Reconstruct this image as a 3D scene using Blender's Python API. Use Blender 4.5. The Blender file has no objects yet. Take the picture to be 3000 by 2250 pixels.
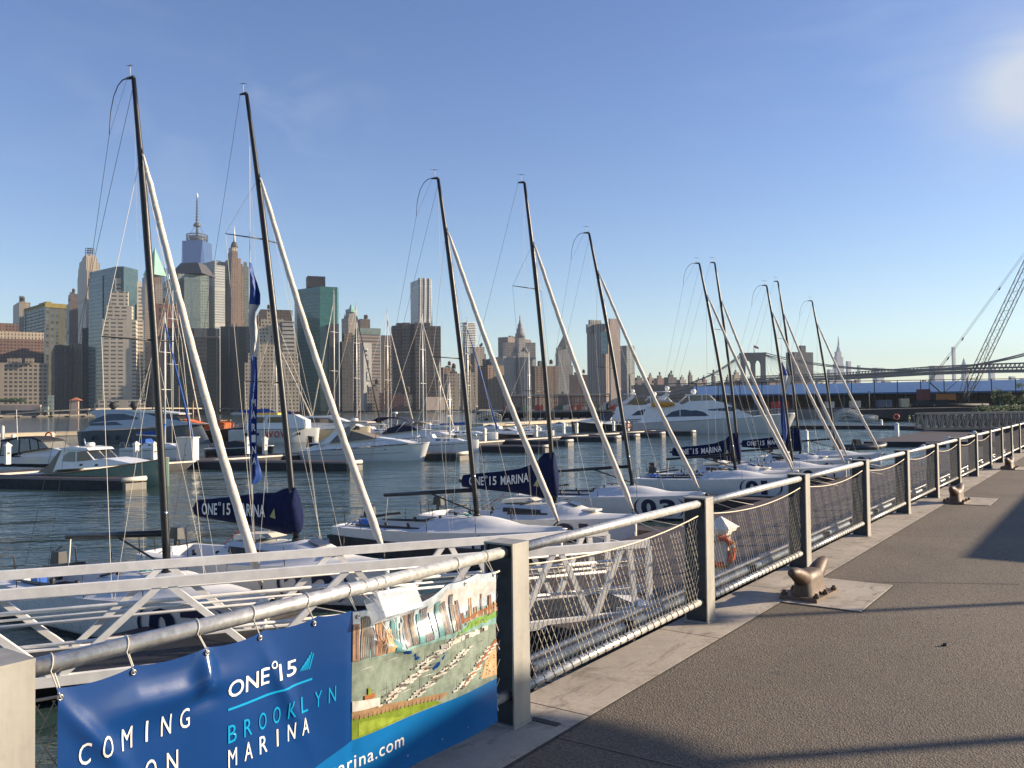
import bpy, math, random
from mathutils import Vector, Matrix
random.seed(7)
SC = bpy.context.scene
COL = SC.collection
RAD = math.radians

# ---------------- camera, sky, sun, exposure ----------------
WATER_Z, DECK_Z, EYE_Z = 0.0, 3.25, 5.0
PITCH = math.atan(66 / 2500.0)
ROLL = RAD(0.63)
_R0 = Vector((1, 0, 0)); _U0 = Vector((0, -math.sin(PITCH), math.cos(PITCH)))
CF = Vector((0, math.cos(PITCH), math.sin(PITCH)))
CU = _U0 * math.cos(ROLL) + _R0 * math.sin(ROLL)
CR = _R0 * math.cos(ROLL) - _U0 * math.sin(ROLL)
EYE = Vector((0, 0, EYE_Z))
cam = bpy.data.cameras.new('camera'); cam_o = bpy.data.objects.new('camera', cam); COL.objects.link(cam_o)
cam.sensor_width = 36; cam.lens = 30; cam.clip_start = 0.1; cam.clip_end = 40000
M = Matrix((CR, CU, -CF)).transposed().to_4x4(); M.translation = EYE
cam_o.matrix_world = M
SC.camera = cam_o

SUN_AZ, SUN_EL = RAD(81.5), RAD(19)
SUN_DIR = Vector((math.sin(SUN_AZ) * math.cos(SUN_EL), math.cos(SUN_AZ) * math.cos(SUN_EL), math.sin(SUN_EL)))
sun = bpy.data.lights.new('sun', 'SUN'); sun.energy = 5.0; sun.angle = RAD(0.5); sun.color = (1.0, 0.83, 0.62)
sun_o = bpy.data.objects.new('sun', sun); COL.objects.link(sun_o)
sun_o.rotation_euler = SUN_DIR.to_track_quat('Z', 'Y').to_euler()

w = bpy.data.worlds.new('World'); SC.world = w; w.use_nodes = True
wn = w.node_tree; bg = wn.nodes['Background']
sky = wn.nodes.new('ShaderNodeTexSky'); sky.sky_type = 'NISHITA'; sky.sun_disc = False
sky.sun_elevation = SUN_EL; sky.sun_rotation = SUN_AZ; sky.air_density = 1.0; sky.dust_density = 0.35; sky.ozone_density = 2.2
bg.inputs[1].default_value = 0.065
SC.view_settings.view_transform = 'Standard'; SC.view_settings.look = 'None'
SC.view_settings.exposure = 1.08; SC.view_settings.gamma = 1.0
SC.cycles.max_bounces = 6; SC.cycles.transparent_max_bounces = 12; SC.cycles.volume_bounces = 0
SC.cycles.caustics_reflective = False; SC.cycles.caustics_refractive = False

def px_dir(u, v): return CF + CR * ((u - 1500) / 2500.0) - CU * ((v - 1125) / 2500.0)
def at(u, v, D):
    q = px_dir(u, v); return EYE + q * (D / q.y)
def on_z(u, v, z):
    q = px_dir(u, v); return EYE + q * ((z - EYE_Z) / q.z)

def clouds():
    N, L = wn.nodes.new, wn.links.new
    tc = N('ShaderNodeTexCoord')
    def blob(u, v, su, power):
        q = px_dir(u, v).normalized()
        d = N('ShaderNodeVectorMath'); d.operation = 'DISTANCE'; d.inputs[1].default_value = q
        L(tc.outputs['Generated'], d.inputs[0])
        m = N('ShaderNodeMapRange'); m.inputs[1].default_value = 0; m.inputs[2].default_value = su
        m.inputs[3].default_value = 1; m.inputs[4].default_value = 0
        L(d.outputs['Value'], m.inputs[0])
        p = N('ShaderNodeMath'); p.operation = 'POWER'; L(m.outputs[0], p.inputs[0]); p.inputs[1].default_value = power
        return p.outputs[0]
    def noise(scale, stretch, lo, hi, rot):
        mp = N('ShaderNodeMapping'); mp.inputs['Scale'].default_value = stretch; mp.inputs['Rotation'].default_value = rot
        L(tc.outputs['Generated'], mp.inputs[0])
        n = N('ShaderNodeTexNoise'); n.inputs['Scale'].default_value = scale; n.inputs['Detail'].default_value = 7; n.inputs['Distortion'].default_value = 0.6
        L(mp.outputs[0], n.inputs[0])
        r = N('ShaderNodeMapRange'); r.inputs[1].default_value = lo; r.inputs[2].default_value = hi
        L(n.outputs[0], r.inputs[0]); return r.outputs[0]
    def mul(a, b):
        m = N('ShaderNodeMath'); m.operation = 'MULTIPLY'
        for i, x in enumerate((a, b)):
            if isinstance(x, (int, float)): m.inputs[i].default_value = x
            else: L(x, m.inputs[i])
        return m.outputs[0]
    def add(a, b):
        m = N('ShaderNodeMath'); m.operation = 'ADD'; m.use_clamp = True; L(a, m.inputs[0]); L(b, m.inputs[1]); return m.outputs[0]
    soft = noise(4.0, (1, 1, 3.5), 0.2, 0.75, (0, 0, 0))
    wisp = noise(9.0, (1, 1, 2.0), 0.48, 0.85, (0.3, 0.5, 0))
    streak = noise(6.0, (1, 1, 5.0), 0.5, 0.9, (0, -0.1, 0))
    a = mul(blob(3060, 235, 0.17, 2.2), soft)
    a = mul(a, 1.7)
    core = mul(blob(3050, 225, 0.075, 1.2), 0.75)
    b = mul(mul(blob(905, 310, 0.10, 1.0), wisp), 0.38)
    c = mul(mul(blob(480, 470, 0.26, 1.0), wisp), 0.20)
    e = mul(mul(blob(2760, 150, 0.30, 1.0), streak), 0.28)
    tot = add(add(add(add(a, core), b), c), e)
    mix = N('ShaderNodeMixRGB'); hs = N('ShaderNodeHueSaturation'); hs.inputs['Hue'].default_value = 0.517; hs.inputs['Saturation'].default_value = 1.15; hs.inputs['Value'].default_value = 1.28; L(sky.outputs[0], hs.inputs['Color']); L(tot, mix.inputs[0]); L(hs.outputs[0], mix.inputs[1]); mix.inputs[2].default_value = (4.6, 5.1, 6.0, 1)
    L(mix.outputs[0], bg.inputs[0])
clouds()

# ---------------- helpers: materials ----------------
MATS = {}
class NT:
    def __init__(s, name):
        s.m = bpy.data.materials.new(name); s.m.use_nodes = True; s.t = s.m.node_tree
        s.b = s.t.nodes['Principled BSDF']
    def N(s, ty, **kw):
        n = s.t.nodes.new(ty)
        for k, v in kw.items():
            if k.startswith('i_'):
                k2 = k[2:]; n.inputs[int(k2) if k2.isdigit() else k2].default_value = v
            else: setattr(n, k, v)
        return n
    def L(s, a, b): s.t.links.new(a, b)
    def math(s, op, a, b=None, clamp=False):
        n = s.N('ShaderNodeMath', operation=op, use_clamp=clamp)
        for i, x in enumerate((a, b)):
            if x is None: continue
            if isinstance(x, (int, float)): n.inputs[i].default_value = x
            else: s.L(x, n.inputs[i])
        return n.outputs[0]
    def mix(s, f, a, b):
        n = s.N('ShaderNodeMixRGB')
        for i, x in enumerate((f, a, b)):
            if isinstance(x, tuple): n.inputs[i].default_value = x if len(x) == 4 else (*x, 1)
            elif isinstance(x, (int, float)): n.inputs[i].default_value = x
            else: s.L(x, n.inputs[i])
        return n.outputs[0]
    def noise(s, scale, detail=4, rough=0.55, stretch=None, coord='Object', dist=0):
        tc = s.N('ShaderNodeTexCoord'); out = tc.outputs[coord]
        if stretch:
            mp = s.N('ShaderNodeMapping'); mp.inputs['Scale'].default_value = stretch; s.L(out, mp.inputs[0]); out = mp.outputs[0]
        n = s.N('ShaderNodeTexNoise', i_Scale=scale, i_Detail=detail, i_Roughness=rough, i_Distortion=dist); s.L(out, n.inputs[0])
        return n.outputs[0]
    def ramp(s, f, lo, hi, a=0.0, b=1.0):
        n = s.N('ShaderNodeMapRange', i_1=lo, i_2=hi, i_3=a, i_4=b); s.L(f, n.inputs[0]); return n.outputs[0]
    def bump(s, h, strength, dist=0.02):
        n = s.N('ShaderNodeBump', i_Strength=strength, i_Distance=dist); s.L(h, n.inputs['Height']); s.L(n.outputs[0], s.b.inputs['Normal']); return n
def c4(c): return (*c, 1)
def mat(name, col, rough=0.5, metal=0.0, var=0.12, vscale=3.0, bump=0.0, bscale=20.0, bdist=0.01, spec=0.5, stretch=None, coat=0.0):
    if name in MATS: return MATS[name]
    k = NT(name)
    k.b.inputs['Roughness'].default_value = rough; k.b.inputs['Metallic'].default_value = metal
    k.b.inputs['Specular IOR Level'].default_value = spec
    if coat: k.b.inputs['Coat Weight'].default_value = coat; k.b.inputs['Coat Roughness'].default_value = 0.08
    if var:
        f = k.ramp(k.noise(vscale, 5, 0.6, stretch), 0.3, 0.7)
        c = k.mix(f, tuple(x * (1 - var) for x in col), tuple(min(1, x * (1 + var)) for x in col)); k.L(c, k.b.inputs['Base Color'])
        k.L(k.ramp(k.noise(vscale * 3.1, 4), 0.3, 0.7, max(0.02, rough * 0.85), min(1, rough * 1.15)), k.b.inputs['Roughness'])
    else: k.b.inputs['Base Color'].default_value = c4(col)
    if bump: k.bump(k.noise(bscale, 4), bump, bdist)
    MATS[name] = k.m; return k.m

def facade(name, wall, glass, bay, floor, fx, fz, grough=0.12, wrough=0.8, vary=0.5, off=0.0, gmetal=0.0, band=None, tone=None):
    """walls in metres of UV: bays, floors, recessed openings; drawn as one wall's own pattern"""
    if name in MATS: return MATS[name]
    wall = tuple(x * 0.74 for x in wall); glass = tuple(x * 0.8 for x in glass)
    k = NT(name)
    uv = k.N('ShaderNodeUVMap'); sp = k.N('ShaderNodeSeparateXYZ'); k.L(uv.outputs[0], sp.inputs[0])
    U = k.math('DIVIDE', sp.outputs[0], bay); V = k.math('DIVIDE', k.math('ADD', sp.outputs[1], off), floor)
    fu, fv = k.math('FRACT', U), k.math('FRACT', V)
    du = k.math('ABSOLUTE', k.math('SUBTRACT', fu, 0.5)); dv = k.math('ABSOLUTE', k.math('SUBTRACT', fv, 0.5))
    mu = k.math('LESS_THAN', du, fx / 2); mv = k.math('LESS_THAN', dv, fz / 2)
    def keep(x, q):
        n1 = k.N('ShaderNodeTexWhiteNoise'); n1.noise_dimensions = '1D'; k.L(k.math('ADD', k.math('FLOOR', x), 17.3 + q), n1.inputs['W']); return k.math('GREATER_THAN', n1.outputs[0], q)
    m = k.math('MULTIPLY', k.math('MULTIPLY', mu, mv), k.math('MULTIPLY', keep(V, 0.05), keep(U, 0.06)))
    cb = k.N('ShaderNodeCombineXYZ'); k.L(k.math('FLOOR', U), cb.inputs[0]); k.L(k.math('FLOOR', V), cb.inputs[1])
    wnz = k.N('ShaderNodeTexWhiteNoise'); wnz.noise_dimensions = '2D'; k.L(cb.outputs[0], wnz.inputs['Vector'])
    g2 = tuple(min(1, x * (1 + vary * 2) + 0.03 * vary) for x in glass)
    gcol = k.mix(wnz.outputs[0], glass, g2)
    big = k.ramp(k.noise(0.02, 4, 0.6), 0.3, 0.7)
    wcol = k.mix(big, tuple(x * 0.86 for x in wall), tuple(min(1, x * 1.1) for x in wall))
    fine = k.ramp(k.noise(0.35, 4, 0.6, (1, 1, 0.25)), 0.25, 0.75, 0.85, 1.1)
    mm = k.N('ShaderNodeVectorMath', operation='SCALE'); k.L(wcol, mm.inputs[0]); k.L(fine, mm.inputs['Scale'])
    col = k.mix(m, mm.outputs[0], gcol)
    if band:  # (period in m, fraction, colour): floor bands or piers of a second tone
        per, frac, bc, axis = band
        bf = k.math('LESS_THAN', k.math('FRACT', k.math('DIVIDE', sp.outputs[axis], per)), frac)
        col = k.mix(bf, col, bc)
    k.L(col, k.b.inputs['Base Color'])
    k.L(k.ramp(m, 0, 1, wrough, grough), k.b.inputs['Roughness']); k.b.inputs['Specular IOR Level'].default_value = 0.5 if 'glass' in name else 0.22
    if gmetal: k.L(k.math('MULTIPLY', m, gmetal), k.b.inputs['Metallic'])
    k.bump(k.math('SUBTRACT', 1.0, m), 0.6, 0.3)
    MATS[name] = k.m; return k.m

# ---------------- helpers: meshes and objects ----------------
class MB:
    def __init__(s): s.v = []; s.f = []; s.mi = []; s.uv = []; s.mats = []; s.sm = []
    def mid(s, m):
        if m is None: return 0
        if m not in s.mats: s.mats.append(m)
        return s.mats.index(m)
    def add(s, vs, fs, m=None, uvs=None, smooth=False):
        b = len(s.v); i = s.mid(m); s.v += [tuple(x) for x in vs]
        for k, f in enumerate(fs):
            s.f.append(tuple(b + j for j in f)); s.mi.append(i); s.sm.append(smooth)
            s.uv.append(uvs[k] if uvs else None)
        return s
    def box(s, c, size, m=None, R=None, taper=1.0):
        hx, hy, hz = size[0] / 2, size[1] / 2, size[2] / 2; c = Vector(c); vs = []
        for z in (-1, 1):
            t = taper if z > 0 else 1
            for x, y in ((-1, -1), (1, -1), (1, 1), (-1, 1)):
                p = Vector((x * hx * t, y * hy * t, z * hz))
                if R is not None: p = R @ p
                vs.append(c + p)
        return s.add(vs, [(3, 2, 1, 0), (4, 5, 6, 7), (0, 1, 5, 4), (1, 2, 6, 5), (2, 3, 7, 6), (3, 0, 4, 7)], m)
    def beam(s, a, b, w, h, m=None, up=Vector((0, 0, 1))):
        a, b = Vector(a), Vector(b); x = (b - a); L = x.length; x.normalize()
        y = up.cross(x)
        if y.length < 1e-4: y = Vector((0, 1, 0)).cross(x)
        y.normalize(); z = x.cross(y); R = Matrix((x, y, z)).transposed()
        return s.box((a + b) / 2, (L, w, h), m, R)
    def tube(s, pts, r, n=8, m=None, cap=True, smooth=True):
        pts = [Vector(p) for p in pts]; N = len(pts)
        rs = r if isinstance(r, (list, tuple)) else [r] * N
        vs = []; prev = None
        for i, p in enumerate(pts):
            t = (pts[min(i + 1, N - 1)] - pts[max(i - 1, 0)])
            if t.length < 1e-9: t = Vector((0, 0, 1))
            t.normalize()
            if prev is None:
                a = Vector((0, 0, 1)) if abs(t.z) < 0.9 else Vector((1, 0, 0))
                x = a.cross(t).normalized()
            else:
                x = (prev - t * prev.dot(t)).normalized()
            prev = x; y = t.cross(x)
            for k in range(n):
                an = 2 * math.pi * k / n + math.pi / n
                vs.append(p + (x * math.cos(an) + y * math.sin(an)) * rs[i])
        fs = []
        for i in range(N - 1):
            for k in range(n):
                k2 = (k + 1) % n; fs.append((i * n + k, i * n + k2, (i + 1) * n + k2, (i + 1) * n + k))
        if cap: fs.append(tuple(range(n - 1, -1, -1))); fs.append(tuple((N - 1) * n + k for k in range(n)))
        return s.add(vs, fs, m, smooth=smooth)
    def loft(s, secs, m=None, closed=False, cap=False, smooth=True):
        n = len(secs[0]); vs = [p for sec in secs for p in sec]; fs = []
        for i in range(len(secs) - 1):
            for k in range(n if closed else n - 1):
                k2 = (k + 1) % n; fs.append((i * n + k, i * n + k2, (i + 1) * n + k2, (i + 1) * n + k))
        if cap: fs.append(tuple(range(n - 1, -1, -1))); fs.append(tuple((len(secs) - 1) * n + k for k in range(n)))
        return s.add(vs, fs, m, smooth=smooth)
    def prism(s, poly, z0, z1, m=None, roof=None, uv=True, top_scale=1.0, walls=True):
        """vertical prism over an xy polygon (counter-clockwise); wall UVs are metres"""
        n = len(poly); cx = sum(p[0] for p in poly) / n; cy = sum(p[1] for p in poly) / n
        vs = [(p[0], p[1], z0) for p in poly] + [(cx + (p[0] - cx) * top_scale, cy + (p[1] - cy) * top_scale, z1) for p in poly]
        fs = []; uvs = []; run = 0
        for i in range(n):
            j = (i + 1) % n; d = math.hypot(poly[j][0] - poly[i][0], poly[j][1] - poly[i][1])
            fs.append((i, j, n + j, n + i)); uvs.append(((run, z0), (run + d, z0), (run + d, z1), (run, z1))); run += d
        s.add(vs, fs, m, uvs)
        s.add([vs[n + i] for i in range(n)], [tuple(range(n))], roof or m)
        return s
    def side(s, poly, hw, m=None, cap=True, smooth=False):
        """solid with the side outline poly [(x,z)], half-width hw(x,z) to both sides"""
        n = len(poly); vs = [(x, -hw(x, z), z) for x, z in poly] + [(x, hw(x, z), z) for x, z in poly]
        fs = [tuple(range(n - 1, -1, -1)), tuple(range(n, 2 * n))] if cap else []
        fs += [(i, (i + 1) % n, n + (i + 1) % n, n + i) for i in range(n)]
        return s.add(vs, fs, m, smooth=smooth)
    def panel(s, poly, hw, off=0.015, m=None, sides=(-1, 1)):
        for sg in sides:
            vs = [(x, sg * (hw(x, z) + off), z) for x, z in poly]; f = tuple(range(len(poly)))
            vs2 = [(x, sg * (hw(x, z) - 0.02), z) for x, z in poly]; n = len(poly)
            fs = [f if sg > 0 else f[::-1]] + [(i, (i + 1) % n, n + (i + 1) % n, n + i) for i in range(n)]
            s.add(vs + vs2, fs, m)
        return s
    def lathe(s, c, prof, n=16, m=None, smooth=True):
        secs = [[(c[0] + r * math.cos(2 * math.pi * k / n), c[1] + r * math.sin(2 * math.pi * k / n), c[2] + z) for k in range(n)] for r, z in prof]
        return s.loft(secs, m, closed=True, cap=True, smooth=smooth)
    def ball(s, c, r, m=None, n=10, sz=1.0):
        return s.lathe(c, [(max(1e-3, r * math.sin(a)), -r * sz * math.cos(a)) for a in [math.pi * i / 8 for i in range(9)]], n, m)
    def build(s, name, m=None, parent=None, loc=None):
        me = bpy.data.meshes.new(name); me.from_pydata(s.v, [], s.f)
        for x in (s.mats or ([m] if m else [])): me.materials.append(x if x is not None else m)
        if s.mats and m is not None and None in s.mats: pass
        if len(s.mats) > 1: me.polygons.foreach_set('material_index', s.mi)
        me.polygons.foreach_set('use_smooth', s.sm)
        if any(u for u in s.uv):
            L = me.uv_layers.new(name='UVMap'); fl = []
            for f, u in zip(s.f, s.uv):
                for k in range(len(f)): fl += (u[k] if u else (0, 0))
            L.data.foreach_set('uv', fl)
        me.update()
        o = bpy.data.objects.new(name, me); COL.objects.link(o)
        if parent is not None: o.parent = parent
        if loc is not None: o.location = loc
        return o
def tag(o, label=None, cat=None, group=None, kind=None):
    if label: o['label'] = label
    if cat: o['category'] = cat
    if group: o['group'] = group
    if kind: o['kind'] = kind
    return o
def empty(name, loc=(0, 0, 0), rz=0.0, label=None, cat=None, group=None):
    o = bpy.data.objects.new(name, None); COL.objects.link(o); o.location = loc; o.rotation_euler = (0, 0, rz)
    o.empty_display_size = 0.3
    return tag(o, label, cat, group)
def copy_tree(o, parent=None):
    c = o.copy(); COL.objects.link(c); c.parent = parent
    for ch in [x for x in KIDS.get(o.name, [])]: copy_tree(ch, c)
    return c
KIDS = {}
def index_kids():
    KIDS.clear()
    for x in bpy.data.objects:
        if x.parent: KIDS.setdefault(x.parent.name, []).append(x)
def text_geo(body, size=1.0, bold=0.0, sx=1.0, shear=0.0, spacing=1.0, cut=0.0):
    """flat triangles of a word in its own plane: verts [(x,y)], faces"""
    cu = bpy.data.curves.new('t', 'FONT'); cu.body = body; cu.size = size; cu.offset = bold; cu.space_character = spacing; cu.resolution_u = 3
    cu.shear = shear; cu.fill_mode = 'FRONT'
    ob = bpy.data.objects.new('t', cu); COL.objects.link(ob)
    dg = bpy.context.evaluated_depsgraph_get(); me = ob.evaluated_get(dg).to_mesh()
    import bmesh
    bm = bmesh.new(); bm.from_mesh(me); ob.evaluated_get(dg).to_mesh_clear()
    bmesh.ops.triangulate(bm, faces=bm.faces[:])
    if cut:
        for _ in range(4):
            es = [e for e in bm.edges if e.calc_length() > cut]
            if not es: break
            bmesh.ops.subdivide_edges(bm, edges=es, cuts=1); bmesh.ops.triangulate(bm, faces=bm.faces[:])
    vs = [(v.co.x * sx, v.co.y) for v in bm.verts]; bm.verts.index_update(); fs = [tuple(v.index for v in f.verts) for f in bm.faces]
    bm.free(); bpy.data.objects.remove(ob); bpy.data.curves.remove(cu)
    return vs, fs
def text_fit(body, x0, x1, y0, y1, bold=0.0, spacing=1.0, shear=0.0, cut=0.0):
    vs, fs = text_geo(body, 1.0, bold, 1.0, shear, spacing, 0.0 if not cut else cut / max(1e-6, (y1 - y0)) * 0.7)
    a = min(v[0] for v in vs); b = max(v[0] for v in vs); c = min(v[1] for v in vs); d = max(v[1] for v in vs)
    return [(x0 + (x - a) / (b - a) * (x1 - x0), y0 + (y - c) / (d - c) * (y1 - y0)) for x, y in vs], fs

# local frame of the promenade: s along the railing, n towards the walkway
PO = Vector((0.03, 4.63)); PD = Vector((0.579, 0.815)).normalized(); PN = Vector((PD.y, -PD.x))
def P(s, n, z): return Vector((PO.x + PD.x * s + PN.x * n, PO.y + PD.y * s + PN.y * n, z))
RZ = math.atan2(PD.y, PD.x)          # rotation that turns +x into the railing direction
# ---------------- the large structure: water, ground, promenade ----------------
def water():
    k = NT('water_surface')
    k.b.inputs['Base Color'].default_value = (0.030, 0.056, 0.050, 1); k.b.inputs['Roughness'].default_value = 0.06
    k.b.inputs['IOR'].default_value = 1.33
    tc = k.N('ShaderNodeTexCoord'); pos = tc.outputs['Object']
    def lay(scale, st, det, w_, dist=0.5, rot=0.0):
        mp = k.N('ShaderNodeMapping'); mp.inputs['Scale'].default_value = st; mp.inputs['Rotation'].default_value = (0, 0, rot); k.L(pos, mp.inputs[0])
        n = k.N('ShaderNodeTexNoise', i_Scale=scale, i_Detail=det, i_Roughness=0.55, i_Distortion=dist); k.L(mp.outputs[0], n.inputs[0])
        return k.math('MULTIPLY', n.outputs[0], w_)
    h = lay(0.16, (0.6, 1.3, 1), 2, 1.1, 0.8, 0.2)
    h = k.math('ADD', h, lay(0.9, (0.55, 1.2, 1), 3, 0.30, 1.0, -0.15))
    h = k.math('ADD', h, lay(3.1, (0.6, 1.2, 1), 3, 0.085, 0.8, 0.3))
    patch = k.ramp(k.noise(0.05, 3, 0.5, (1, 1.6, 1)), 0.35, 0.65, 0.45, 1.0)
    b = k.N('ShaderNodeBump', i_Distance=0.48); k.L(h, b.inputs['Height']); k.L(patch, b.inputs['Strength']); k.L(b.outputs[0], k.b.inputs['Normal'])
    mb = MB(); mb.add([(-9000, -300, 0), (9000, -300, 0), (9000, 10000, 0), (-9000, 10000, 0)], [(0, 1, 2, 3)], k.m)
    tag(mb.build('water'), kind='structure')
water()

def deck():
    k = NT('asphalt')
    n1 = k.ramp(k.noise(0.9, 5, 0.6), 0.3, 0.7)
    base = k.mix(n1, (0.098, 0.078, 0.056), (0.145, 0.116, 0.084))
    vo = k.N('ShaderNodeTexVoronoi', i_Scale=95.0); tc = k.N('ShaderNodeTexCoord'); k.L(tc.outputs['Object'], vo.inputs[0])
    agg = k.mix(k.ramp(vo.outputs['Color'], 0.1, 0.95), (0.035, 0.028, 0.021), (0.30, 0.245, 0.175))
    col = k.mix(0.55, base, agg)
    spk = k.math('GREATER_THAN', k.noise(150, 2, 0.5), 0.70)
    col = k.mix(k.math('MULTIPLY', spk, 0.5), col, (0.48, 0.43, 0.36))
    wear = k.ramp(k.noise(0.28, 4, 0.6, None, 'Object', 1.0), 0.42, 0.62, 0.0, 0.38); col = k.mix(wear, col, (0.075, 0.061, 0.046))
    stain = k.math('GREATER_THAN', k.noise(3.2, 3, 0.5), 0.735)
    col = k.mix(k.math('MULTIPLY', stain, 0.35), col, (0.05, 0.045, 0.04))
    k.L(col, k.b.inputs['Base Color']); k.b.inputs['Roughness'].default_value = 0.85
    k.bump(k.math('ADD', vo.outputs['Distance'], k.math('MULTIPLY', k.noise(60, 4), 0.8)), 0.65, 0.006)
    MATS['asphalt'] = k.m
    c = NT('concrete')
    n1 = c.ramp(c.noise(1.3, 6, 0.65), 0.32, 0.7)
    col = c.mix(n1, (0.30, 0.255, 0.20), (0.47, 0.41, 0.33))
    st = c.ramp(c.noise(2.6, 6, 0.7, None, 'Object', 1.2), 0.56, 0.68)
    col = c.mix(c.math('MULTIPLY', st, 0.75), col, (0.12, 0.095, 0.07)); st2 = c.ramp(c.noise(0.7, 7, 0.75, None, 'Object', 2.5), 0.55, 0.60); col = c.mix(c.math('MULTIPLY', st2, 0.35), col, (0.16, 0.13, 0.10))
    col = c.mix(c.ramp(c.noise(45, 3), 0.4, 0.7, 0, 0.25), col, (0.22, 0.19, 0.15))
    tc_ = c.N('ShaderNodeTexCoord'); mp_ = c.N('ShaderNodeMapping'); mp_.inputs['Rotation'].default_value = (0, 0, -RZ); c.L(tc_.outputs['Object'], mp_.inputs[0]); mp2 = c.N('ShaderNodeMapping'); mp2.inputs['Scale'].default_value = (1.0, 5.5, 1); c.L(mp_.outputs[0], mp2.inputs[0])
    ns_ = c.N('ShaderNodeTexNoise', i_Scale=1.5, i_Detail=8, i_Roughness=0.78, i_Distortion=0.8); c.L(mp2.outputs[0], ns_.inputs[0])
    col = c.mix(c.ramp(ns_.outputs[0], 0.55, 0.64, 0, 0.62), col, (0.105, 0.08, 0.06))
    c.L(col, c.b.inputs['Base Color']); c.b.inputs['Roughness'].default_value = 0.8
    c.bump(c.noise(30, 5), 0.35, 0.006)
    MATS['concrete'] = c.m
    s0, s1 = -14, 215
    # pier body
    mb = MB(); mb.prism([P(s0, 45, 0)[:2], P(s1, 45, 0)[:2], P(s1, -0.30, 0)[:2], P(s0, -0.30, 0)[:2]], -1.0, DECK_Z - 0.02, MATS['concrete'])
    tag(mb.build('pier'), kind='structure')
    # asphalt sheet with cut-outs drawn as strips
    def quad(mb, sa, sb, na, nb, z, m): mb.add([P(sa, na, z), P(sb, na, z), P(sb, nb, z), P(sa, nb, z)], [(0, 1, 2, 3)] if nb < na else [(3, 2, 1, 0)], m)
    mb = MB(); quad(mb, s0, s1, 45, 0.195, DECK_Z, MATS['asphalt']); 
    tag(mb.build('promenade'), kind='structure')
    # coping slabs
    mb = MB(); s = -8.1
    joint = [-8.6, -6.0, -3.4, -0.42+0.9]
    edges = [s0] + [0.40 - 2.62 * i for i in range(5, 0, -1)] + [0.40 + 1.92 * i for i in range(0, 60)]
    for a, b in zip(edges[:-1], edges[1:]):
        p = [P(a + 0.006, 0.185, 0)[:2], P(b - 0.006, 0.185, 0)[:2], P(b - 0.006, -0.30, 0)[:2], P(a + 0.006, -0.30, 0)[:2]]
        mb.prism(p, DECK_Z - 0.25, DECK_Z + 0.006, MATS['concrete'])
    tag(mb.build('kerb_strip'), kind='structure')
    for c0 in (4.35, 13.1, 21.8, 30.5, 39.2):
        mb = MB(); mb.prism([P(c0 - 0.62, 0.86, 0)[:2], P(c0 + 0.62, 0.86, 0)[:2], P(c0 + 0.62, 0.192, 0)[:2], P(c0 - 0.62, 0.192, 0)[:2]], DECK_Z - 0.1, DECK_Z + 0.010, MATS['concrete'])
        tag(mb.build('pavement'), kind='structure')
    # dark sealed joint between coping and asphalt, and a short cover plate
    jm = mat('joint_sealant', (0.05, 0.045, 0.04), 0.8)
    mb = MB(); mb.add([P(s0, 0.203, DECK_Z + 0.004), P(s1, 0.203, DECK_Z + 0.004), P(s1, 0.186, DECK_Z + 0.004), P(s0, 0.186, DECK_Z + 0.004)], [(0, 1, 2, 3)], jm)
    for c0 in (4.35, 13.1, 21.8):
        for a, b, n0, n1 in ((c0 - 0.635, c0 - 0.62, 0.19, 0.875), (c0 + 0.62, c0 + 0.635, 0.19, 0.875), (c0 - 0.635, c0 + 0.635, 0.86, 0.875)):
            mb.add([P(a, n1, DECK_Z + 0.004), P(b, n1, DECK_Z + 0.004), P(b, n0, DECK_Z + 0.004), P(a, n0, DECK_Z + 0.004)], [(0, 1, 2, 3)], jm)
    mb.prism([P(0.16, 0.12, 0)[:2], P(0.21, 0.12, 0)[:2], P(0.21, -0.06, 0)[:2], P(0.16, -0.06, 0)[:2]], DECK_Z, DECK_Z + 0.010, jm)
    sm_ = mat('sealed_seam', (0.16, 0.13, 0.095), 0.8)
    for (a0, a1, b0, b1) in ((1625, 2158, 2010, 2252), (2230, 1700, 2990, 1712)):
        A, B = on_z(a0, a1, DECK_Z), on_z(b0, b1, DECK_Z); d_ = Vector((-(B - A).y, (B - A).x, 0)).normalized() * .006
        up_ = Vector((0, 0, .004)); mb.add([A - d_ + up_, B - d_ + up_, B + d_ + up_, A + d_ + up_], [(0, 1, 2, 3)], sm_ if a0 < 2000 else jm)
    tag(mb.build('pavement_joint'), kind='structure')
deck()

def far_land():
    m = mat('far_quay', (0.16, 0.145, 0.12), 0.9, vscale=0.02)
    mb = MB()
    sh = [at(-1300, 1200, 700), at(0, 1200, 770), at(600, 1200, 900), at(1100, 1200, 1130), at(1500, 1200, 1300), at(2200, 1190, 1500), at(2900, 1180, 2500), at(5200, 1180, 3500)]
    back = [Vector((9000, 9500, 0)), Vector((-7000, 9500, 0))]
    poly = [p[:2] for p in sh] + [p[:2] for p in back]
    mb.prism(poly, -1, 2.6, m)
    tag(mb.build('far_shore_ground'), kind='structure')
far_land()
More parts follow.
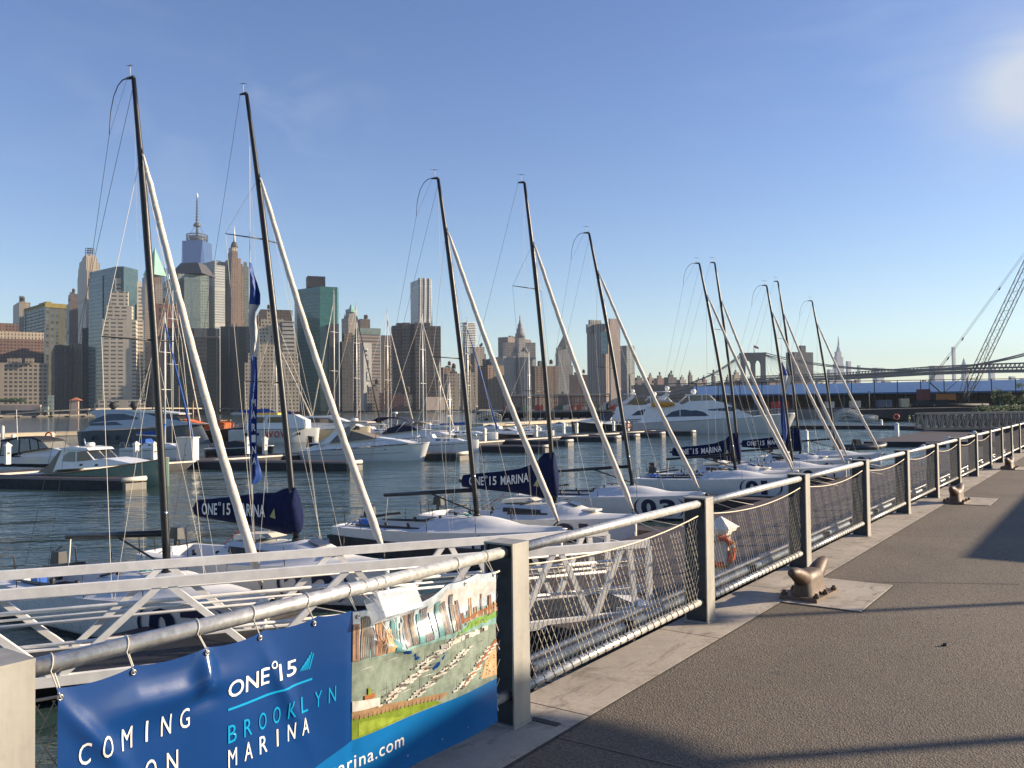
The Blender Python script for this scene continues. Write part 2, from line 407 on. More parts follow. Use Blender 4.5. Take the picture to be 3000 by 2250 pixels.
# far ledge of stone blocks under the shore road
# ---------------- skyline ----------------
TRIM = mat('roof_grey', (0.12, 0.115, 0.11), 0.9, vscale=0.05)
def foot(uL, uC, uR, D, a):
    """footprint of a rectangular block whose near corner is seen at uC and whose faces span uL..uR (a = turn of its sunny face)"""
    a = RAD(a); C = at(uC, 1180, D); d1 = Vector((math.cos(a), math.sin(a))); d2 = Vector((-math.sin(a), math.cos(a)))
    def hit(u, dr):
        q = px_dir(u, 1180); k = q.x / q.y
        # C + t*dr on the ray x = k*y
        den = dr.x - k * dr.y
        t = (k * C.y - C.x) / den if abs(den) > 1e-6 else 30
        return t
    t1 = hit(uR, d1) if uR > uC + 1 else 0.3 * D * (uC - uL) / 2500 + 8
    t2 = hit(uL, d2) if uL < uC - 1 else t1 * 0.8
    t1 = min(max(t1, 4), 160); t2 = min(max(t2, 4), 160)
    c = Vector((C.x, C.y)); return [c, c + d1 * t1, c + d1 * t1 + d2 * t2, c + d2 * t2]
def ztop(u, v, D): return at(u, v, D).z
FAC = {}
def F(key, *a, **k): FAC[key] = facade(key, *a, **k)
F('tan_grid', (0.40, 0.335, 0.26), (0.03, 0.035, 0.04), 4.2, 4.0, 0.62, 0.52)
F('tan_small', (0.36, 0.30, 0.235), (0.04, 0.04, 0.045), 3.0, 3.7, 0.5, 0.5)
F('brick_brown', (0.23, 0.14, 0.105), (0.03, 0.03, 0.035), 3.4, 3.6, 0.55, 0.45)
F('brown_grid', (0.17, 0.125, 0.10), (0.035, 0.032, 0.032), 3.6, 3.6, 0.55, 0.5)
F('cream', (0.56, 0.46, 0.35), (0.06, 0.055, 0.05), 3.4, 3.8, 0.36, 0.6)
F('cream_pier', (0.42, 0.35, 0.27), (0.09, 0.08, 0.07), 4.4, 60.0, 0.42, 0.96)
F('checker', (0.11, 0.11, 0.075), (0.025, 0.035, 0.05), 5.5, 4.2, 0.55, 0.72, vary=1.2)
F('blue_glass', (0.055, 0.10, 0.12), (0.045, 0.085, 0.10), 2.4, 3.9, 0.93, 0.80, 0.08, 0.3, vary=0.15)
F('stone_bands', (0.60, 0.52, 0.42), (0.10, 0.105, 0.10), 6.5, 3.95, 0.72, 0.42, vary=0.3)
F('green_glass', (0.035, 0.15, 0.135), (0.030, 0.135, 0.122), 2.6, 3.9, 0.95, 0.86, 0.08, 0.3, vary=0.12)
F('grey_green', (0.27, 0.30, 0.27), (0.07, 0.11, 0.105), 3.6, 4.0, 0.62, 0.55)
F('grey_green_glass', (0.20, 0.25, 0.23), (0.17, 0.22, 0.205), 3.0, 4.0, 0.9, 0.85, 0.15, 0.4, vary=0.1)
F('red_pier', (0.24, 0.12, 0.09), (0.04, 0.04, 0.045), 5.2, 8.0, 0.5, 0.7)
F('pale_stripes', (0.50, 0.49, 0.46), (0.22, 0.24, 0.24), 40, 4.0, 0.999, 0.45, vary=0.1)
F('grey_pier', (0.33, 0.33, 0.32), (0.17, 0.18, 0.19), 3.0, 90, 0.45, 0.99)
F('pine_brown', (0.26, 0.185, 0.14), (0.08, 0.06, 0.05), 3.6, 4.2, 0.42, 0.72)
F('lattice_green', (0.20, 0.22, 0.19), (0.08, 0.09, 0.09), 4, 5, 0.5, 0.5)
F('black_slab', (0.22, 0.175, 0.135), (0.018, 0.020, 0.022), 10.5, 300, 0.86, 0.999, vary=0.05, band=(4.1, 0.16, (0.045, 0.042, 0.04), 1))
F('black_slab_cap', (0.34, 0.29, 0.24), (0.03, 0.03, 0.035), 10.5, 13.0, 0.8, 0.72)
F('navy_slab', (0.12, 0.125, 0.13), (0.018, 0.022, 0.030), 9.0, 300, 0.88, 0.999, vary=0.05, band=(4.1, 0.14, (0.032, 0.035, 0.04), 1))
F('wedding_tan', (0.66, 0.54, 0.39), (0.05, 0.045, 0.04), 3.55, 3.9, 0.45, 0.46)
F('white_rows', (0.72, 0.63, 0.52), (0.07, 0.07, 0.07), 60, 4.2, 0.999, 0.4)
F('pink_bands', (0.37, 0.285, 0.25), (0.13, 0.14, 0.15), 60, 3.9, 0.999, 0.5, vary=0.1)
F('brown_tower', (0.225, 0.175, 0.145), (0.045, 0.042, 0.04), 4.6, 3.9, 0.62, 0.42)
F('steel_wave', (0.52, 0.52, 0.50), (0.16, 0.18, 0.20), 3.0, 3.3, 0.55, 0.5, 0.15, 0.35)
F('balcony', (0.245, 0.17, 0.125), (0.035, 0.03, 0.03), 6.0, 3.0, 0.42, 0.60)
F('grey_stone', (0.31, 0.30, 0.275), (0.10, 0.10, 0.10), 4.4, 5.2, 0.42, 0.62)
F('grey_stone_pier', (0.33, 0.315, 0.285), (0.13, 0.13, 0.125), 5.5, 30, 0.4, 0.9)
F('civic_tan', (0.34, 0.28, 0.235), (0.12, 0.11, 0.105), 3.2, 4.0, 0.6, 0.5, vary=0.1)
F('pearl_pier', (0.40, 0.33, 0.28), (0.15, 0.135, 0.125), 4.5, 300, 0.45, 0.999, vary=0.1)
F('pearl_plain', (0.52, 0.41, 0.35), (0.50, 0.39, 0.33), 40, 60, 0.3, 0.05, 0.8)
F('aqua_glass', (0.25, 0.36, 0.36), (0.20, 0.32, 0.33), 3.0, 4.0, 0.9, 0.8, 0.1, 0.3, vary=0.2)
F('grey_blue_glass', (0.10, 0.12, 0.13), (0.06, 0.075, 0.085), 3.0, 4.0, 0.7, 0.7, 0.1, 0.4)
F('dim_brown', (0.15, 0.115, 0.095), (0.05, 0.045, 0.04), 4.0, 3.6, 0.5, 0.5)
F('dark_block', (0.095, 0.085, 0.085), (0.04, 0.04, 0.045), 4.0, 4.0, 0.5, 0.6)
F('red_brick_low', (0.27, 0.13, 0.095), (0.06, 0.05, 0.045), 2.8, 3.4, 0.42, 0.55)
F('yellow_crown', (0.30, 0.235, 0.06), (0.16, 0.14, 0.04), 3.0, 4.0, 0.4, 0.6)
F('tower_glass', (0.16, 0.22, 0.33), (0.12, 0.17, 0.27), 3.0, 4.0, 0.92, 0.85, 0.06, 0.2, vary=0.1)
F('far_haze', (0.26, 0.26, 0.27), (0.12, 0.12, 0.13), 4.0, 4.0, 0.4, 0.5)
F('panel_white', (0.52, 0.50, 0.46), (0.48, 0.46, 0.42), 9.0, 9.0, 0.2, 0.2)
F('dark_window', (0.04, 0.04, 0.045), (0.02, 0.02, 0.025), 3, 4, 0.6, 0.6)
TANKW = mat('tank_wood', (0.12, 0.085, 0.06), 0.85, vscale=0.5)
COPPER = mat('copper_green', (0.16, 0.36, 0.27), 0.6, vscale=0.1)
SLATE = mat('slate_roof', (0.055, 0.052, 0.055), 0.7, vscale=0.1)
GOLD = mat('gilded_tile', (0.30, 0.22, 0.12), 0.45, vscale=0.3)
STEELW = mat('white_steel', (0.62, 0.62, 0.60), 0.5)
DKSTEEL = mat('dark_steel', (0.07, 0.07, 0.075), 0.5)
GROUND_B = 2.0
def block(par, name, uL, uC, uR, vt, D, a, fac, vb=None, z0=None, roof=None, cap=True):
    fp = foot(uL, uC, uR, D, a); zt = ztop(uC, vt, D); zb = GROUND_B if vb is None else ztop(uC, vb, D)
    mb = MB(); mb.prism(fp, zb, zt, FAC[fac] if isinstance(fac, str) else fac, roof or TRIM)
    o = mb.build(name, None, par)
    if cap:  # parapet
        cx = sum(p.x for p in fp) / 4; cy = sum(p.y for p in fp) / 4
        pb = MB(); g = [((p.x - cx) * 1.012 + cx, (p.y - cy) * 1.012 + cy) for p in fp]
        pb.prism(g, zt - 1.6, zt + 0.9, TRIM if roof is None else roof)
    return o, fp, zt
def base_of(u, D, name, label, cat, group='towers of the far skyline'):
    r = empty(name, (0, 0, 0)); tag(r, label, cat, group); return r
def roof_bits(par, fp, zt, n=3, h=5, seed=0):
    rn = random.Random(seed); c = (fp[0] + fp[2]) / 2; e1 = fp[1] - fp[0]; e2 = fp[3] - fp[0]
    for i in range(n):
        p = c + e1 * rn.uniform(-.25, .25) + e2 * rn.uniform(-.25, .25); s = min(e1.length, e2.length)
        ang = math.atan2(e1.y, e1.x)
        mb = MB(); mb.box((p.x, p.y, zt + h * rn.uniform(.3, .5)), (s * rn.uniform(.15, .4), s * rn.uniform(.15, .3), h * rn.uniform(.5, 1)), TRIM, Matrix.Rotation(ang, 3, 'Z')); mb.build('roof_plant', None, par)
    if seed in (2, 3, 8, 13, 15, 21, 22, 23, 24, 26, 27, 30, 31) or seed > 39:
        p = c + e1 * rn.uniform(-.3, .3) - e2 * .3; q = Vector((p.x, p.y, zt)); m2 = MB(); m2.lathe(q + Vector((0, 0, 3)), [(2.2, 0), (2.2, 4), (2.3, 4.1), (.2, 6)], 10, TANKW)
        for a_ in range(4): m2.tube([q + Vector((1.6 * math.cos(a_ * 1.57), 1.6 * math.sin(a_ * 1.57), 0)), q + Vector((1.6 * math.cos(a_ * 1.57), 1.6 * math.sin(a_ * 1.57), 3.2))], .2, 4, TANKW)
        m2.build('water_tank', None, par)
def tower(name, label, tiers, D, a, cat='tower', roof_h=5, seed=0, group='towers of the far skyline'):
    """tiers: (uL,uC,uR,vtop,facade[,dD]) from the ground up"""
    r = base_of(tiers[0][1], D, name, label, cat, group); last = None; vb = None
    for i, t in enumerate(tiers):
        dD = t[5] if len(t) > 5 else i * 3.0
        fp, zt = None, None
        o, fp, zt = block(r, 'main_block' if i == 0 else 'upper_block', t[0], t[1], t[2], t[3], D + dD, a, t[4])
        last = (fp, zt)
    if roof_h: roof_bits(r, last[0], last[1], 3, roof_h, seed)
    return r, last[0], last[1]
def pyramid(par, name, uL, uR, vb, vt, D, m, a=30, n=4, inset=0.0):
    cL, cR = at(uL, vb, D), at(uR, vb, D); c = (cL + cR) / 2; w_ = (cR - cL).length / 2; z1 = at((uL + uR) / 2, vt, D).z
    mb = MB(); c.y += w_
    ring = [(c.x + w_ * 1.15 * math.cos(RAD(a) + math.pi * 2 * k / n), c.y + w_ * 1.15 * math.sin(RAD(a) + math.pi * 2 * k / n)) for k in range(n)]
    mb.prism(ring, c.z, z1, m, None, True, max(inset, 0.02)); return mb.build(name, None, par)
def spire(par, name, u, vb, vt, D, r0, r1, m, dy=0):
    p = at(u, vb, D); q = at(u, vt, D); p.y += dy; q.y += dy; q.x = p.x
    MB().tube([p, q], [r0, r1], 8, m).build(name, None, par)

GRP = 'towers of the far skyline'
# --- left cluster
r, fp, z = tower('office_block', 'brown brick slab at the far left edge with tan row of openings under its roof', [(-60, -55, 129, 990, 'brick_brown'), ], 950, 34)
block(r, 'roof_storey', -58, -54, 128, 968, 950.5, 34, 'cream', 990); block(r, 'penthouse', -30, -28, 53, 945, 962, 34, 'brick_brown', 970)
r, fp, z = tower('office_block', 'low tan waterfront office with wide dark windows in front of the brown slab', [(-60, -50, 140, 1062, 'tan_grid')], 820, 24, roof_h=0)
for a_, b_ in ((18, 62), (70, 98)): block(r, 'penthouse', a_, a_ + 3, b_, 1049, 830, 24, 'tan_small', 1064)
block(r, 'side_wing', 138, 140, 157, 1158, 805, 24, 'grey_green', None)
tower('apartment_tower', 'square tan tower behind the yellow crowned glass one', [(37, 55, 88, 884, 'tan_small')], 1250, 38, roof_h=14, seed=2)
r, fp, z = tower('apartment_tower', 'dark chequered glass tower with mustard yellow roof edge', [(68, 131, 194, 896, 'checker')], 1050, 45, roof_h=0)
block(r, 'crown', 68, 131, 194, 887, 1049, 45, 'yellow_crown', 900); block(r, 'penthouse', 112, 135, 150, 884 - 1, 1060, 45, 'yellow_crown', 896); 
tower('office_tower', 'slim brown brick tower between the chequered tower and the cream one', [(194, 202, 228, 888, 'brown_grid'), (199, 206, 226, 860, 'brown_grid')], 1280, 35, roof_h=6, seed=3)
r, fp, z = tower('office_tower', 'tall cream limestone tower with stepped crown and antenna frame', [(226, 254, 297, 790, 'cream'), (228, 252, 292, 768, 'cream'), (231, 252, 284, 752, 'cream'), (240, 252, 276, 745, 'cream')], 1350, 35, roof_h=0)
mb = MB(); A = at(241, 744, 1352); A.y += 10
for dx in (0, 5.5, 11):
    for dy in (0, 6): mb.tube([A + Vector((dx, dy, 0)), A + Vector((dx, dy, 11))], 0.5, 5, DKSTEEL)
for zz in (4, 7.5, 11): 
    for dy in (0, 6): mb.tube([A + Vector((0, dy, zz)), A + Vector((11, dy, zz))], 0.5, 5, DKSTEEL)
mb.build('antenna_frame', None, r)
tower('office_block', 'dark block low beside the blue glass tower', [(150, 160, 205, 1011, 'dark_block')], 900, 30, seed=5)
tower('office_block', 'narrow pale ribbed block standing left of the blue glass tower', [(203, 206, 238, 1006, 'cream_pier')], 930, 20, roof_h=0)
tower('office_block', 'dark narrow block against the left foot of the blue glass tower', [(236, 240, 262, 960, 'dark_block')], 960, 30, roof_h=0)
# --- blue glass tower with stepped stone front
r = base_of(330, 850, 'office_tower', 'blue glass tower with a stepped pale stone front of window bands', 'tower')
Dq = 860
gl = [at(262, 1180, Dq + 34), at(337, 1180, Dq), at(362, 1180, Dq - 1), at(405, 1180, Dq + 22)]
fp = [Vector(p[:2]) for p in gl] + [Vector(at(405, 1180, Dq + 60)[:2]), Vector(at(285, 1180, Dq + 75)[:2])]
zt = ztop(340, 781, Dq); mb = MB(); mb.prism(fp, GROUND_B, zt, FAC['blue_glass'], TRIM); mb.build('glass_body', None, r)
fpa = [Vector(at(259, 1180, Dq + 36)[:2]), Vector(at(300, 1180, Dq + 15)[:2]), Vector(at(300, 1180, Dq + 70)[:2]), Vector(at(266, 1180, Dq + 75)[:2])]
MB().prism(fpa, GROUND_B, ztop(270, 814, Dq + 30), FAC['blue_glass'], TRIM).build('side_wing', None, r)
for i, (uL, uR, vt) in enumerate([(300, 398, 934), (311, 386, 893), (323, 374, 850), (337, 362, 810)]):
    A, B = at(uL, 1180, Dq - 12 + i * 3.2), at(uR, 1180, Dq - 12 + i * 3.2 + (uR - uL) * 0.10)
    d_ = Vector((-(B - A).y, (B - A).x)).normalized() * (22 - i * 2)
    fpx = [Vector(A[:2]), Vector(B[:2]), Vector(B[:2]) + d_, Vector(A[:2]) + d_]
    MB().prism(fpx, GROUND_B, ztop(uL, vt, Dq - 12), FAC['stone_bands'], TRIM).build('stone_step', None, r)
for i, (uL, uR, vt) in enumerate([(398, 420, 938), (398, 417, 890), (398, 414, 822)]):
    fpx = foot(uL, uL + 3, uR, Dq + 14 + i * 3, 30); MB().prism(fpx, GROUND_B, ztop(uL, vt, Dq + 14), FAC['stone_bands'], TRIM).build('side_step', None, r)
for uL, uR, v in ((272, 424, 1181), (284, 410, 1172)):
    fpx = foot(uL, uL + 4, uR, Dq - 30, 16); MB().prism(fpx, GROUND_B, ztop(uL, v, Dq - 30), FAC['stone_bands'], TRIM).build('podium', None, r)
# --- green pyramid tower
r, fp, z = tower('office_tower', 'brown tower with green copper pyramid roof behind the first black mast', [(412, 425, 478, 830, 'tan_small'), (416, 428, 474, 803, 'pine_brown')], 1500, 30, roof_h=0)
pyramid(r, 'roof', 414, 470, 804, 722, 1500, COPPER, 20, 4, 0.03)
r = base_of(470, 2100, 'office_tower', 'pale blue slanted glass wedge behind the green pyramid roof', 'tower')
A, B = at(455, 1100, 2100), at(495, 1100, 2100); za, zb_ = ztop(455, 778, 2100), ztop(495, 787, 2100)
vs = [(A.x, A.y, 0), (B.x, B.y, 0), (B.x, B.y, zb_), (A.x, A.y, za), (A.x, A.y + 40, 0), (B.x, B.y + 40, 0), (B.x, B.y + 40, zb_), (A.x, A.y + 40, za)]
MB().add(vs, [(0, 1, 2, 3), (5, 4, 7, 6), (1, 5, 6, 2), (4, 0, 3, 7), (3, 2, 6, 7)], mat('pale_glass', (0.42, 0.55, 0.62), 0.1)).build('glass_body', None, r)
tower('office_block', 'red brown pier fronted block below the green pyramid roof', [(440, 446, 536, 889, 'red_pier')], 940, 25, roof_h=4, seed=8)
tower('office_block', 'dark block right of the stepped stone front', [(418, 424, 478, 1000, 'dark_block')], 900, 25, roof_h=0)
# --- grey green tower with hipped roof
r, fp, z = tower('office_tower', 'grey green tower with black hipped roof beneath the tallest spire', [(477, 522, 612, 801, 'grey_green')], 1250, 33, roof_h=0)
pyramid(r, 'roof', 486, 604, 799, 764, 1251, SLATE, 40, 4, 0.55)
block(r, 'glass_front', 536, 540, 588, 812, 1238, 24, 'grey_green_glass', None)
# --- tallest glass tower
D = 2330; r = base_of(562, D, 'skyscraper', 'tallest blue glass skyscraper tapering to a ringed roof with long spire', 'skyscraper')
zt_, zb_ = ztop(562, 702, D), ztop(562, 1100, D)
cxy = at(562, 900, D); wb = 42.0; wt = 31.0
bs = [(cxy.x + wb * math.sqrt(2) * math.cos(RAD(a0)), cxy.y + 40 + wb * math.sqrt(2) * math.sin(RAD(a0)), 30) for a0 in (-95, -5, 85, 175)]
tp = [(cxy.x + wb * 0.98 * math.cos(RAD(a0)), cxy.y + 40 + wb * 0.98 * math.sin(RAD(a0)), zt_) for a0 in (-50, 40, 130, 220)]
vs = bs + tp; g1 = mat('tower_glass_side', (0.10, 0.16, 0.28), 0.10, 0.55, var=0.05, vscale=0.01)
MB().add(vs, [(0, 1, 4), (4, 1, 5), (1, 2, 5), (5, 2, 6), (2, 3, 6), (6, 3, 7), (3, 0, 7), (7, 0, 4), (4, 5, 6, 7)], g1).build('glass_body', None, r)
mb = MB(); cc = Vector((cxy.x, cxy.y + 40, zt_))
for zz, rr in ((8, 28), (14, 28), (20, 28)):
    mb.tube([cc + Vector((rr * math.cos(k * math.pi / 12), rr * math.sin(k * math.pi / 12), zz)) for k in range(25)], 1.5, 5, DKSTEEL, False)
for k in range(16): mb.tube([cc + Vector((26 * math.cos(k * math.pi / 8), 26 * math.sin(k * math.pi / 8), 0)), cc + Vector((28 * math.cos(k * math.pi / 8), 28 * math.sin(k * math.pi / 8), 20))], 1.0, 4, DKSTEEL)
mb.lathe(cc, [(20, 0), (20, 14)], 16, DKSTEEL); mb.build('antenna_ring', None, r)
zs = ztop(562, 557, D); mb = MB(); mb.tube([cc, cc + Vector((0, 0, 50)), Vector((cc.x, cc.y, zs))], [4.5, 3.0, 1.0], 8, DKSTEEL)
for k in range(9): zz = 45 + k * (zs - cc.z - 60) / 9; mb.lathe(cc + Vector((0, 0, zz)), [(5.5 - k * .3, 0), (5.5 - k * .3, 2.5)], 8, DKSTEEL)
mb.lathe(cc + Vector((0, 0, 46)), [(4, -4), (11, 0), (9, 6), (4, 9)], 10, DKSTEEL)
mb.lathe(Vector((cc.x, cc.y, zs - 12)), [(1.5, 0), (3, 4), (3, 9), (0.8, 14)], 8, STEELW)
for sg in (-1, 1): mb.tube([cc + Vector((26 * sg, 0, 10)), cc + Vector((2 * sg, 0, 55))], 0.5, 4, DKSTEEL)
mb.build('spire', None, r)
tower('office_tower', 'grey slab with pale window stripes between the hipped roof and the spired brown tower', [(590, 630, 662, 764, 'grey_pier')], 1350, 50, roof_h=4, seed=9)
r2, fp, z = tower('office_tower', 'pale horizontally striped slab just left of the spired brown tower', [(628, 630, 660, 776, 'pale_stripes')], 1330, 45, roof_h=0)
# --- spired brown tower
r, fp, z = tower('office_tower', 'slender brown stone tower with stepped crown, lantern and needle', [(655, 678, 716, 800, 'pine_brown'), (657, 679, 712, 770, 'pine_brown'), (660, 680, 707, 755, 'pine_brown'), (668, 682, 698, 735, 'pine_brown'), (671, 682, 695, 722, 'cream')], 1350, 35, roof_h=0)
pyramid(r, 'lantern', 673, 693, 722, 708, 1362, SLATE, 0, 8, 0.6); spire(r, 'needle', 682, 712, 659, 1362, 2.2, 0.3, STEELW, 8)
tower('office_tower', 'thin grey green lattice tower right of the needle topped tower', [(710, 714, 730, 780, 'lattice_green')], 1450, 30, roof_h=10, seed=4)
# --- dark slabs on the water front
r, fp, z = tower('office_block', 'wide black slab with pale vertical piers and a row of square openings on top', [(474, 476, 642, 988, 'black_slab')], 860, 10, roof_h=0)
block(r, 'roof_storey', 474, 476, 642, 961, 860.5, 10, 'black_slab_cap', 988)
r, fp, z = tower('office_block', 'black slab with thin piers left of the stepped tan building', [(642, 646, 740, 956, 'navy_slab')], 930, 12, roof_h=3, seed=12)
# --- stepped tan wedding cake
r = base_of(800, 870, 'office_block', 'tan stepped building like a wedding cake with many small windows', 'building')
for i, (uL, uR, vt) in enumerate([(712, 878, 1062), (722, 874, 1034), (734, 868, 1006), (744, 866, 978), (752, 862, 952), (760, 834, 934), (778, 805, 911)]):
    fpx = foot(uL, uL + 5, uR, 862 + i * 5, 16); MB().prism(fpx, GROUND_B, ztop(uL, vt, 862 + i * 5), FAC['wedding_tan'], TRIM).build('stepped_tier', None, r)
fpx = foot(826, 828, 863, 880, 16); MB().prism(fpx, GROUND_B, ztop(826, 940, 880), FAC['white_rows'], TRIM).build('side_wing', None, r)
tower('office_block', 'olive grey block rising behind the stepped tan building', [(752, 764, 858, 906, 'dim_brown')], 1120, 20, roof_h=4, seed=13)
# --- green glass tower
D = 950; r = base_of(930, D, 'office_tower', 'green glass tower with chamfered corners and dark rooftop box', 'tower')
fp = [Vector(at(864, 1180, D + 34)[:2]), Vector(at(872, 1180, D + 24)[:2]), Vector(at(939, 1180, D)[:2]), Vector(at(990, 1180, D + 8)[:2]), Vector(at(994, 1180, D + 16)[:2]), Vector(at(994, 1180, D + 60)[:2]), Vector(at(880, 1180, D + 80)[:2])]
MB().prism(fp, GROUND_B, ztop(930, 839, D), FAC['green_glass'], TRIM).build('glass_body', None, r)
block(r, 'penthouse', 898, 903, 955, 808, D + 22, 20, 'dark_window', 840); block(r, 'side_wing', 965, 968, 994, 948, D - 4, 20, 'dark_block')
# --- woolworth like gothic tower
r, fp, z = tower('office_tower', 'distant gothic tower with green pinnacled crown', [(1002, 1022, 1050, 930, 'tan_small'), (1014, 1024, 1042, 905, 'grey_stone')], 1750, 35, roof_h=0)
pyramid(r, 'roof', 1017, 1037, 914, 889, 1752, COPPER, 10, 8, 0.05)
for u in (1008, 1020, 1039, 1045): spire(r, 'pinnacle', u, 932, 918, 1755, 2.5, 0.2, COPPER, 8)
tower('office_tower', 'scaffolded brown tower right of the gothic crown', [(1050, 1058, 1086, 934, 'brown_grid')], 1600, 30, roof_h=10, seed=15)
# --- pink banded block
r, fp, z = tower('office_block', 'pinkish banded office with rounded green glass top storey', [(1016, 1050, 1116, 978, 'pink_bands')], 1000, 30, roof_h=0)
block(r, 'roof_storey', 1040, 1054, 1117, 960, 1006, 30, 'grey_green_glass', 979)
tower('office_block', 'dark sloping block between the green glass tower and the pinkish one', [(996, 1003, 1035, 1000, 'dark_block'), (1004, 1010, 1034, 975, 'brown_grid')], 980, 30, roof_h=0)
r, fp, z = tower('office_block', 'narrow white blank wall marked with dark squares below the pinkish block', [(1056, 1066, 1090, 1004, 'panel_white')], 900, 35, roof_h=0)
mb = MB()
A0 = fp[0]; e = (fp[1] - fp[0]).normalized(); nn = Vector((e.y, -e.x)); W_ = (fp[1] - fp[0]).length
for k, (x, zz, ww, hh) in enumerate([(.3, .88, .18, .03), (.35, .82, .2, .02), (.55, .7, .05, .1), (.6, .62, .4, .008), (.4, .5, .06, .14), (.62, .44, .4, .008), (.5, .3, .05, .16), (.7, .22, .4, .008)]):
    p = A0 + e * (W_ * x) + nn * 0.1; mb = MB(); mb.box((p.x, p.y, 2 + (z - 2) * zz), (W_ * ww, 0.6, (z - 2) * hh), FAC['dark_window'], Matrix.Rotation(math.atan2(e.y, e.x), 3, 'Z')); mb.build('dark_panel', None, r)
tower('office_block', 'grey balconied slab between the pinkish block and the brown twin slabs', [(1117, 1120, 1150, 982, 'balcony')], 1080, 20, roof_h=0)
# --- rippled steel tower
D = 1500; r = base_of(1236, D, 'apartment_tower', 'silver apartment tower with rippled steel front', 'tower')
fpx = foot(1205, 1228, 1268, D, 26); zt = ztop(1228, 817, D); e = fpx[1] - fpx[0]; nrm = Vector((e.y, -e.x)).normalized()
MB().prism(fpx, GROUND_B, zt - 1, FAC['steel_wave'], TRIM).build('core', None, r)
secs = []; NZ, NX = 46, 40
def rip(u_, z_): return 1.7 * (math.sin(u_ * 19 + 1.6 * math.sin(z_ * 5.0)) * 0.6 + math.sin(u_ * 37 + 2.6 * math.sin(z_ * 3.1 + 1)) * 0.4)
vs, fs, uvs = [], [], []
for j in range(NZ + 1):
    for i in range(NX + 1):
        u_ = i / NX; z_ = j / NZ; p = fpx[0] + e * u_ + nrm * (1.6 + rip(u_, z_)); vs.append((p.x, p.y, GROUND_B + (zt + 2 - GROUND_B) * z_ - (2 if i % 7 == 3 else 0) * (j == NZ)))
for j in range(NZ):
    for i in range(NX):
        a0 = j * (NX + 1) + i; fs.append((a0, a0 + 1, a0 + NX + 2, a0 + NX + 1))
        f_ = lambda q: ((q % (NX + 1)) / NX * e.length, vs[q][2]); uvs.append(tuple(f_(q) for q in fs[-1]))
MB().add(vs, fs, FAC['steel_wave'], uvs, True).build('rippled_front', None, r)
# --- brown twin slabs
r = base_of(1220, 950, 'office_block', 'broad brown office slabs with dark vertical gaps below the rippled tower', 'building')
for i, (uL, uR, vt, D) in enumerate([(1147, 1180, 954, 950), (1178, 1203, 945, 943), (1216, 1262, 945, 936), (1258, 1293, 955, 944)]):
    block(r, 'tower_slab', uL, uL + 3, uR, vt, D, 12, 'brown_tower')
block(r, 'gap_core', 1200, 1201, 1222, 948, 962, 12, 'dark_window'); 
block(r, 'roof_plant', 1160, 1165, 1180, 946, 958, 12, 'dark_block', 956)
# --- low waterfront row
low = [(1114, 1150, 1152, 'red_brick_low', 'red brick waterfront row house, leftmost of the low brick row'), (1150, 1183, 1155, 'red_brick_low', 'red brick house in the middle of the low row'), (1182, 1208, 1157, 'tan_small', 'grey tan house at the right end of the low brick row')]
for i, (a_, b_, v, f_, l_) in enumerate(low): tower('row_house', l_, [(a_, a_ + 2, b_, v, f_)], 880 + i * 6, 12, 'house', 2, i, 'low houses along the far waterfront')
tower('office_block', 'stepped tan block at the foot of the banded pinkish office', [(1069, 1075, 1125, 1150, 'tan_small'), (1075, 1082, 1112, 1133, 'tan_small')], 900, 20, roof_h=3, seed=21)
tower('warehouse', 'small cream low building under the brown twin slabs', [(1238, 1250, 1305, 1163, 'pearl_plain')], 880, 25, 'building', 0)
tower('apartment_block', 'narrow brown balconied tower right of the brown twin slabs', [(1293, 1300, 1326, 1076, 'balcony')], 1150, 30, roof_h=3, seed=22)
tower('apartment_block', 'tan apartment block with brown top right of the narrow balconied tower', [(1301, 1310, 1347, 1094, 'tan_small'), (1320, 1325, 1340, 1088, 'brown_grid')], 900, 22, roof_h=3, seed=23)
tower('apartment_block', 'tan apartment block behind the third black mast', [(1348, 1356, 1394, 1090, 'tan_small')], 930, 22, roof_h=3, seed=24)
r, fp, z = tower('apartment_tower', 'white skeletal tower with stacked offset balconies', [(1358, 1372, 1394, 947, 'lattice_green')], 1900, 35, roof_h=0)
mb = MB(); rn = random.Random(3)
for k in range(15):
    zz = ztop(1372, 945 + k * 5, 1900); c_ = (fp[0] + fp[2]) / 2
    mb.box((c_.x + rn.uniform(-3, 3), c_.y + rn.uniform(-3, 0), zz), ((fp[1] - fp[0]).length + rn.uniform(4, 12), (fp[3] - fp[0]).length + rn.uniform(3, 8), 1.3), STEELW, Matrix.Rotation(RAD(35), 3, 'Z'))
mb.build('balcony_slabs', None, r)
tower('office_tower', 'stone tower with stepped shoulders behind the white skeletal one', [(1349, 1360, 1425, 1035, 'brown_grid'), (1386, 1392, 1421, 1016, 'tan_small')], 1700, 30, roof_h=6, seed=26)
tower('apartment_block', 'dark brown balconied block left of the domed civic tower', [(1400, 1430, 1478, 1070, 'balcony')], 1060, 38, roof_h=10, seed=27)
tower('office_tower', 'dark sided office block behind the domed civic tower', [(1461, 1490, 1558, 987, 'brown_tower')], 2000, 60, roof_h=6, seed=28)
tower('office_block', 'pale brown wide block directly behind the domed civic tower', [(1474, 1482, 1571, 1003, 'civic_tan')], 1900, 15, roof_h=0)
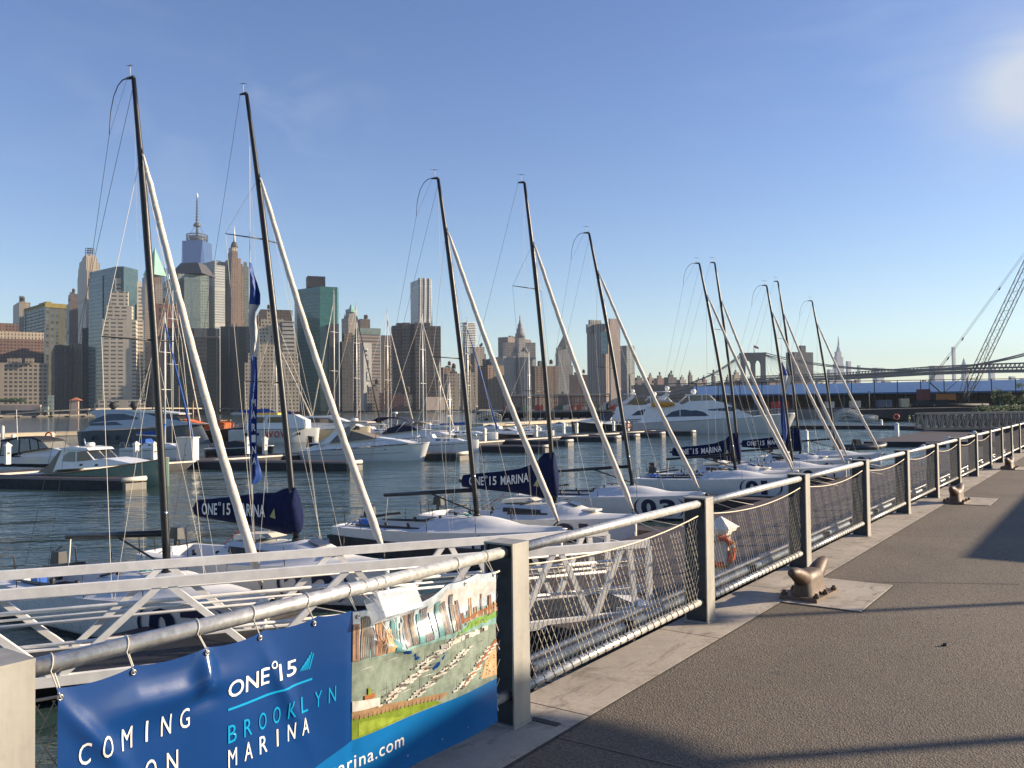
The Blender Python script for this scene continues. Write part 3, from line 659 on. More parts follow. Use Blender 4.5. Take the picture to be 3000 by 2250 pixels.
# --- civic tower
D = 1600; r = base_of(1520, D, 'civic_building', 'grey stone civic building with columns, round lantern tower and gilded statue', 'building')
block(r, 'wing', 1450, 1476, 1512, 1048, D, 30, 'grey_stone_pier'); block(r, 'wing', 1506, 1530, 1572, 1046, D + 6, 30, 'grey_stone_pier')
block(r, 'cornice', 1449, 1476, 1512, 1044, D - 1, 30, 'grey_stone', 1049)
block(r, 'tower_base', 1500, 1520, 1552, 1030, D + 14, 30, 'grey_stone'); block(r, 'tower_base', 1511, 1522, 1541, 988, D + 20, 30, 'grey_stone')
p = at(1524, 988, D + 30); MB().lathe(p, [(10, 0), (9, 8), (7, 8), (7, 16), (5, 17), (4.5, 24), (2.5, 27), (1.5, 32), (0.4, 36)], 12, FAC['grey_stone']).build('lantern', None, r)
MB().lathe(p + Vector((0, 0, 35)), [(0.7, 0), (1.2, 3), (0.9, 6), (0.4, 8)], 6, GOLD).build('statue', None, r)
for u in (1507, 1541): spire(r, 'turret', u, 1032, 1014, D + 22, 4.5, 0.4, FAC['grey_stone'], 4)
tower('apartment_block', 'brown apartment slab with pale balconies right of the civic tower', [(1546, 1568, 1635, 1072, 'balcony')], 1060, 25, roof_h=7, seed=30)
D = 1600; r, fp, z = tower('court_tower', 'grey stone tower with dark gilded pyramid roof', [(1625, 1634, 1680, 1070, 'grey_stone'), (1629, 1638, 1676, 1034, 'grey_stone_pier'), (1631, 1640, 1674, 1018, 'grey_stone')], D, 22, roof_h=0)
pyramid(r, 'roof', 1633, 1670, 1019, 984, D + 8, GOLD, 25, 4, 0.04); spire(r, 'finial', 1651, 986, 979, D + 22, 2, 0.3, GOLD, 4)
tower('office_block', 'low dark red block right of the pyramid roofed tower', [(1669, 1674, 1724, 1098, 'brick_brown')], 1350, 15, roof_h=6, seed=31)
# --- tall slab with blank panel
D = 1300; r = base_of(1770, D, 'office_tower', 'tall pinkish ribbed slab with aqua glass strip and blank stone panel', 'tower')
block(r, 'main_block', 1722, 1768, 1786, 948, D, 48, 'pearl_pier'); block(r, 'rib_tower', 1786, 1790, 1820, 933, D - 2, 24, 'pearl_plain')
block(r, 'glass_strip', 1764, 1766, 1784, 971, D - 3, 20, 'aqua_glass', 1036); block(r, 'roof_plant', 1727, 1732, 1765, 937, D + 10, 30, 'grey_stone', 950)
block(r, 'glass_corner', 1721, 1724, 1742, 950, D + 4, 30, 'grey_blue_glass', 975)
tower('office_tower', 'grey blue glass tower right of the tall pinkish slab', [(1818, 1838, 1861, 1012, 'grey_blue_glass'), (1845, 1848, 1860, 1095, 'grey_stone')], 1500, 40, roof_h=0)
# --- low silhouettes towards the bridge
rn = random.Random(11); k = 0
lab = ['brick block', 'tan block', 'brown block', 'grey block', 'stepped block', 'pale block', 'dark block']
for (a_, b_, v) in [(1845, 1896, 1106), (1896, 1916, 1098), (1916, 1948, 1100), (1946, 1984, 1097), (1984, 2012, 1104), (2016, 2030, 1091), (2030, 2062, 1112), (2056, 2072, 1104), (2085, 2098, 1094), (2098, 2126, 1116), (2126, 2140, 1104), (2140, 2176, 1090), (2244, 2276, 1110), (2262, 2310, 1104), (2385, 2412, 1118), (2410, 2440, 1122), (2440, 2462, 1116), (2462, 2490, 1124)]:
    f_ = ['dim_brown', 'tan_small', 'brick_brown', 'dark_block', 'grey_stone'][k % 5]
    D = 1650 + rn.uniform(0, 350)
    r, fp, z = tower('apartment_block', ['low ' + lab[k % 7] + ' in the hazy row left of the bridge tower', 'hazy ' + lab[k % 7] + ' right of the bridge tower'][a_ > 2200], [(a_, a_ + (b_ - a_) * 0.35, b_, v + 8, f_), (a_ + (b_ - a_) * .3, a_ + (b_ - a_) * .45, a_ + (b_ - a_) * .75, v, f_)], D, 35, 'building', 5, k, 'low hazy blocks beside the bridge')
    k += 1
for i, (a_, b_, v) in enumerate([(1850, 1960, 1128), (1950, 2080, 1132), (2070, 2180, 1136), (2180, 2330, 1134), (2320, 2470, 1136), (2440, 2600, 1138), (1690, 1760, 1150), (1590, 1700, 1160), (1470, 1600, 1162)]):
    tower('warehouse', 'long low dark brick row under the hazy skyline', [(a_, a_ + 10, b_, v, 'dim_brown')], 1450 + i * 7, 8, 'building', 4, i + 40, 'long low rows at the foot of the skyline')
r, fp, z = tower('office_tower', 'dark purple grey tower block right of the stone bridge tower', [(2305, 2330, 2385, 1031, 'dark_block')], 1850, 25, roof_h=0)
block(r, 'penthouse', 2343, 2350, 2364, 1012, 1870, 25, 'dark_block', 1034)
# --- midtown in the haze
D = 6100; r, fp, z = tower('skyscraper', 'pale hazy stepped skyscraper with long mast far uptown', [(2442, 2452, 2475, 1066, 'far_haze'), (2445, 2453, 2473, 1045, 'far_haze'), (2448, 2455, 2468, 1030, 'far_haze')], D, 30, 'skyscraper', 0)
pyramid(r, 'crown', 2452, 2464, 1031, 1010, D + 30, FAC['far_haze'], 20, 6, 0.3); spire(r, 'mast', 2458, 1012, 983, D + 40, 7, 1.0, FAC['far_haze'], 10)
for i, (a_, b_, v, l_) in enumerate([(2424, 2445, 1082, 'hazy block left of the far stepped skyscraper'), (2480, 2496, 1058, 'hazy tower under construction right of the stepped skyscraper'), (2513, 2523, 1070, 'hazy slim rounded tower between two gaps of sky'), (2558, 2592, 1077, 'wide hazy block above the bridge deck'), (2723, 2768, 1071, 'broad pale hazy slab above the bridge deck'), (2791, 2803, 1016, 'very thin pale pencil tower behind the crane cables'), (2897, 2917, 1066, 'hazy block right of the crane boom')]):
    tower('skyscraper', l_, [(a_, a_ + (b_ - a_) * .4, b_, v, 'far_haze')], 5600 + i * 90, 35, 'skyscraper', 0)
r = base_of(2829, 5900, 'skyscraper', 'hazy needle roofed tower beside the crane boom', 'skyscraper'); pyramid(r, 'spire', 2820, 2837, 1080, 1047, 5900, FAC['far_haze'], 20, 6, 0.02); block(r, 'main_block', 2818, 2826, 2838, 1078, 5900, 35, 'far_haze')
rn = random.Random(5)
for i in range(34):
    u = 2400 + i * 22 + rn.uniform(-6, 6); wd = rn.uniform(14, 30); v = rn.uniform(1106, 1124)
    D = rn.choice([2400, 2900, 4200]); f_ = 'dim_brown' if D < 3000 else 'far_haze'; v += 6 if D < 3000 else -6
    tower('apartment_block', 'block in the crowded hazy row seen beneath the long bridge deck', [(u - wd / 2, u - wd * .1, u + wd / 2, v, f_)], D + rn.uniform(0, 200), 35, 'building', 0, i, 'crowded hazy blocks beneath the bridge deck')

# ---------------- shore road, low shore things ----------------
VIA = mat('viaduct_concrete', (0.42, 0.35, 0.26), 0.85, vscale=0.05); VDK = mat('viaduct_steel', (0.07, 0.075, 0.07), 0.8, vscale=0.1)
def viaduct():
    r = empty('elevated_highway'); tag(r, 'long thin tan elevated highway running along the far shore', 'highway')
    pts = [at(30, 1213, 740), at(140, 1205, 745), at(265, 1199, 755), at(430, 1196, 800), at(620, 1197, 880), at(900, 1195, 1000), at(1150, 1193, 1120), at(1420, 1190, 1260)]
    mb = MB()
    for a, b in zip(pts[:-1], pts[1:]): mb.beam(a, b + (b - a) * 0.002, 16, 1.1, VIA)
    mb.build('road_deck', None, r)
    mb = MB()
    for a, b in zip(pts[1:-1], pts[2:]):
        n_ = int((b - a).length / 18)
        for i in range(n_):
            p = a + (b - a) * (i / n_)
            for dy in (-5, 5): mb.box((p.x, p.y + dy, (p.z + 1.5) / 2), (1.2, 1.2, p.z - 1.5), VDK)
    tag(mb.build('support_columns', None, r), kind='stuff')
viaduct()
def quay_edge():
    mb = MB(); m = mat('pale_quay_cap', (0.36, 0.31, 0.24), 0.85, vscale=0.05)
    pts = [at(-200, 1222, 690), at(0, 1222, 762), at(420, 1216, 830), at(700, 1212, 930), at(1100, 1208, 1125), at(1400, 1205, 1260)]
    for a, b in zip(pts[:-1], pts[1:]):
        a2 = Vector((a.x, a.y, 1.6)); b2 = Vector((b.x, b.y, 1.6)); mb.beam(a2, b2, 8, 1.0, m)
        n_ = int((b2 - a2).length / 12)
        for i in range(n_): p = a2 + (b2 - a2) * (i / n_); mb.box((p.x, p.y, 0.4), (1.0, 6, 1.8), VDK)
    tag(mb.build('far_quay_edge'), kind='structure')
quay_edge()
r = empty('pump_house'); tag(r, 'small square tan hut with red hipped roof on the far quay', 'building')
block(r, 'wall', 198, 203, 229, 1172, 775, 15, 'pearl_plain'); pyramid(r, 'roof', 194, 232, 1173, 1164, 773, mat('red_tile', (0.40, 0.13, 0.07), 0.8), 55, 4, 0.05)
r = empty('terminal_building'); tag(r, 'low flat terminal with long dark opening at the far left shore', 'building')
block(r, 'wall', -60, -55, 118, 1188, 745, 12, 'pearl_plain'); block(r, 'side_wing', 118, 120, 140, 1190, 752, 12, 'grey_green')
mb = MB(); A, B = at(4, 1208, 742), at(112, 1208, 738); mb.beam(A, B, 2, 3.2, FAC['dark_window']); mb.build('opening', None, r)

# ---------------- bridge ----------------
def bridge():
    r = empty('suspension_bridge'); tag(r, 'old stone towered suspension bridge with its long deck rising to the right', 'bridge')
    st = mat('bridge_stone', (0.25, 0.185, 0.15), 0.9, vscale=0.15); sd = mat('bridge_steel', (0.17, 0.15, 0.13), 0.8, vscale=0.2)
    D = 1330; a = RAD(12)
    cL, cR = at(2173, 1185, D), at(2243, 1185, D); ctr = (cL + cR) / 2; Wd = (cR - cL).length; zt = ztop(2207, 1034, D)
    zd = ztop(2207, 1108, D)
    T = empty('bridge_tower_frame', (ctr.x, ctr.y, 0), -a); T.parent = r
    mb = MB()
    def col(x0, x1, z0, z1, dp=15): mb.box(((x0 + x1) / 2, 0, (z0 + z1) / 2), (x1 - x0, dp, z1 - z0), st)
    h = Wd / 2; th = zt - 5
    za = zd + (th - zd) * 0.80
    for x0, x1 in ((-h, -h * .62), (-h * .17, h * .17), (h * .62, h)): col(x0, x1, 0, th)
    col(-h, h, 0, zd - 2, 16)
    # gothic arches
    for cx, hw in ((-h * .395, h * .225), (h * .395, h * .225)):
        n = 10; outer = []
        zs = zd + (th - zd) * 0.52
        pts = []
        for i in range(n + 1):
            t = i / n; pts.append((cx - hw + hw * (1 - math.cos(t * math.pi / 2)) , zs + (za - zs) * math.sin(t * math.pi / 2)))
        pts2 = [(2 * cx - x, z) for x, z in pts[::-1]][1:]
        arc = pts + pts2
        for (xa, z1), (xb, z2) in zip(arc[:-1], arc[1:]):
            vs = [(xa, -7, z1), (xb, -7, z2), (xb, -7, th), (xa, -7, th), (xa, 7, z1), (xb, 7, z2), (xb, 7, th), (xa, 7, th)]
            mb.add(vs, [(0, 1, 2, 3), (5, 4, 7, 6), (0, 4, 5, 1)], st)
    mb.box((0, 0, th + 1.5), (Wd * 1.03, 18, 3), st); mb.box((0, 0, th + 4), (Wd * 1.08, 19, 2), st)
    mb.build('bridge_tower', None, T)
    T.name = 'tower'
    # flag
    p = Vector((2, 0, th + 5)); m2 = MB(); m2.tube([p, p + Vector((0, 0, 12))], 0.5, 5, DKSTEEL); m2.add([p + Vector((0.5, 0, 12)), p + Vector((7, 0.5, 9)), p + Vector((7, 0.5, 5.5)), p + Vector((0.5, 0, 8))], [(0, 1, 2, 3)], mat('flag_red', (0.5, 0.12, 0.10), 0.8)); m2.build('flag', None, T)
    # deck
    pts = [at(1700, 1180, 1460), at(1900, 1163, 1420), at(2030, 1136, 1390), at(2207, 1110, 1345), at(2450, 1102, 1180), at(2700, 1086, 1000), at(2860, 1079, 900), at(3080, 1074, 780)]
    mb = MB()
    for a_, b_ in zip(pts[:-1], pts[1:]):
        mb.beam(a_, b_, 24, 1.5, sd); up = Vector((0, 0, 6.5))
        mb.beam(a_ - up * .55, b_ - up * .55, 22, 3.2, sd)
        for sg in (-1, 1):
            y = Vector((0, sg * 11, 0)); mb.beam(a_ + y + up * .6, b_ + y + up * .6, .8, .8, sd)
            n_ = max(3, int((b_ - a_).length / 7))
            for i in range(n_):
                p0 = a_ + (b_ - a_) * (i / n_) + y; p1 = a_ + (b_ - a_) * ((i + 1) / n_) + y
                mb.beam(p0, p0 + up * .6, .45, .45, sd); mb.beam(p0 - up * .5, p1 + up * .6, .45, .35, sd)
    mb.build('deck', None, r)
    mb = MB()
    for i in range(9):
        p = at(1720 + i * 55, 1200, 1455 - i * 8); z = pts[0].z + (pts[3].z - pts[0].z) * i / 9
        mb.box((p.x, p.y, z / 2), (5, 14, z), st)
    mb.build('approach_piers', None, r)
    # main cables, stays and hangers
    def cable(P0, P1, sag, n=24):
        return [P0.lerp(P1, i / n) + Vector((0, 0, -4 * sag * (i / n) * (1 - i / n))) for i in range(n + 1)]
    tl, tr = at(2175, 1036, D), at(2241, 1036, D)
    for sg in (-1, 1):
        off = Vector((0, sg * 10, 0))
        mb = MB(); cl = cable(tl + off, at(2020, 1122, 1390) + off, 6); mb.tube(cl, 0.75, 5, sd)
        cr = cable(tr + off, at(2715, 1083, 990) + off, 8) + cable(at(2715, 1083, 990) + off, at(3120, 1005, 760) + off, 5)[1:]; mb.tube(cr, 0.75, 5, sd); mb.build('main_cable', None, r)
    mb = MB()
    for i in range(12):
        t = i / 12; mb.tube([tl + Vector((0, 0, -2)), at(2160 - i * 12, 1112 + i * 1.9, 1350)], 0.22, 3, sd, False, False)
        mb.tube([tr + Vector((0, 0, -2)), at(2254 + i * 16, 1108 - i * .4, 1330 - i * 12)], 0.22, 3, sd, False, False)
    tag(mb.build('stay_cables', None, r), kind='stuff')
bridge()
# ---------------- guard railing ----------------
STEELP = mat('painted_galv_steel', (0.34, 0.325, 0.29), 0.55, 0.3, 0.22, 9.0, stretch=(1, 1, 0.12), bump=0.1, bscale=12)
GALV = mat('galvanised_pipe', (0.58, 0.57, 0.53), 0.36, 0.5, 0.3, 28.0, bump=0.12, bscale=60, bdist=0.002)
GALVD = mat('galvanised_dull', (0.36, 0.40, 0.43), 0.45, 0.7, 0.25, 14.0)
WIRE = mat('net_wire', (0.50, 0.43, 0.32), 0.55, 0.0, 0)
ROPE = mat('edge_rope_steel', (0.62, 0.54, 0.42), 0.6, 0.1, 0)
TIE = mat('cable_tie', (0.62, 0.58, 0.50), 0.5, 0, 0)
RUBBER = mat('dark_rubber', (0.025, 0.025, 0.028), 0.6)
STEP = 2.66
STEEL_SHADE = mat('post_shade_steel', (0.045, 0.048, 0.052), 0.6, 0.3, 0.3, 6.0)  # shaded side of the posts: the shade is put into this darker colour
def railing():
    r = empty('guard_railing', P(0, 0, DECK_Z)); inv = r.location.copy()
    tag(r, 'long steel guard railing with wire net panels along the promenade edge', 'railing')
    def bld(mb, name, smooth=None):
        mb.v = [tuple(Vector(v) - inv) for v in mb.v]; return mb.build(name, None, r)
    posts = [k * STEP for k in range(-2, 74)]
    R = Matrix.Rotation(RZ, 3, 'Z')
    ang = RZ
    def post_mb():
        mb = MB(); H = 1.0; L, Wd, t = 0.155, 0.195, 0.010
        # C section open towards the near end: web on the far end? two flanges and a web, plus closed top plate
        mb.box((L / 2, t / 2, H / 2), (L, t, H), STEELP)                    # walkway side plate
        mb.box((L / 2, Wd - t / 2, H / 2), (L, t, H), STEELP)               # water side plate
        mb.box((L * 0.15, Wd / 2, H / 2), (t, Wd - 2 * t, H - 2 * t), STEEL_SHADE)   # web, with shade put into its colour
        mb.box((L / 2, Wd / 2, H - t / 2 + 0.002), (L + .002, Wd + .002, t), STEELP)        # top cap
        mb.box((L / 2, Wd / 2, 0.012), (L + 0.01, Wd + 0.01, 0.012), STEELP)
        return mb
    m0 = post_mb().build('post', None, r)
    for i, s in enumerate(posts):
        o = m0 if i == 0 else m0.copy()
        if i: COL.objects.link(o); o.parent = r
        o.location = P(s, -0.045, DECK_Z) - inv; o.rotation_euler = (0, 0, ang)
    zt, zb, rr = DECK_Z + 0.955, DECK_Z + 0.175, 0.0275
    for i, s in enumerate(posts[:-1]):
        a, b = s + 0.03, s + STEP + 0.02
        mb = MB(); mb.tube([P(a, -0.105, zt), P(b, -0.105, zt)], 0.030, 16 if i < 6 else 8, GALV)
        mb.build('top_rail', None, r); o = r.children[-1] if False else None
        bpy.data.objects  # keep order
        ob = COL.objects[-1]
        ob.data.transform(Matrix.Translation(-inv))
        mb = MB(); mb.tube([P(a, -0.105, zb), P(b, -0.105, zb)], rr, 16 if i < 6 else 8, GALV)
        if i < 9:   # cable wrapped round the lower rail
            n = 24
            for j in range(n):
                s_ = a + 0.12 + (b - a - 0.22) * j / n; ring = [P(s_ + 0.012 * k / 10, -0.105, zb) + Vector((PN.x, PN.y, 0)) * ((rr + 0.003) * math.cos(k * math.pi / 5)) + Vector((0, 0, (rr + 0.003) * math.sin(k * math.pi / 5))) for k in range(11)]
                mb.tube(ring, 0.003, 4, RUBBER, False)
        mb.build('bottom_rail', None, r); COL.objects[-1].data.transform(Matrix.Translation(-inv))
        # net
        if s > -6 and i < 42:
            mb = MB(); L0, L1 = a + 0.10, b - 0.09; nL = L1 - L0
            near = i < 7; cw = 0.052 if i < 14 else 0.12; chh = 0.092 if i < 14 else 0.2; wr = 0.0021 if i < 3 else 0.0013
            def topz(s_): t = (s_ - L0) / nL; return DECK_Z + 0.865 - 0.20 * t * (1 - t) * 1.3
            z0 = zb + 0.02
            if i < 10:
                tp = [P(L0 + nL * j / 12, -0.085, topz(L0 + nL * j / 12)) for j in range(13)]
                mb.tube(tp, 0.0055, 5, ROPE)
            n = int(nL / cw); Hh = 0.70; lean = Hh * cw / chh
            for fam in (1, -1):
                for j in range(-int(lean / cw) - 1, n + int(lean / cw) + 2):
                    sa = L0 + j * cw if fam > 0 else L0 + j * cw
                    # line s = sa + fam*lean*(z-z0)/Hh ; clip
                    pts = []
                    for q in range(0, 15):
                        z = z0 + Hh * q / 14; s_ = sa + fam * lean * q / 14
                        if L0 <= s_ <= L1 and z <= topz(s_): 
                            wob = 0.004 * math.sin(q * 3.1 + j) ; pts.append(P(s_ + wob, -0.086 + (0.002 * fam), z))
                    if len(pts) > 1: mb.tube([pts[0]] + pts[1:-1:(2 if near else 6)] + [pts[-1]], wr, 3, WIRE, False, False)
            mb.build('net_panel', None, r); COL.objects[-1].data.transform(Matrix.Translation(-inv))
    return r
railing()
def edge_pipe():
    mb = MB(); mb.tube([P(-8, -0.45, DECK_Z + 0.075), P(100, -0.45, DECK_Z + 0.075)], 0.045, 10, GALVD)
    mb2 = MB()
    mb.build('service_pipe'); o = COL.objects[-1]; tag(o, 'grey galvanised service pipe clipped to the pier edge behind the railing', 'pipe')
    r = empty('service_conduit', (0, 0, 0)); tag(r, 'thin pale conduit running above the service pipe', 'pipe')
    MB().tube([P(-8, -0.44, DECK_Z + 0.145), P(100, -0.44, DECK_Z + 0.145)], 0.018, 8, GALV).build('conduit', None, r)
    for k in range(40):
        s = -6 + k * 1.33; MB().box(P(s, -0.415, DECK_Z + 0.05), (0.03, 0.14, 0.17), RUBBER, Matrix.Rotation(RZ, 3, 'Z')).build('clamp', None, r)
edge_pipe()

# ---------------- banner ----------------
BS0, BS1 = -2.45, -0.165
def bpt(s, z, off=0.0):
    """point of the hung vinyl at length s and height z over the deck"""
    t = (s - BS0) / (BS1 - BS0); h = (z - 0.10) / 0.79
    def g(cs, cz, ws, wz, a, sk=0.0): 
        ds = (s - cs - sk * (z - cz)) / ws; dz = (z - cz) / wz; return a * math.exp(-ds * ds - dz * dz)
    d = 0.010 * math.sin(t * 9.0 + h * 1.3) * (0.4 + 0.6 * math.sin(math.pi * h)) + 0.006 * math.sin(t * 23 + 2 * h)
    d += g(-2.05, 0.76, 0.22, 0.055, 0.024, 0.0) + g(-2.33, 0.70, 0.035, 0.16, 0.016, -0.75) + g(-1.93, 0.80, 0.035, 0.07, 0.030) - g(-1.93, 0.71, 0.06, 0.03, 0.016)
    d += g(-1.55, 0.62, 0.035, 0.17, 0.016, -0.5) + g(-0.72, 0.66, 0.28, 0.05, 0.016, 0) + g(-0.62, 0.58, 0.04, 0.10, 0.018, 0.9) + g(-0.95, 0.68, 0.04, 0.10, 0.020, -1.6) - g(-0.70, 0.80, 0.2, 0.05, 0.02)
    d += g(-1.2, 0.55, 0.02, 0.5, -0.008)
    zz = z
    if z > 0.6: zz = z + 0.012 - 0.016 * (z - 0.6) / 0.29 * abs(math.sin((s - BS0) * math.pi / 0.265)) ** 0.7
    if z > 0.6 and -1.22 < s < -0.55:
        zz -= (z - 0.6) / 0.29 * 0.055 * math.sin((s + 1.22) / 0.67 * math.pi)
    return P(s, -0.035 + d + off, DECK_Z + zz)
def banner():
    r = empty('banner', P(BS0, 0, DECK_Z)); inv = r.location.copy()
    tag(r, 'blue vinyl marina banner with a printed harbour picture tied to the railing', 'banner')
    def done(mb, name, m=None, par=r):
        o = mb.build(name, m, par); o.data.transform(Matrix.Translation(-inv)); return o
    def vinyl(name, col, rough=0.22):
        return mat(name, col, rough, 0, 0.28 if 'print' in name else 0.06, 22.0 if 'print' in name else 4.0, spec=0.55, bump=0.05, bscale=9)
    BLUE = vinyl('vinyl_blue', (0.006, 0.042, 0.165)); SKYB = vinyl('vinyl_light_blue', (0.006, 0.125, 0.34)); WHT = vinyl('vinyl_white', (0.78, 0.76, 0.70), 0.3)
    CY = vinyl('vinyl_cyan', (0.008, 0.27, 0.52)); BACK = vinyl('vinyl_back', (0.6, 0.6, 0.58), 0.5)
    # sheet
    NS, NZ = 190, 60; mb = MB(); vs = []; fs = []
    for j in range(NZ + 1):
        for i in range(NS + 1): vs.append(bpt(BS0 + (BS1 - BS0) * i / NS, 0.10 + 0.79 * j / NZ))
    for j in range(NZ):
        for i in range(NS): a = j * (NS + 1) + i; fs.append((a, a + 1, a + NS + 2, a + NS + 1))
    mb.add(vs, fs, BLUE, None, True); done(mb, 'sheet')
    def patch(mb, poly, m, off, cut=0.05):
        """flat printed area laid on the cloth: fine grid clipped to a convex polygon (s,z)"""
        import bmesh
        bm = bmesh.new(); vv = [bm.verts.new((x, y, 0)) for x, y in poly]; bm.faces.new(vv)
        bmesh.ops.triangulate(bm, faces=bm.faces[:])
        for _ in range(5):
            es = [e for e in bm.edges if e.calc_length() > cut]
            if not es: break
            bmesh.ops.subdivide_edges(bm, edges=es, cuts=1); bmesh.ops.triangulate(bm, faces=bm.faces[:])
        bm.verts.index_update()
        mb.add([bpt(v.co.x, v.co.y, off) for v in bm.verts], [tuple(v.index for v in f.verts) for f in bm.faces], m, None, True); bm.free()
    # lower light blue band
    mb = MB(); patch(mb, [(BS0, 0.10), (BS1, 0.10), (BS1, 0.325), (-1.2, 0.335), (-1.9, 0.17), (BS0, 0.10)][:5], SKYB, 0.0015, 0.04); done(mb, 'lower_band')
    # picture
    mb = MB(); pal = {k: vinyl('print_' + k, c) for k, c in dict(sky=(0.44, 0.50, 0.54), cloud=(0.52, 0.48, 0.45), water=(0.21, 0.25, 0.20), river=(0.20, 0.34, 0.31), grass=(0.17, 0.23, 0.03), grass2=(0.23, 0.29, 0.04), wall=(0.30, 0.19, 0.10), dock=(0.33, 0.12, 0.05), brick=(0.30, 0.17, 0.11), tower=(0.16, 0.13, 0.13), teal=(0.10, 0.26, 0.26), boat=(0.52, 0.49, 0.43), shade=(0.13, 0.12, 0.11), sand=(0.52, 0.34, 0.18), island=(0.16, 0.30, 0.07), glassy=(0.25, 0.34, 0.38)).items()}
    PS0, PS1 = -1.2, BS1
    X = lambda t: PS0 + (PS1 - PS0) * t
    o1, o2, o3, o4 = 0.0015, 0.0028, 0.0041, 0.0054
    patch(mb, [(X(0), .335), (X(1), .325), (X(1), .885), (X(0), .885)], pal['water'], o1, 0.04)
    patch(mb, [(X(0), .70), (X(1), .66), (X(1), .887), (X(0), .887)], pal['sky'], o2, 0.04)
    patch(mb, [(X(.45), .80), (X(.8), .74), (X(1), .79), (X(1), .84), (X(.6), .86)], pal['cloud'], o3, 0.04)
    patch(mb, [(X(0), .66), (X(1), .60), (X(1), .72), (X(.5), .70), (X(0), .70)], pal['river'], o3, 0.04)
    patch(mb, [(X(.63), .615), (X(.8), .63), (X(1), .635), (X(1), .668), (X(.8), .665)], pal['island'], o4, 0.04)
    rn = random.Random(9)
    TW = [(0, .03, .14, 'brick'), (.035, .09, .17, 'shade'), (.10, .13, .12, 'tower'), (.125, .185, .165, 'brick'), (.19, .235, .10, 'sand'), (.235, .275, .15, 'teal'), (.275, .29, .12, 'glassy'), (.30, .345, .16, 'tower'), (.35, .385, .175, 'shade'), (.39, .425, .14, 'teal'), (.43, .475, .165, 'tower'), (.48, .51, .12, 'glassy'), (.515, .55, .15, 'teal'), (.555, .60, .13, 'tower'), (.61, .635, .155, 'shade'), (.64, .665, .10, 'brick'), (.67, .69, .12, 'tower')]
    for i, (xa, xb, h, c) in enumerate(TW):
        zb = .690 - .02 * xa; k_ = .012 * math.sin(i * 2.3); of = o4 + 0.0002 * i
        patch(mb, [(X(xa), zb - .03), (X(xb), zb - .03), (X(xb) + k_, zb + h), (X(xa) + k_, zb + h)], pal[c], of, 0.04)
        for q in range(int((xb - xa) / .012)):
            xq = xa + .004 + q * .012; patch(mb, [(X(xq), zb - .02), (X(xq + .003), zb - .02), (X(xq + .003) + k_ * .9, zb + h * .92), (X(xq) + k_ * .9, zb + h * .92)], pal[rn.choice(['glassy', 'sand', 'shade'])], of + .0004, 0.06)
    for i in range(26):
        x = 0.68 + i * 0.0125; h = rn.uniform(.015, .06) if i not in (7, 8, 15) else .115; patch(mb, [(X(x), .67), (X(x + .010), .67), (X(x + .010), .67 + h), (X(x), .67 + h)], pal[rn.choice(['brick', 'sand', 'dock', 'tower'])], o4 + 0.0002 * i, 0.04)
    for i in range(24):
        x = rn.uniform(0, .95); z = rn.uniform(.45, .62); patch(mb, [(X(x), z), (X(x + rn.uniform(.03, .1)), z + .002), (X(x + .05), z + .005)], pal[rn.choice(['river', 'shade'])] if i % 3 else pal['cloud'], o2 + .0002, 0.05)
    for i in range(40):
        x = rn.uniform(.84, .985); z = rn.uniform(.36, .36 + (x - .80) * .8); patch(mb, [(X(x), z), (X(x + .008), z), (X(x + .008), z + .006), (X(x), z + .006)], pal[rn.choice(['shade', 'boat', 'teal', 'dock'])], o3, 0.05)
    for i in range(16):
        x = rn.uniform(.64, .98); z = .622 + rn.uniform(0, .035); patch(mb, [(X(x), z), (X(x + .02), z), (X(x + .014), z + .012), (X(x + .004), z + .012)], pal[rn.choice(['grass', 'shade', 'grass2'])], o4 + .001, 0.05)
    patch(mb, [(X(.70), .677), (X(1), .700), (X(1), .712), (X(.70), .684)], pal['dock'], o4 + 0.004, 0.04)
    patch(mb, [(X(.93), .66), (X(.96), .66), (X(.955), .77), (X(.935), .77)], pal['brick'], o4 + 0.004, 0.04)
    patch(mb, [(X(0), .335), (X(.55), .335), (X(.5), .36), (X(.25), .395), (X(0), .425)], pal['grass'], o2, 0.04)
    patch(mb, [(X(.03), .345), (X(.3), .345), (X(.15), .385), (X(.03), .40)], pal['grass2'], o3, 0.04)
    patch(mb, [(X(0), .425), (X(.3), .39), (X(.56), .355), (X(.60), .372), (X(.3), .415), (X(0), .465)], pal['wall'], o3, 0.04)
    for i in range(22): patch(mb, [(X(.01 + i * .025), .418 - i * .003), (X(.018 + i * .025), .418 - i * .003), (X(.018 + i * .025), .437 - i * .003), (X(.01 + i * .025), .437 - i * .003)], pal['brick'], o4, 0.05)
    patch(mb, [(X(0), .455), (X(.15), .44), (X(.15), .475), (X(0), .50)], pal['boat'], o4 + .001, 0.05); patch(mb, [(X(.06), .49), (X(.12), .485), (X(.12), .505), (X(.06), .51)], pal['dock'], o4 + .002, 0.05); patch(mb, [(X(.08), .505), (X(.095), .503), (X(.095), .535), (X(.08), .537)], pal['grass2'], o4 + .002, 0.05)
    def strip(a, b, w_, c, o): patch(mb, [(X(a[0]), a[1] - w_), (X(b[0]), b[1] - w_), (X(b[0]), b[1] + w_), (X(a[0]), a[1] + w_)], pal[c], o, 0.05)
    strip((.70, .365), (1.0, .525), .010, 'dock', o4); patch(mb, [(X(.86), .36), (X(1), .345), (X(1), .50), (X(.9), .44)], pal['sand'], o2, 0.05)
    for r0, r1 in (((.20, .445), (.45, .53)), ((.38, .42), (.72, .545)), ((.42, .54), (.64, .62))):
        strip(r0, r1, .0022, 'dock', o3)
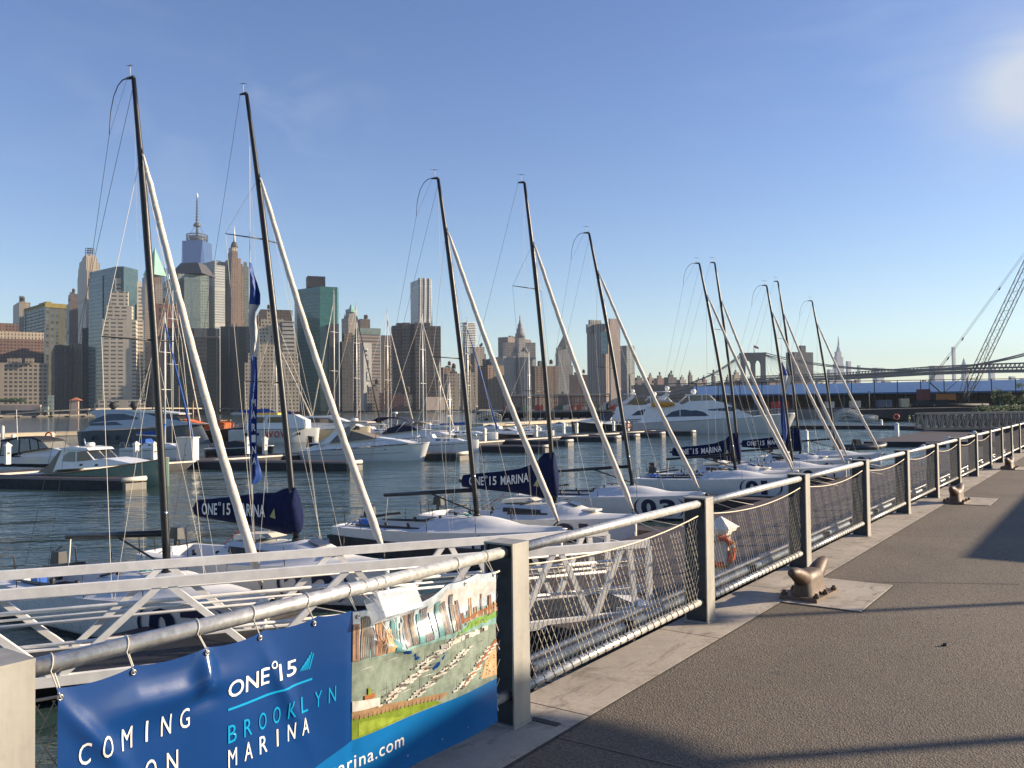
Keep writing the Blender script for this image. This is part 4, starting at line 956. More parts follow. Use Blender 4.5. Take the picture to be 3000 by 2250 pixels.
    def boat(x, z, L, c='boat'): patch(mb, [(X(x), z), (X(x + L), z + .002), (X(x + L * 1.15), z + .009), (X(x - L * .1), z + .009)], pal[c], o4 + .0015, 0.06)
    for (x0, z0), (x1, z1), n_ in (((.17, .44), (.46, .54), 13), ((.36, .415), (.74, .55), 22), ((.38, .54), (.66, .63), 14), ((.66, .36), (.96, .51), 16), ((.20, .47), (.36, .51), 7), ((.60, .60), (.9, .60), 10)):
        for i in range(n_):
            t = i / n_; z = z0 + (z1 - z0) * t + rn.uniform(-.006, .006)
            for sg in (-1, 1): boat(x0 + (x1 - x0) * t + sg * .028 + rn.uniform(-.006, .006), z - .004, rn.uniform(.022, .035), rn.choice(['boat', 'boat', 'boat', 'shade']))
            if i % 3 == 0: patch(mb, [(X(x0 + (x1 - x0) * t), z), (X(x0 + (x1 - x0) * t + .002), z), (X(x0 + (x1 - x0) * t + .002), z + .055), (X(x0 + (x1 - x0) * t), z + .055)], pal['shade'], o4 + .002, 0.05)
    done(mb, 'printed_picture')
    def word(body, x0, x1, z0, z1, m, name='lettering', bold=0.012, spacing=1.0, off=0.003, shear=0):
        vs, fs = text_fit(body, x0, x1, z0, z1, bold, spacing, shear, 0.035)
        mb = MB(); mb.add([bpt(x, z, off) for x, z in vs], fs, m, None, True); return done(mb, name)
    def spaced(body, x0, x1, z0, z1, m, bold=0.0):
        n = len(body); cell = (x1 - x0 + 0.0) / (n - 1 + 0.55); wd = cell * 0.52
        for i, ch in enumerate(body):
            mb = MB(); ww = wd * (0.22 if ch == 'I' else 1.0); xc = x0 + i * cell + (wd - ww) / 2
            vs, fs = text_fit(ch, xc, xc + ww, z0, z1, bold, 1.0, 0, 0.035); mb.add([bpt(x, z, 0.003) for x, z in vs], fs, m, None, True); done(mb, 'letter')
    spaced('COMING', -2.385, -1.985, 0.628, 0.700, WHT); spaced('SOON', -2.32, -2.03, 0.505, 0.575, WHT)
    word('ONE', -1.83, -1.635, 0.683, 0.748, WHT, bold=0.008); word('15', -1.590, -1.495, 0.683, 0.748, WHT, bold=0.008)
    mb = MB(); vs = []; N_ = 20
    for k in range(N_):
        an = k * 2 * math.pi / N_
        for rr in (0.010, 0.0155): vs.append(bpt(-1.612 + rr * math.cos(an), 0.752 + rr * math.sin(an), 0.003))
    mb.add(vs, [(2 * k, 2 * k + 1, (2 * k + 3) % (2 * N_), (2 * k + 2) % (2 * N_)) for k in range(N_)], WHT); done(mb, 'degree_ring')
    mb = MB()
    for i in range(6):       # slanting stripes of the sail emblem
        x = -1.475 + i * 0.0095; lo = 0.690 - i * 0.001; hi = 0.712 + i * 0.0105 if i < 5 else 0.745
        patch(mb, [(x - .006, lo), (x, lo), (x + .020, hi), (x + .014, hi)], CY, 0.003, 0.03)
    done(mb, 'sail_emblem')
    mb = MB(); patch(mb, [(-1.83, .636), (-1.415, .636), (-1.415, .645), (-1.83, .645)], CY, 0.003, 0.03); done(mb, 'underline')
    spaced('BROOKLYN', -1.83, -1.29, 0.528, 0.592, CY, 0.0); spaced('MARINA', -1.83, -1.43, 0.440, 0.505, WHT)
    word('one15brooklynmarina.com', -1.98, -0.885, 0.195, 0.272, WHT, bold=0.004, spacing=1.1)
    # eyelets and ties
    for s, z in [(-2.445, .862), (-2.195, .872), (-1.925, .872), (-1.68, .872), (-1.41, .868), (-1.175, .865), (-0.43, .868), (-0.185, .872)]:
        c = bpt(s, z, 0.004); mb = MB(); ax = Vector((PD.x, PD.y, 0)); rg = [c + ax * (0.008 * math.cos(k * math.pi / 5)) + Vector((0, 0, 0.008 * math.sin(k * math.pi / 5))) for k in range(11)]
        mb.tube(rg, 0.0028, 5, mat('brass_eyelet', (0.45, 0.42, 0.36), 0.3, 0.9, 0), False); done(mb, 'eyelet')
        mb = MB(); top = DECK_Z + 0.992; nv = Vector((PN.x, PN.y, 0)); q = P(s, -0.105, DECK_Z + .955)
        loop = [c + nv * .004]
        for k in range(9): an = -0.4 + k * math.pi * 1.15 / 8; loop.append(q + nv * (0.0335 * math.cos(an)) + Vector((0, 0, 0.0335 * math.sin(an))) + ax * (.004 * k))
        loop.append(c - nv * .012 + ax * .012); mb.tube(loop, 0.0022, 5, TIE); done(mb, 'tie')
    for s in (-0.16, -0.43, -0.62, -0.86, -1.3, -1.8):
        c = bpt(s, 0.155, .004); mb = MB(); nv = Vector((PN.x, PN.y, 0)); q = P(s + .02, -0.105, DECK_Z + .175)
        mb.tube([c, q + nv * .045 + Vector((0, 0, .01)), q + nv * .03 - Vector((0, 0, .03)), q - Vector((0, 0, .045)), q + nv * .05 - Vector((0, 0, .07))], 0.0028, 5, TIE); done(mb, 'tie')
banner()

def leaflet_box():
    """clear acrylic leaflet holder tied to the top rail"""
    r = empty('leaflet_holder', P(-0.98, 0.0, DECK_Z + 0.9)); inv = r.location.copy()
    tag(r, 'clear plastic leaflet holder tied under the top rail above the banner', 'holder')
    k = NT('clear_acrylic'); k.b.inputs['Base Color'].default_value = (0.85, 0.88, 0.88, 1); k.b.inputs['Roughness'].default_value = 0.08
    k.b.inputs['Alpha'].default_value = 0.28; k.b.inputs['Specular IOR Level'].default_value = 0.8
    R = Matrix.Rotation(RZ, 3, 'Z') @ Matrix.Rotation(RAD(-28), 3, 'X')
    mb = MB(); c = P(-1.0, 0.02, DECK_Z + 0.885)
    for off, sz in (((0, -.045, 0), (.24, .004, .11)), ((0, .045, -.01), (.24, .004, .09)), ((0, 0, -.055), (.24, .09, .004)), ((-.12, 0, 0), (.004, .09, .11)), ((.12, 0, 0), (.004, .09, .11)), ((0, .0, .0), (.004, .09, .1))):
        mb.box(c + R @ Vector(off), sz, k.m, R)
    o = mb.build('tray', None, r); o.data.transform(Matrix.Translation(-inv))
    mb = MB(); mb.box(c + R @ Vector((.03, .049, .0)), (.10, .002, .018), mat('paper_label', (.8, .8, .78), .6), R); o = mb.build('label_strip', None, r); o.data.transform(Matrix.Translation(-inv))
    mb = MB()
    for ds in (-.07, .0, .05):
        q = P(-1.0 + ds, -0.105, DECK_Z + .955); nv = Vector((PN.x, PN.y, 0)); mb2 = MB()
        pts = [q + nv * (0.034 * math.cos(a)) + Vector((0, 0, 0.034 * math.sin(a))) for a in [k_ * .7 for k_ in range(8)]] + [c + R @ Vector((ds, .05, .04)), c + R @ Vector((ds + .02, .055, -.08)), c + Vector((.0, .0, -.16))]
        mb2.tube(pts, 0.002, 4, TIE); o = mb2.build('string', None, r); o.data.transform(Matrix.Translation(-inv))
leaflet_box()

# ---------------- bollards ----------------
def bollard_proto():
    BR = mat('cast_iron_brown', (0.105, 0.068, 0.045), 0.55, 0.15, 0.35, 7.0, bump=0.12, bscale=30)
    r = empty('mooring_bollard'); tag(r, 'brown cast iron bollard with two horns on the nearest concrete pad', 'bollard', 'cast iron bollards along the pier edge')
    # body: waist rising into two horns; x along the pier, y towards the walkway
    mb = MB(); secs = []
    prof = [(0.0, .245, .125), (0.03, .235, .115), (0.08, .22, .098), (0.17, .215, .090), (0.225, .18, .075), (.24, .10, .04)]
    for z, rx, ry in prof: secs.append([(rx * math.copysign(abs(math.cos(t)) ** .7, math.cos(t)), ry * math.copysign(abs(math.sin(t)) ** .7, math.sin(t)), z) for t in [2 * math.pi * k / 20 for k in range(20)]])
    mb.loft(secs, BR, closed=True, cap=True); mb.build('body', None, r)
    for sg in (-1, 1):
        mb = MB(); pts = [(sg * .08, 0, .12), (sg * .16, 0, .175), (sg * .245, 0, .215), (sg * .33, 0, .248), (sg * .40, 0, .262), (sg * .43, 0, .264)]
        mb.tube(pts, [.070, .078, .068, .054, .040, .020], 14, BR); mb.build('horn', None, r)
    mb = MB(); mb.prism([(.28, .17), (-.28, .17), (-.28, -.17), (.28, -.17)][::-1], .0, .030, BR, None, True, .97); mb.build('base_plate', None, r)
    for x in (-.22, 0, .22):
        for y in (-.145, .145): 
            mb = MB(); mb.lathe((x, y, .03), [(.028, 0), (.028, .022), (.016, .024), (.016, .04)], 6, BR, False); mb.build('bolt', None, r)
    return r
bp = bollard_proto(); index_kids()
for i, (s, l_) in enumerate([(4.10, None), (12.75, 'brown cast iron bollard on the second concrete pad, beyond the fourth railing post'), (21.5, 'small far bollard on the third concrete pad near the right image edge'), (30.2, 'farthest bollard beside the railing, outside the bright pads')]):
    o = bp if i == 0 else copy_tree(bp)
    o.location = P(s, 0.33, DECK_Z + 0.012); o.rotation_euler = (0, 0, RZ + RAD(-4))
    if l_: o['label'] = l_

# ---------------- off-frame lamp post, panel and block placed to cast shade on the walkway ----------------
def lamp(x, y, h, label):
    r = empty('lamp_post', (x, y, DECK_Z)); tag(r, label, 'lamp')
    MB().tube([(0, 0, 0), (0, 0, h)], [.07, .045], 10, GALVD).build('pole', None, r)
    MB().lathe((0, 0, h), [(.05, 0), (.22, .03), (.20, .10), (.03, .14)], 14, GALVD).build('lamp_head', None, r)
lamp(15.2, 9.05, 4.7, 'tall grey lamp post out of view, placed for its shadow across the promenade')
def shade_panel():  # unseen panel, shaped as an oval to throw the rounded shade nearby
    r = empty('added_shade_panel', (13.2, 6.05, DECK_Z)); tag(r, 'unseen oval panel on one pole, added to shade the near promenade', 'shade_panel')
    MB().tube([(0, 0, 0), (0, 0, 4.62)], .05, 10, GALVD).build('pole', None, r)
    a = math.pi / 2 - SUN_AZ; R = Matrix.Rotation(a, 3, 'Z')
    mb = MB(); vs = []; n = 20
    dd = R @ Vector((0, -1, 0))
    for q in (-.03, .03):
        for k in range(n): an = 2 * math.pi * k / n; vs.append(Vector((0, 0, 4.62)) + dd * (0.5 + 1.35 * math.cos(an)) + Vector((0, 0, .42 * math.sin(an))) + R @ Vector((q, 0, 0)))
    mb.add(vs, [tuple(range(n)), tuple(range(2 * n - 1, n - 1, -1))] + [(k, n + k, n + (k + 1) % n, (k + 1) % n) for k in range(n)], GALVD); mb.build('panel', None, r)
shade_panel()
def shade_block():  # unseen block, set back along the sun so its shadow edge lands right
    c = Vector((5.16, 9.65)) + Vector((math.sin(SUN_AZ), math.cos(SUN_AZ))) * (3.0 / math.tan(SUN_EL)); r = empty('shade_block', (c.x, c.y, DECK_Z)); tag(r, 'unseen long flat block, added to shade the right of the promenade', 'shade_block')
    R = Matrix.Rotation(RZ, 3, 'Z'); pl = [R @ Vector(p) for p in ((0, -4, 0), (14, -4, 0), (14, 0, 0), (0, 0, 0))]
    MB().prism([p[:2] for p in pl], 0, 2.85, MATS['concrete']).build('wall', None, r); MB().prism([(p.x, p.y) for p in [R @ Vector(q) for q in ((-.1, -4.1, 0), (14.1, -4.1, 0), (14.1, .1, 0), (-.1, .1, 0))]], 2.85, 3.0, GALVD).build('roof', None, r)
shade_block()
mb = MB(); p = on_z(2768, 1893, DECK_Z); mb.box((p.x, p.y, p.z + .012), (.018, .015, .022), RUBBER); mb.box((p.x - .012, p.y + .004, p.z + .006), (.022, .008, .009), RUBBER); mb.build('pebble'); tag(COL.objects[-1], 'tiny dark pebble lying alone on the asphalt', 'pebble')

# ---------------- gangway ----------------
ALU = mat('bare_aluminium', (0.84, 0.81, 0.75), 0.42, 0.1, 0.14, 3.0, bump=0.04, bscale=8)
def gangway(name, A, Dv, L, tops, width, zt, zb, label, s=1.0, parts=True, solid=None):
    """box truss ramp: A start (xy), Dv unit direction; tops = x positions of upper nodes"""
    r = empty(name, (A.x, A.y, 0)); tag(r, label, 'gangway')
    rz = math.atan2(Dv.y, Dv.x); r.rotation_euler = (0, 0, rz)
    m = solid or ALU
    for sg in (0, 1):
        y = sg * width; nm = 'side_truss'
        mb = MB(); mb.beam((0, y, zt), (L, y, zt), .12 * s, .165 * s, m); mb.build('top_chord', None, r)
        mb = MB(); mb.beam((0, y, zb), (L, y, zb), .12 * s, .17 * s, m); mb.build('bottom_chord', None, r)
        for i, x in enumerate(tops):
            nx = tops[i + 1] if i + 1 < len(tops) else L
            px_ = tops[i - 1] if i else x - (nx - x)
            for xb in ((px_ + x) / 2, (x + nx) / 2):
                sgn = 1 if xb > x else -1
                a_, b_ = (x + .09 * s * sgn, y, zt - .065 * s), (xb - .06 * s * sgn, y, zb + .07 * s)
                if 0 <= xb <= L + .1: MB().beam(a_, b_, .09 * s, .11 * s, m).build('diagonal', None, r)
        MB().beam((L, y, zb + .07 * s), (L, y, zt - .065 * s), .1 * s, .12 * s, m).build('end_post', None, r)
        if parts:
            yi = y + (.10 if sg == 0 else -.10)
            for z, rr in ((zt - .34, .040), (zt - .45, .022), (zt - .92, .032)):
                MB().tube([(0, yi, z), (L - .1, yi, z)], rr, 10, m).build('handrail', None, r)
    mb = MB(); mb.box((L / 2, width / 2, zb + .03), (L, width - .12, .05), mat('grated_deck', (0.03, 0.03, 0.032), .6, .5)); mb.build('walkway', None, r)
    if parts:
        n = int(L / 1.5)
        for i in range(n): MB().beam((i * L / n, .05, zb - .06), (i * L / n, width - .05, zb - .06), .06, .08, m).build('cross_beam', None, r)
        mb = MB(); mb.box((L + .55, width / 2, zb - .02), (1.1, width - .2, .03), m, Matrix.Rotation(RAD(6), 3, 'Y')); mb.build('landing_plate', None, r)
        for y in (0.02, width - .02): MB().beam((L - .8, y, zb + .10), (L + 1.0, y, zb + .06), .03, .16, m).build('kick_plate', None, r)
    return r
gd = Vector((8.02, 3.2)).normalized(); gA = Vector((-14.0, 17.48 - 5.6)); Lg = (2.93 + 14.0) / gd.x
tops = [(x + 14.0) / gd.x for x in (-12.3, -9.2, -6.12, -3.07, -.78, .90, 2.40)]
gangway('gangway', gA, gd, Lg, tops, 1.9, 2.0, 0.50, 'bright aluminium truss gangway lying low behind the near railing')
# ---------------- racing yachts ----------------
GEL = mat('white_gelcoat', (0.74, 0.73, 0.70), 0.28, 0, 0.04, 1.5, coat=0.3)
GELG = mat('grey_gelcoat', (0.50, 0.50, 0.50), 0.3, 0, 0.05, 1.5)
NONSK = mat('nonskid_deck', (0.62, 0.62, 0.61), 0.65, 0, 0.07, 3.0)
CREAM = mat('cream_hatch', (0.72, 0.66, 0.54), 0.45, 0, 0.05)
CARB = mat('carbon_black', (0.008, 0.008, 0.009), 0.42, 0, 0.2, 4)
NAVY = mat('navy_canvas', (0.006, 0.011, 0.045), 0.9, 0, 0.2, 5, spec=0.15, bump=0.5, bscale=7, bdist=0.03)
NUMB = mat('number_navy', (0.010, 0.016, 0.055), 0.35, 0, 0)
LETW = mat('letter_white', (0.66, 0.66, 0.66), 0.6, 0, 0)
SAILC = mat('furled_sail_cloth', (0.62, 0.55, 0.46), 0.75, 0, 0.12, 2.0, bump=0.6, bscale=5, bdist=0.03)
BLK = mat('black_fitting', (0.02, 0.02, 0.02), 0.45, 0, 0.2)
CHROME = mat('stainless', (0.6, 0.6, 0.6), 0.2, 1.0, 0)
LINEW = mat('white_line', (0.60, 0.56, 0.48), 0.6, 0, 0)
LINED = mat('dark_line', (0.05, 0.05, 0.06), 0.6, 0, 0)
RED = mat('red_canvas', (0.50, 0.03, 0.025), 0.7, 0, 0.1)
BLUEC = mat('blue_bucket', (0.02, 0.10, 0.40), 0.5)
TEAL = mat('teal_line', (0.02, 0.28, 0.30), 0.6, 0, 0)
BOOT = mat('dark_antifouling', (0.015, 0.016, 0.02), 0.6)
XS, XB = -5.6, 3.25          # stern and bow of a racing yacht, measured from the mast foot
def hb(x):                   # half beam at deck
    t = (x - XS) / (XB - XS)
    if t < 0.45: return 1.12 + 0.24 * math.sin(t / 0.45 * math.pi / 2)
    q = (t - 0.45) / 0.55; return max(0.04, 1.36 * (1 - q ** 2.2) ** 0.9)
def sheer(x): t = (x - XS) / (XB - XS); return 0.78 + 0.34 * t ** 1.3
def hull_y(x, z):
    s_ = sheer(x); q = max(0, min(1, z / s_)); return hb(x) * (0.86 + 0.14 * q ** 0.7) if x < 2.9 else hb(x) * (0.7 + 0.3 * q)
def crown(x, kind):
    """deck height at the centre line above the sheer"""
    if kind == 'A':
        if x < -1.6: return -0.30
        if x < -0.2: return 0.30 + 0.06 * math.sin((x + 1.6) / 1.4 * 3.1)
        if x < 1.6: return 0.30 * math.cos((x + 0.2) / 1.8 * math.pi / 2) + .07
        return 0.07
    if x < -2.2: return -0.30
    if x < 0.1: return 0.42
    if x < 1.7: return 0.42 * math.cos((x - .1) / 1.6 * math.pi / 2) + .05
    return 0.05
def yacht_body(kind):
    r = empty('racing_yacht')
    # hull
    secs = []; xs = [XS + (XB - XS) * i / 30 for i in range(31)]
    mb = MB()
    for x in xs:
        s_ = sheer(x); b = hb(x); kk = 0.28 * (1 - abs((x - XS) / (XB - XS) - .4) * 1.2)
        half = [(0, -kk), (b * .55, -kk * .75), (hull_y(x, 0) * .93, -0.05), (hull_y(x, .15), .15), (hull_y(x, s_ * .55), s_ * .55), (hull_y(x, s_ * .9), s_ * .92), (b, s_)]
        secs.append([(x, -y, z) for y, z in half[::-1]] + [(x, y, z) for y, z in half[1:]])
    mb.loft(secs, GEL if kind == 'A' else CREAM and GEL, cap=True); mb.build('hull', None, r)
    mb = MB(); 
    for sg in (-1, 1): mb.loft([[(x, sg * (hull_y(x, .03) + .006), -0.02), (x, sg * (hull_y(x, .10) + .006), 0.085)] for x in xs[:-1]], BOOT)
    mb.build('waterline_stripe', None, r)
    # deck
    secs = []; xd = sorted(set(xs + ([-1.62, -1.59, -5.45, -5.42] if kind == 'A' else [-2.22, -2.19, -5.45, -5.42])))
    for x in xd:
        b = hb(x) - .01; s_ = sheer(x); c = crown(x, kind)
        if x < -5.43: c = 0.0
        wd = .62 if c < 0 else .55
        if c < 0: half = [(b, s_), (b * .72, s_ + .04), (b * .68, s_ + .03), (b * .64, s_ + c), (0, s_ + c)]
        else: half = [(b, s_), (b * .80, s_ + .04 + c * .06), (b * .60, s_ + .05 + c * .35), (b * .42, s_ + .05 + c * .85), (0, s_ + .06 + c)]
        secs.append([(x, -y, z) for y, z in half] + [(x, y, z) for y, z in half[-2::-1]])
    MB().loft(secs, NONSK).build('deck', None, r)
    foot_z = sheer(0) + .06 + crown(0, kind)
    if kind == 'A':
        for sg in (-1, 1):   # black gunwale lines in the cockpit
            MB().tube([(x, sg * hb(x) * .70, sheer(x) + .07) for x in (-4.9, -3.8, -2.8, -1.7)], [.02, .05, .05, .02], 6, BLK).build('cockpit_pad', None, r)
        MB().tube([(3.1, 0, 1.10), (3.42, 0, 1.12)], [.10, .085], 10, GEL).build('bowsprit_housing', None, r)
        MB().tube([(3.36, 0, 1.12), (3.55, 0, 1.12)], [.06, .055], 10, BLK).build('bowsprit', None, r)
    else:
        m = MB(); m.side([(-2.15, 1.36), (-.9, 1.46), (-.75, 1.50), (-1.0, 1.58), (-2.1, 1.50)], lambda x, z: .36, CREAM); m.build('sliding_hatch', None, r)
        m = MB(); m.panel([(-1.75, 1.12), (-.15, 1.14), (-.2, 1.26), (-1.75, 1.27)], lambda x, z: hb(x) * .60 - (z - 1.1) * .30 + .035, .02, BOOT); m.build('cabin_window', None, r)
        m = MB(); m.box((1.55, 0, sheer(1.5) + .25), (.5, .5, .06), CREAM); m.build('fore_hatch', None, r)
        m = MB(); m.box((.85, 0, sheer(.9) + .46), (.42, .42, .03), mat('smoked_acrylic', (.05, .06, .09), .12), Matrix.Rotation(RAD(14), 3, 'Y')); m.build('deck_window', None, r)
        MB().tube([(3.0, .0, 1.13), (3.42, .0, 1.13)], [.11, .08], 10, GEL).build('bowsprit_housing', None, r)
    # stern rail, outboard, fittings
    def arch(x, y0, y1, h, name):
        MB().tube([(x, y0, sheer(x)), (x - .05, y0, sheer(x) + h * .9), (x - .05, y0 + (y1 - y0) * .15, sheer(x) + h), (x - .05, y1 - (y1 - y0) * .15, sheer(x) + h), (x - .05, y1, sheer(x) + h * .9), (x, y1, sheer(x))], .016, 6, BLK).build(name, None, r)
    arch(-5.45, -1.05, -.55, .62, 'stern_rail'); arch(-5.45, .55, 1.05, .62, 'stern_rail')
    ob_x = -5.1 if kind == 'A' else -5.7
    m = MB(); m.box((ob_x, .38, sheer(XS) + .42), (.42, .26, .34), BLK, None, .8); m.box((ob_x, .38, sheer(XS) + .1), (.14, .12, .5), BLK); m.build('outboard_motor', None, r)
    for x in (-4.1, -2.9, -1.1, .7):
        for sg in (-1, 1):
            MB().tube([(x, sg * (hb(x) - .06), sheer(x)), (x, sg * (hb(x) - .04), sheer(x) + .5)], .011, 5, BLK).build('stanchion', None, r)
    for x, y in ((-2.35, .72), (-2.35, -.72), (-3.3, -.78), (-3.3, .78), (-1.2, -.42), (-1.2, .42)):
        z = sheer(x) + (.06 if x < -1.6 else .30); MB().lathe((x, y, z), [(.07, 0), (.05, .05), (.07, .12), (.05, .15)], 10, BLK).build('winch', None, r)
    # pushed-up tiller, compass box and coiled ropes
    MB().tube([(-5.2, .05, sheer(-5.2) + .12), (-4.0, .0, sheer(-4) + .34)], .02, 6, BLK).build('tiller', None, r)
    for x, sg in ((-3.6, -1), (-1.9, -1), (.4, -1), (-2.6, 1)):
        zt_ = sheer(x) + .03; y = sg * (hull_y(x, .4) + .13); MB().tube([(x, y, .12), (x, y, .20), (x, y, .62), (x, y, .70)], [.04, .10, .10, .04], 8, BLK if kind == 'A' else NAVY).build('fender', None, r) if sg > 0 or x > 9 else None
    MB().tube([(2.9, -.1, 1.14), (3.9, -.5, .9), (5.2, -.9, .62)], .014, 5, LINEW).build('mooring_line', None, r); MB().tube([(2.9, .1, 1.14), (4.0, .9, .85), (5.0, 1.6, .60)], .014, 5, LINEW).build('mooring_line', None, r)
    MB().tube([(-1.7, -.55, sheer(-1.7) + .32), (-1.7, .55, sheer(-1.7) + .32)], .03, 6, BLK).build('traveller', None, r)
    m = MB(); m.panel([(-1.5, sheer(-1) + .12), (.2, sheer(0) + .11), (.15, sheer(0) + .20), (-1.45, sheer(-1) + .22)], lambda x, z: hb(x) * .70, .01, BOOT); m.build('side_window', None, r) if kind == 'B' else None
    rn = random.Random(3 if kind == 'A' else 4)
    for k in range(4):
        x, y = rn.uniform(-1.3, .5), rn.uniform(-.45, .45); z = sheer(x) + .12 + max(0, crown(x, kind)) * .95; pts = []
        for q in range(26): a = q * .9; rr = .10 + .05 * math.sin(q * 1.7); pts.append((x + rr * math.cos(a) * 1.3, y + rr * math.sin(a), z + .008 * q % .06))
        MB().tube(pts, .009, 4, [LINED, LINEW, TEAL, LINED][k]).build('rope_coil', None, r)
    for y0, y1 in ((.3, .7), (-.3, -.7), (.15, -.5)):
        MB().tube([(0, y0 * .3, foot_z + .02), (-.8, y0, sheer(-.8) + .37), (-1.6 if kind == 'A' else -2.1, y1, sheer(-1.6) + .30)], .008, 4, LINED).build('control_line', None, r)
    if kind == 'A':
        m = MB(); m.box((-4.7, -.35, sheer(-4.7) + .08), (.30, .24, .30), BLUEC, None, 1.1); m.build('bucket', None, r)
        MB().tube([(-5.3, .1, 1.0), (-3.3, .0, 1.28)], [.03, .045], 8, BLK).build('folded_pole', None, r)
        MB().tube([(-3.9, 0, 1.20), (-.15, 0, foot_z + .95)], [.05, .055], 8, CARB).build('boom_vang', None, r) if False else None
        MB().tube([(-1.9, 0, foot_z + .62), (-.08, 0, foot_z + .12)], .028, 6, BLK).build('boom_vang', None, r)
    return r, foot_z
def letters(body, x0, x1, z0, z1, surf, m, parent, name='lettering', bold=0.0, cut=.25, spacing=1.0):
    vs, fs = text_fit(body, x0, x1, z0, z1, bold, spacing, 0, cut); return MB().add([surf(x, z) for x, z in vs], fs, m).build(name, None, parent)
def digits(r, num, kind):
    """hull number in brackets on both sides near the bow"""
    for sg in (-1, 1):
        cx = 1.62 if kind == 'A' else 1.45; zc = .55; h = .74 if kind == 'A' else .68; W2 = .98 if kind == 'A' else .90
        S = lambda x, z: (cx + (x if sg < 0 else -x) * 1.0, sg * (hull_y(cx + (x if sg < 0 else -x), z) + .028), z)
        wd = .72
        for i, ch in enumerate(num):
            x0 = -.74 + i * .76; x1 = x0 + (.64 if ch != '1' else .30)
            vs, fs = text_fit(ch, x0, x1, zc - h / 2, zc + h / 2, 0.045, 1, 0, .10); MB().add([S(x, z) for x, z in vs], fs, NUMB).build('number', None, r)
        for q in (-1, 1):
            ring = []; n = 12
            for k in range(n + 1):
                a = (-.85 + 1.7 * k / n); rr = .98 if False else 1.0
                ring.append((q * (W2 * math.cos(a * .85) * 1.02), zc + .44 * math.sin(a * 1.25)))
            vs = []; 
            for (x, z), k in zip(ring, range(n + 1)): w_ = .018 + .022 * math.cos((k / n - .5) * math.pi); vs += [S(x - w_, z), S(x + w_, z)]
            MB().add(vs, [(2 * k, 2 * k + 1, 2 * k + 3, 2 * k + 2) for k in range(n)], NUMB).build('bracket', None, r)
def word_cover(r, foot_z, kind_h, n_letters=True):
    pass
def rig(r, kind, foot_z, H, rake, var=0):
    """mast, boom, furled headsail and lines; rake = aft lean per metre"""
    M0 = Vector((0, 0, foot_z)); ax = Vector((-rake, 0, 1)).normalized()
    def mp(h): # slight bend forward in the middle, aft at the top
        t = h / H; return M0 + ax * h + Vector((0.10 * math.sin(t * math.pi) - 0.12 * max(0, t - .8) ** 1 * 5 * .2, 0, 0))
    hs = [H * i / 16 for i in range(17)]
    MB().tube([mp(h) for h in hs], [.088 if h < H * .72 else .088 - .036 * (h / H - .72) / .28 for h in hs], 10, CARB).build('mast', None, r)
    top = mp(H)
    MB().lathe(mp(.02), [(.14, -.03), (.12, .03), (.09, .07)], 10, BLK).build('mast_collar', None, r)
    MB().lathe(mp(1.25), [(.083, 0), (.083, .10)], 10, CHROME).build('mast_band', None, r)
    MB().tube([top + Vector((0, 0, .02)), top + Vector((-.28, 0, .05))], [.05, .028], 6, BLK).build('mast_crane', None, r)
    mb = MB(); w0 = top + Vector((-.14, 0, .05)); mb.tube([w0, w0 + Vector((0, 0, .26))], .009, 5, LINEW); mb.tube([w0 + Vector((-.20, .03, .33)), w0 + Vector((.18, -.03, .24))], .006, 5, BLK); mb.tube([w0 + Vector((0, 0, .26)), w0 + Vector((0, 0, .29))], .02, 5, BLK); mb.build('wind_vane', None, r)
    bow = Vector((XB - .12, 0, sheer(XB) + .06))
    # furled headsail
    jh = H * (.835 if kind == 'A' else .80); J1 = mp(jh) + Vector((.10, 0, 0)); J0 = bow + Vector((-.02, 0, .22))
    n = 40; pts = []; rs = []
    for i in range(n + 1):
        t = i / n; p = J0.lerp(J1, t); p.x += -.10 * math.sin(t * math.pi) ; p.z -= .10 * math.sin(t * math.pi)
        wob = .006 * math.sin(i * 2.1 + var); p.x += wob; pts.append(p); rs.append((.105 - .045 * t ** 1.2) * (1 + .06 * math.sin(i * 2.6 + var)) * min(1, .35 + t * 12, .35 + (1 - t) * 10))
    MB().tube(pts, rs, 10, SAILC).build('furled_headsail', None, r)
    mb = MB(); hel = []
    for i in range(241): t = i / 240; p = J0.lerp(J1, t); p.x += -.10 * math.sin(t * math.pi); p.z -= .10 * math.sin(t * math.pi); rr = (.108 - .045 * t ** 1.2) * min(1, .35 + t * 12, .35 + (1 - t) * 10); a = t * 150; hel.append(p + Vector((math.cos(a) * rr, math.sin(a) * rr, 0)))
    MB().tube(hel, .0075, 3, SAILC, False).build('sail_wrap_edge', None, r)
    MB().tube([bow, J0], .02, 6, BLK).build('furler', None, r); MB().tube([J1, mp(jh + .5)], .008, 4, LINED).build('forestay', None, r)
    def line(a, b, m=LINED, rr=.006, name='stay'): MB().tube([a, b], rr, 3, m, False, False).build(name, None, r)
    stern = Vector((XS + .1, 0, sheer(XS) + .1))
    if kind == 'A':
        c0 = top + Vector((-.28, 0, .05)); arc = [c0 + Vector(v) for v in ((0, 0, 0), (-.16, 0, 0.0), (-.34, 0, -.09), (-.52, 0, -.32), (-.64, 0, -.66), (-.69, 0, -1.0), (-.70, 0, -1.22))]
        MB().tube(arc, [.016, .014, .012, .011, .010, .009, .008], 5, BLK).build('backstay_batten', None, r)
        line(arc[-1], stern + Vector((0, .3, 0)), name='backstay'); line(c0 + Vector((.02, 0, -.02)), arc[-1], name='batten_line', rr=.004)
        line(mp(H - .12), stern + Vector((.5, -.6, -.05)), name='main_halyard')
    else:
        line(top + Vector((-.28, 0, .05)), stern, name='backstay')
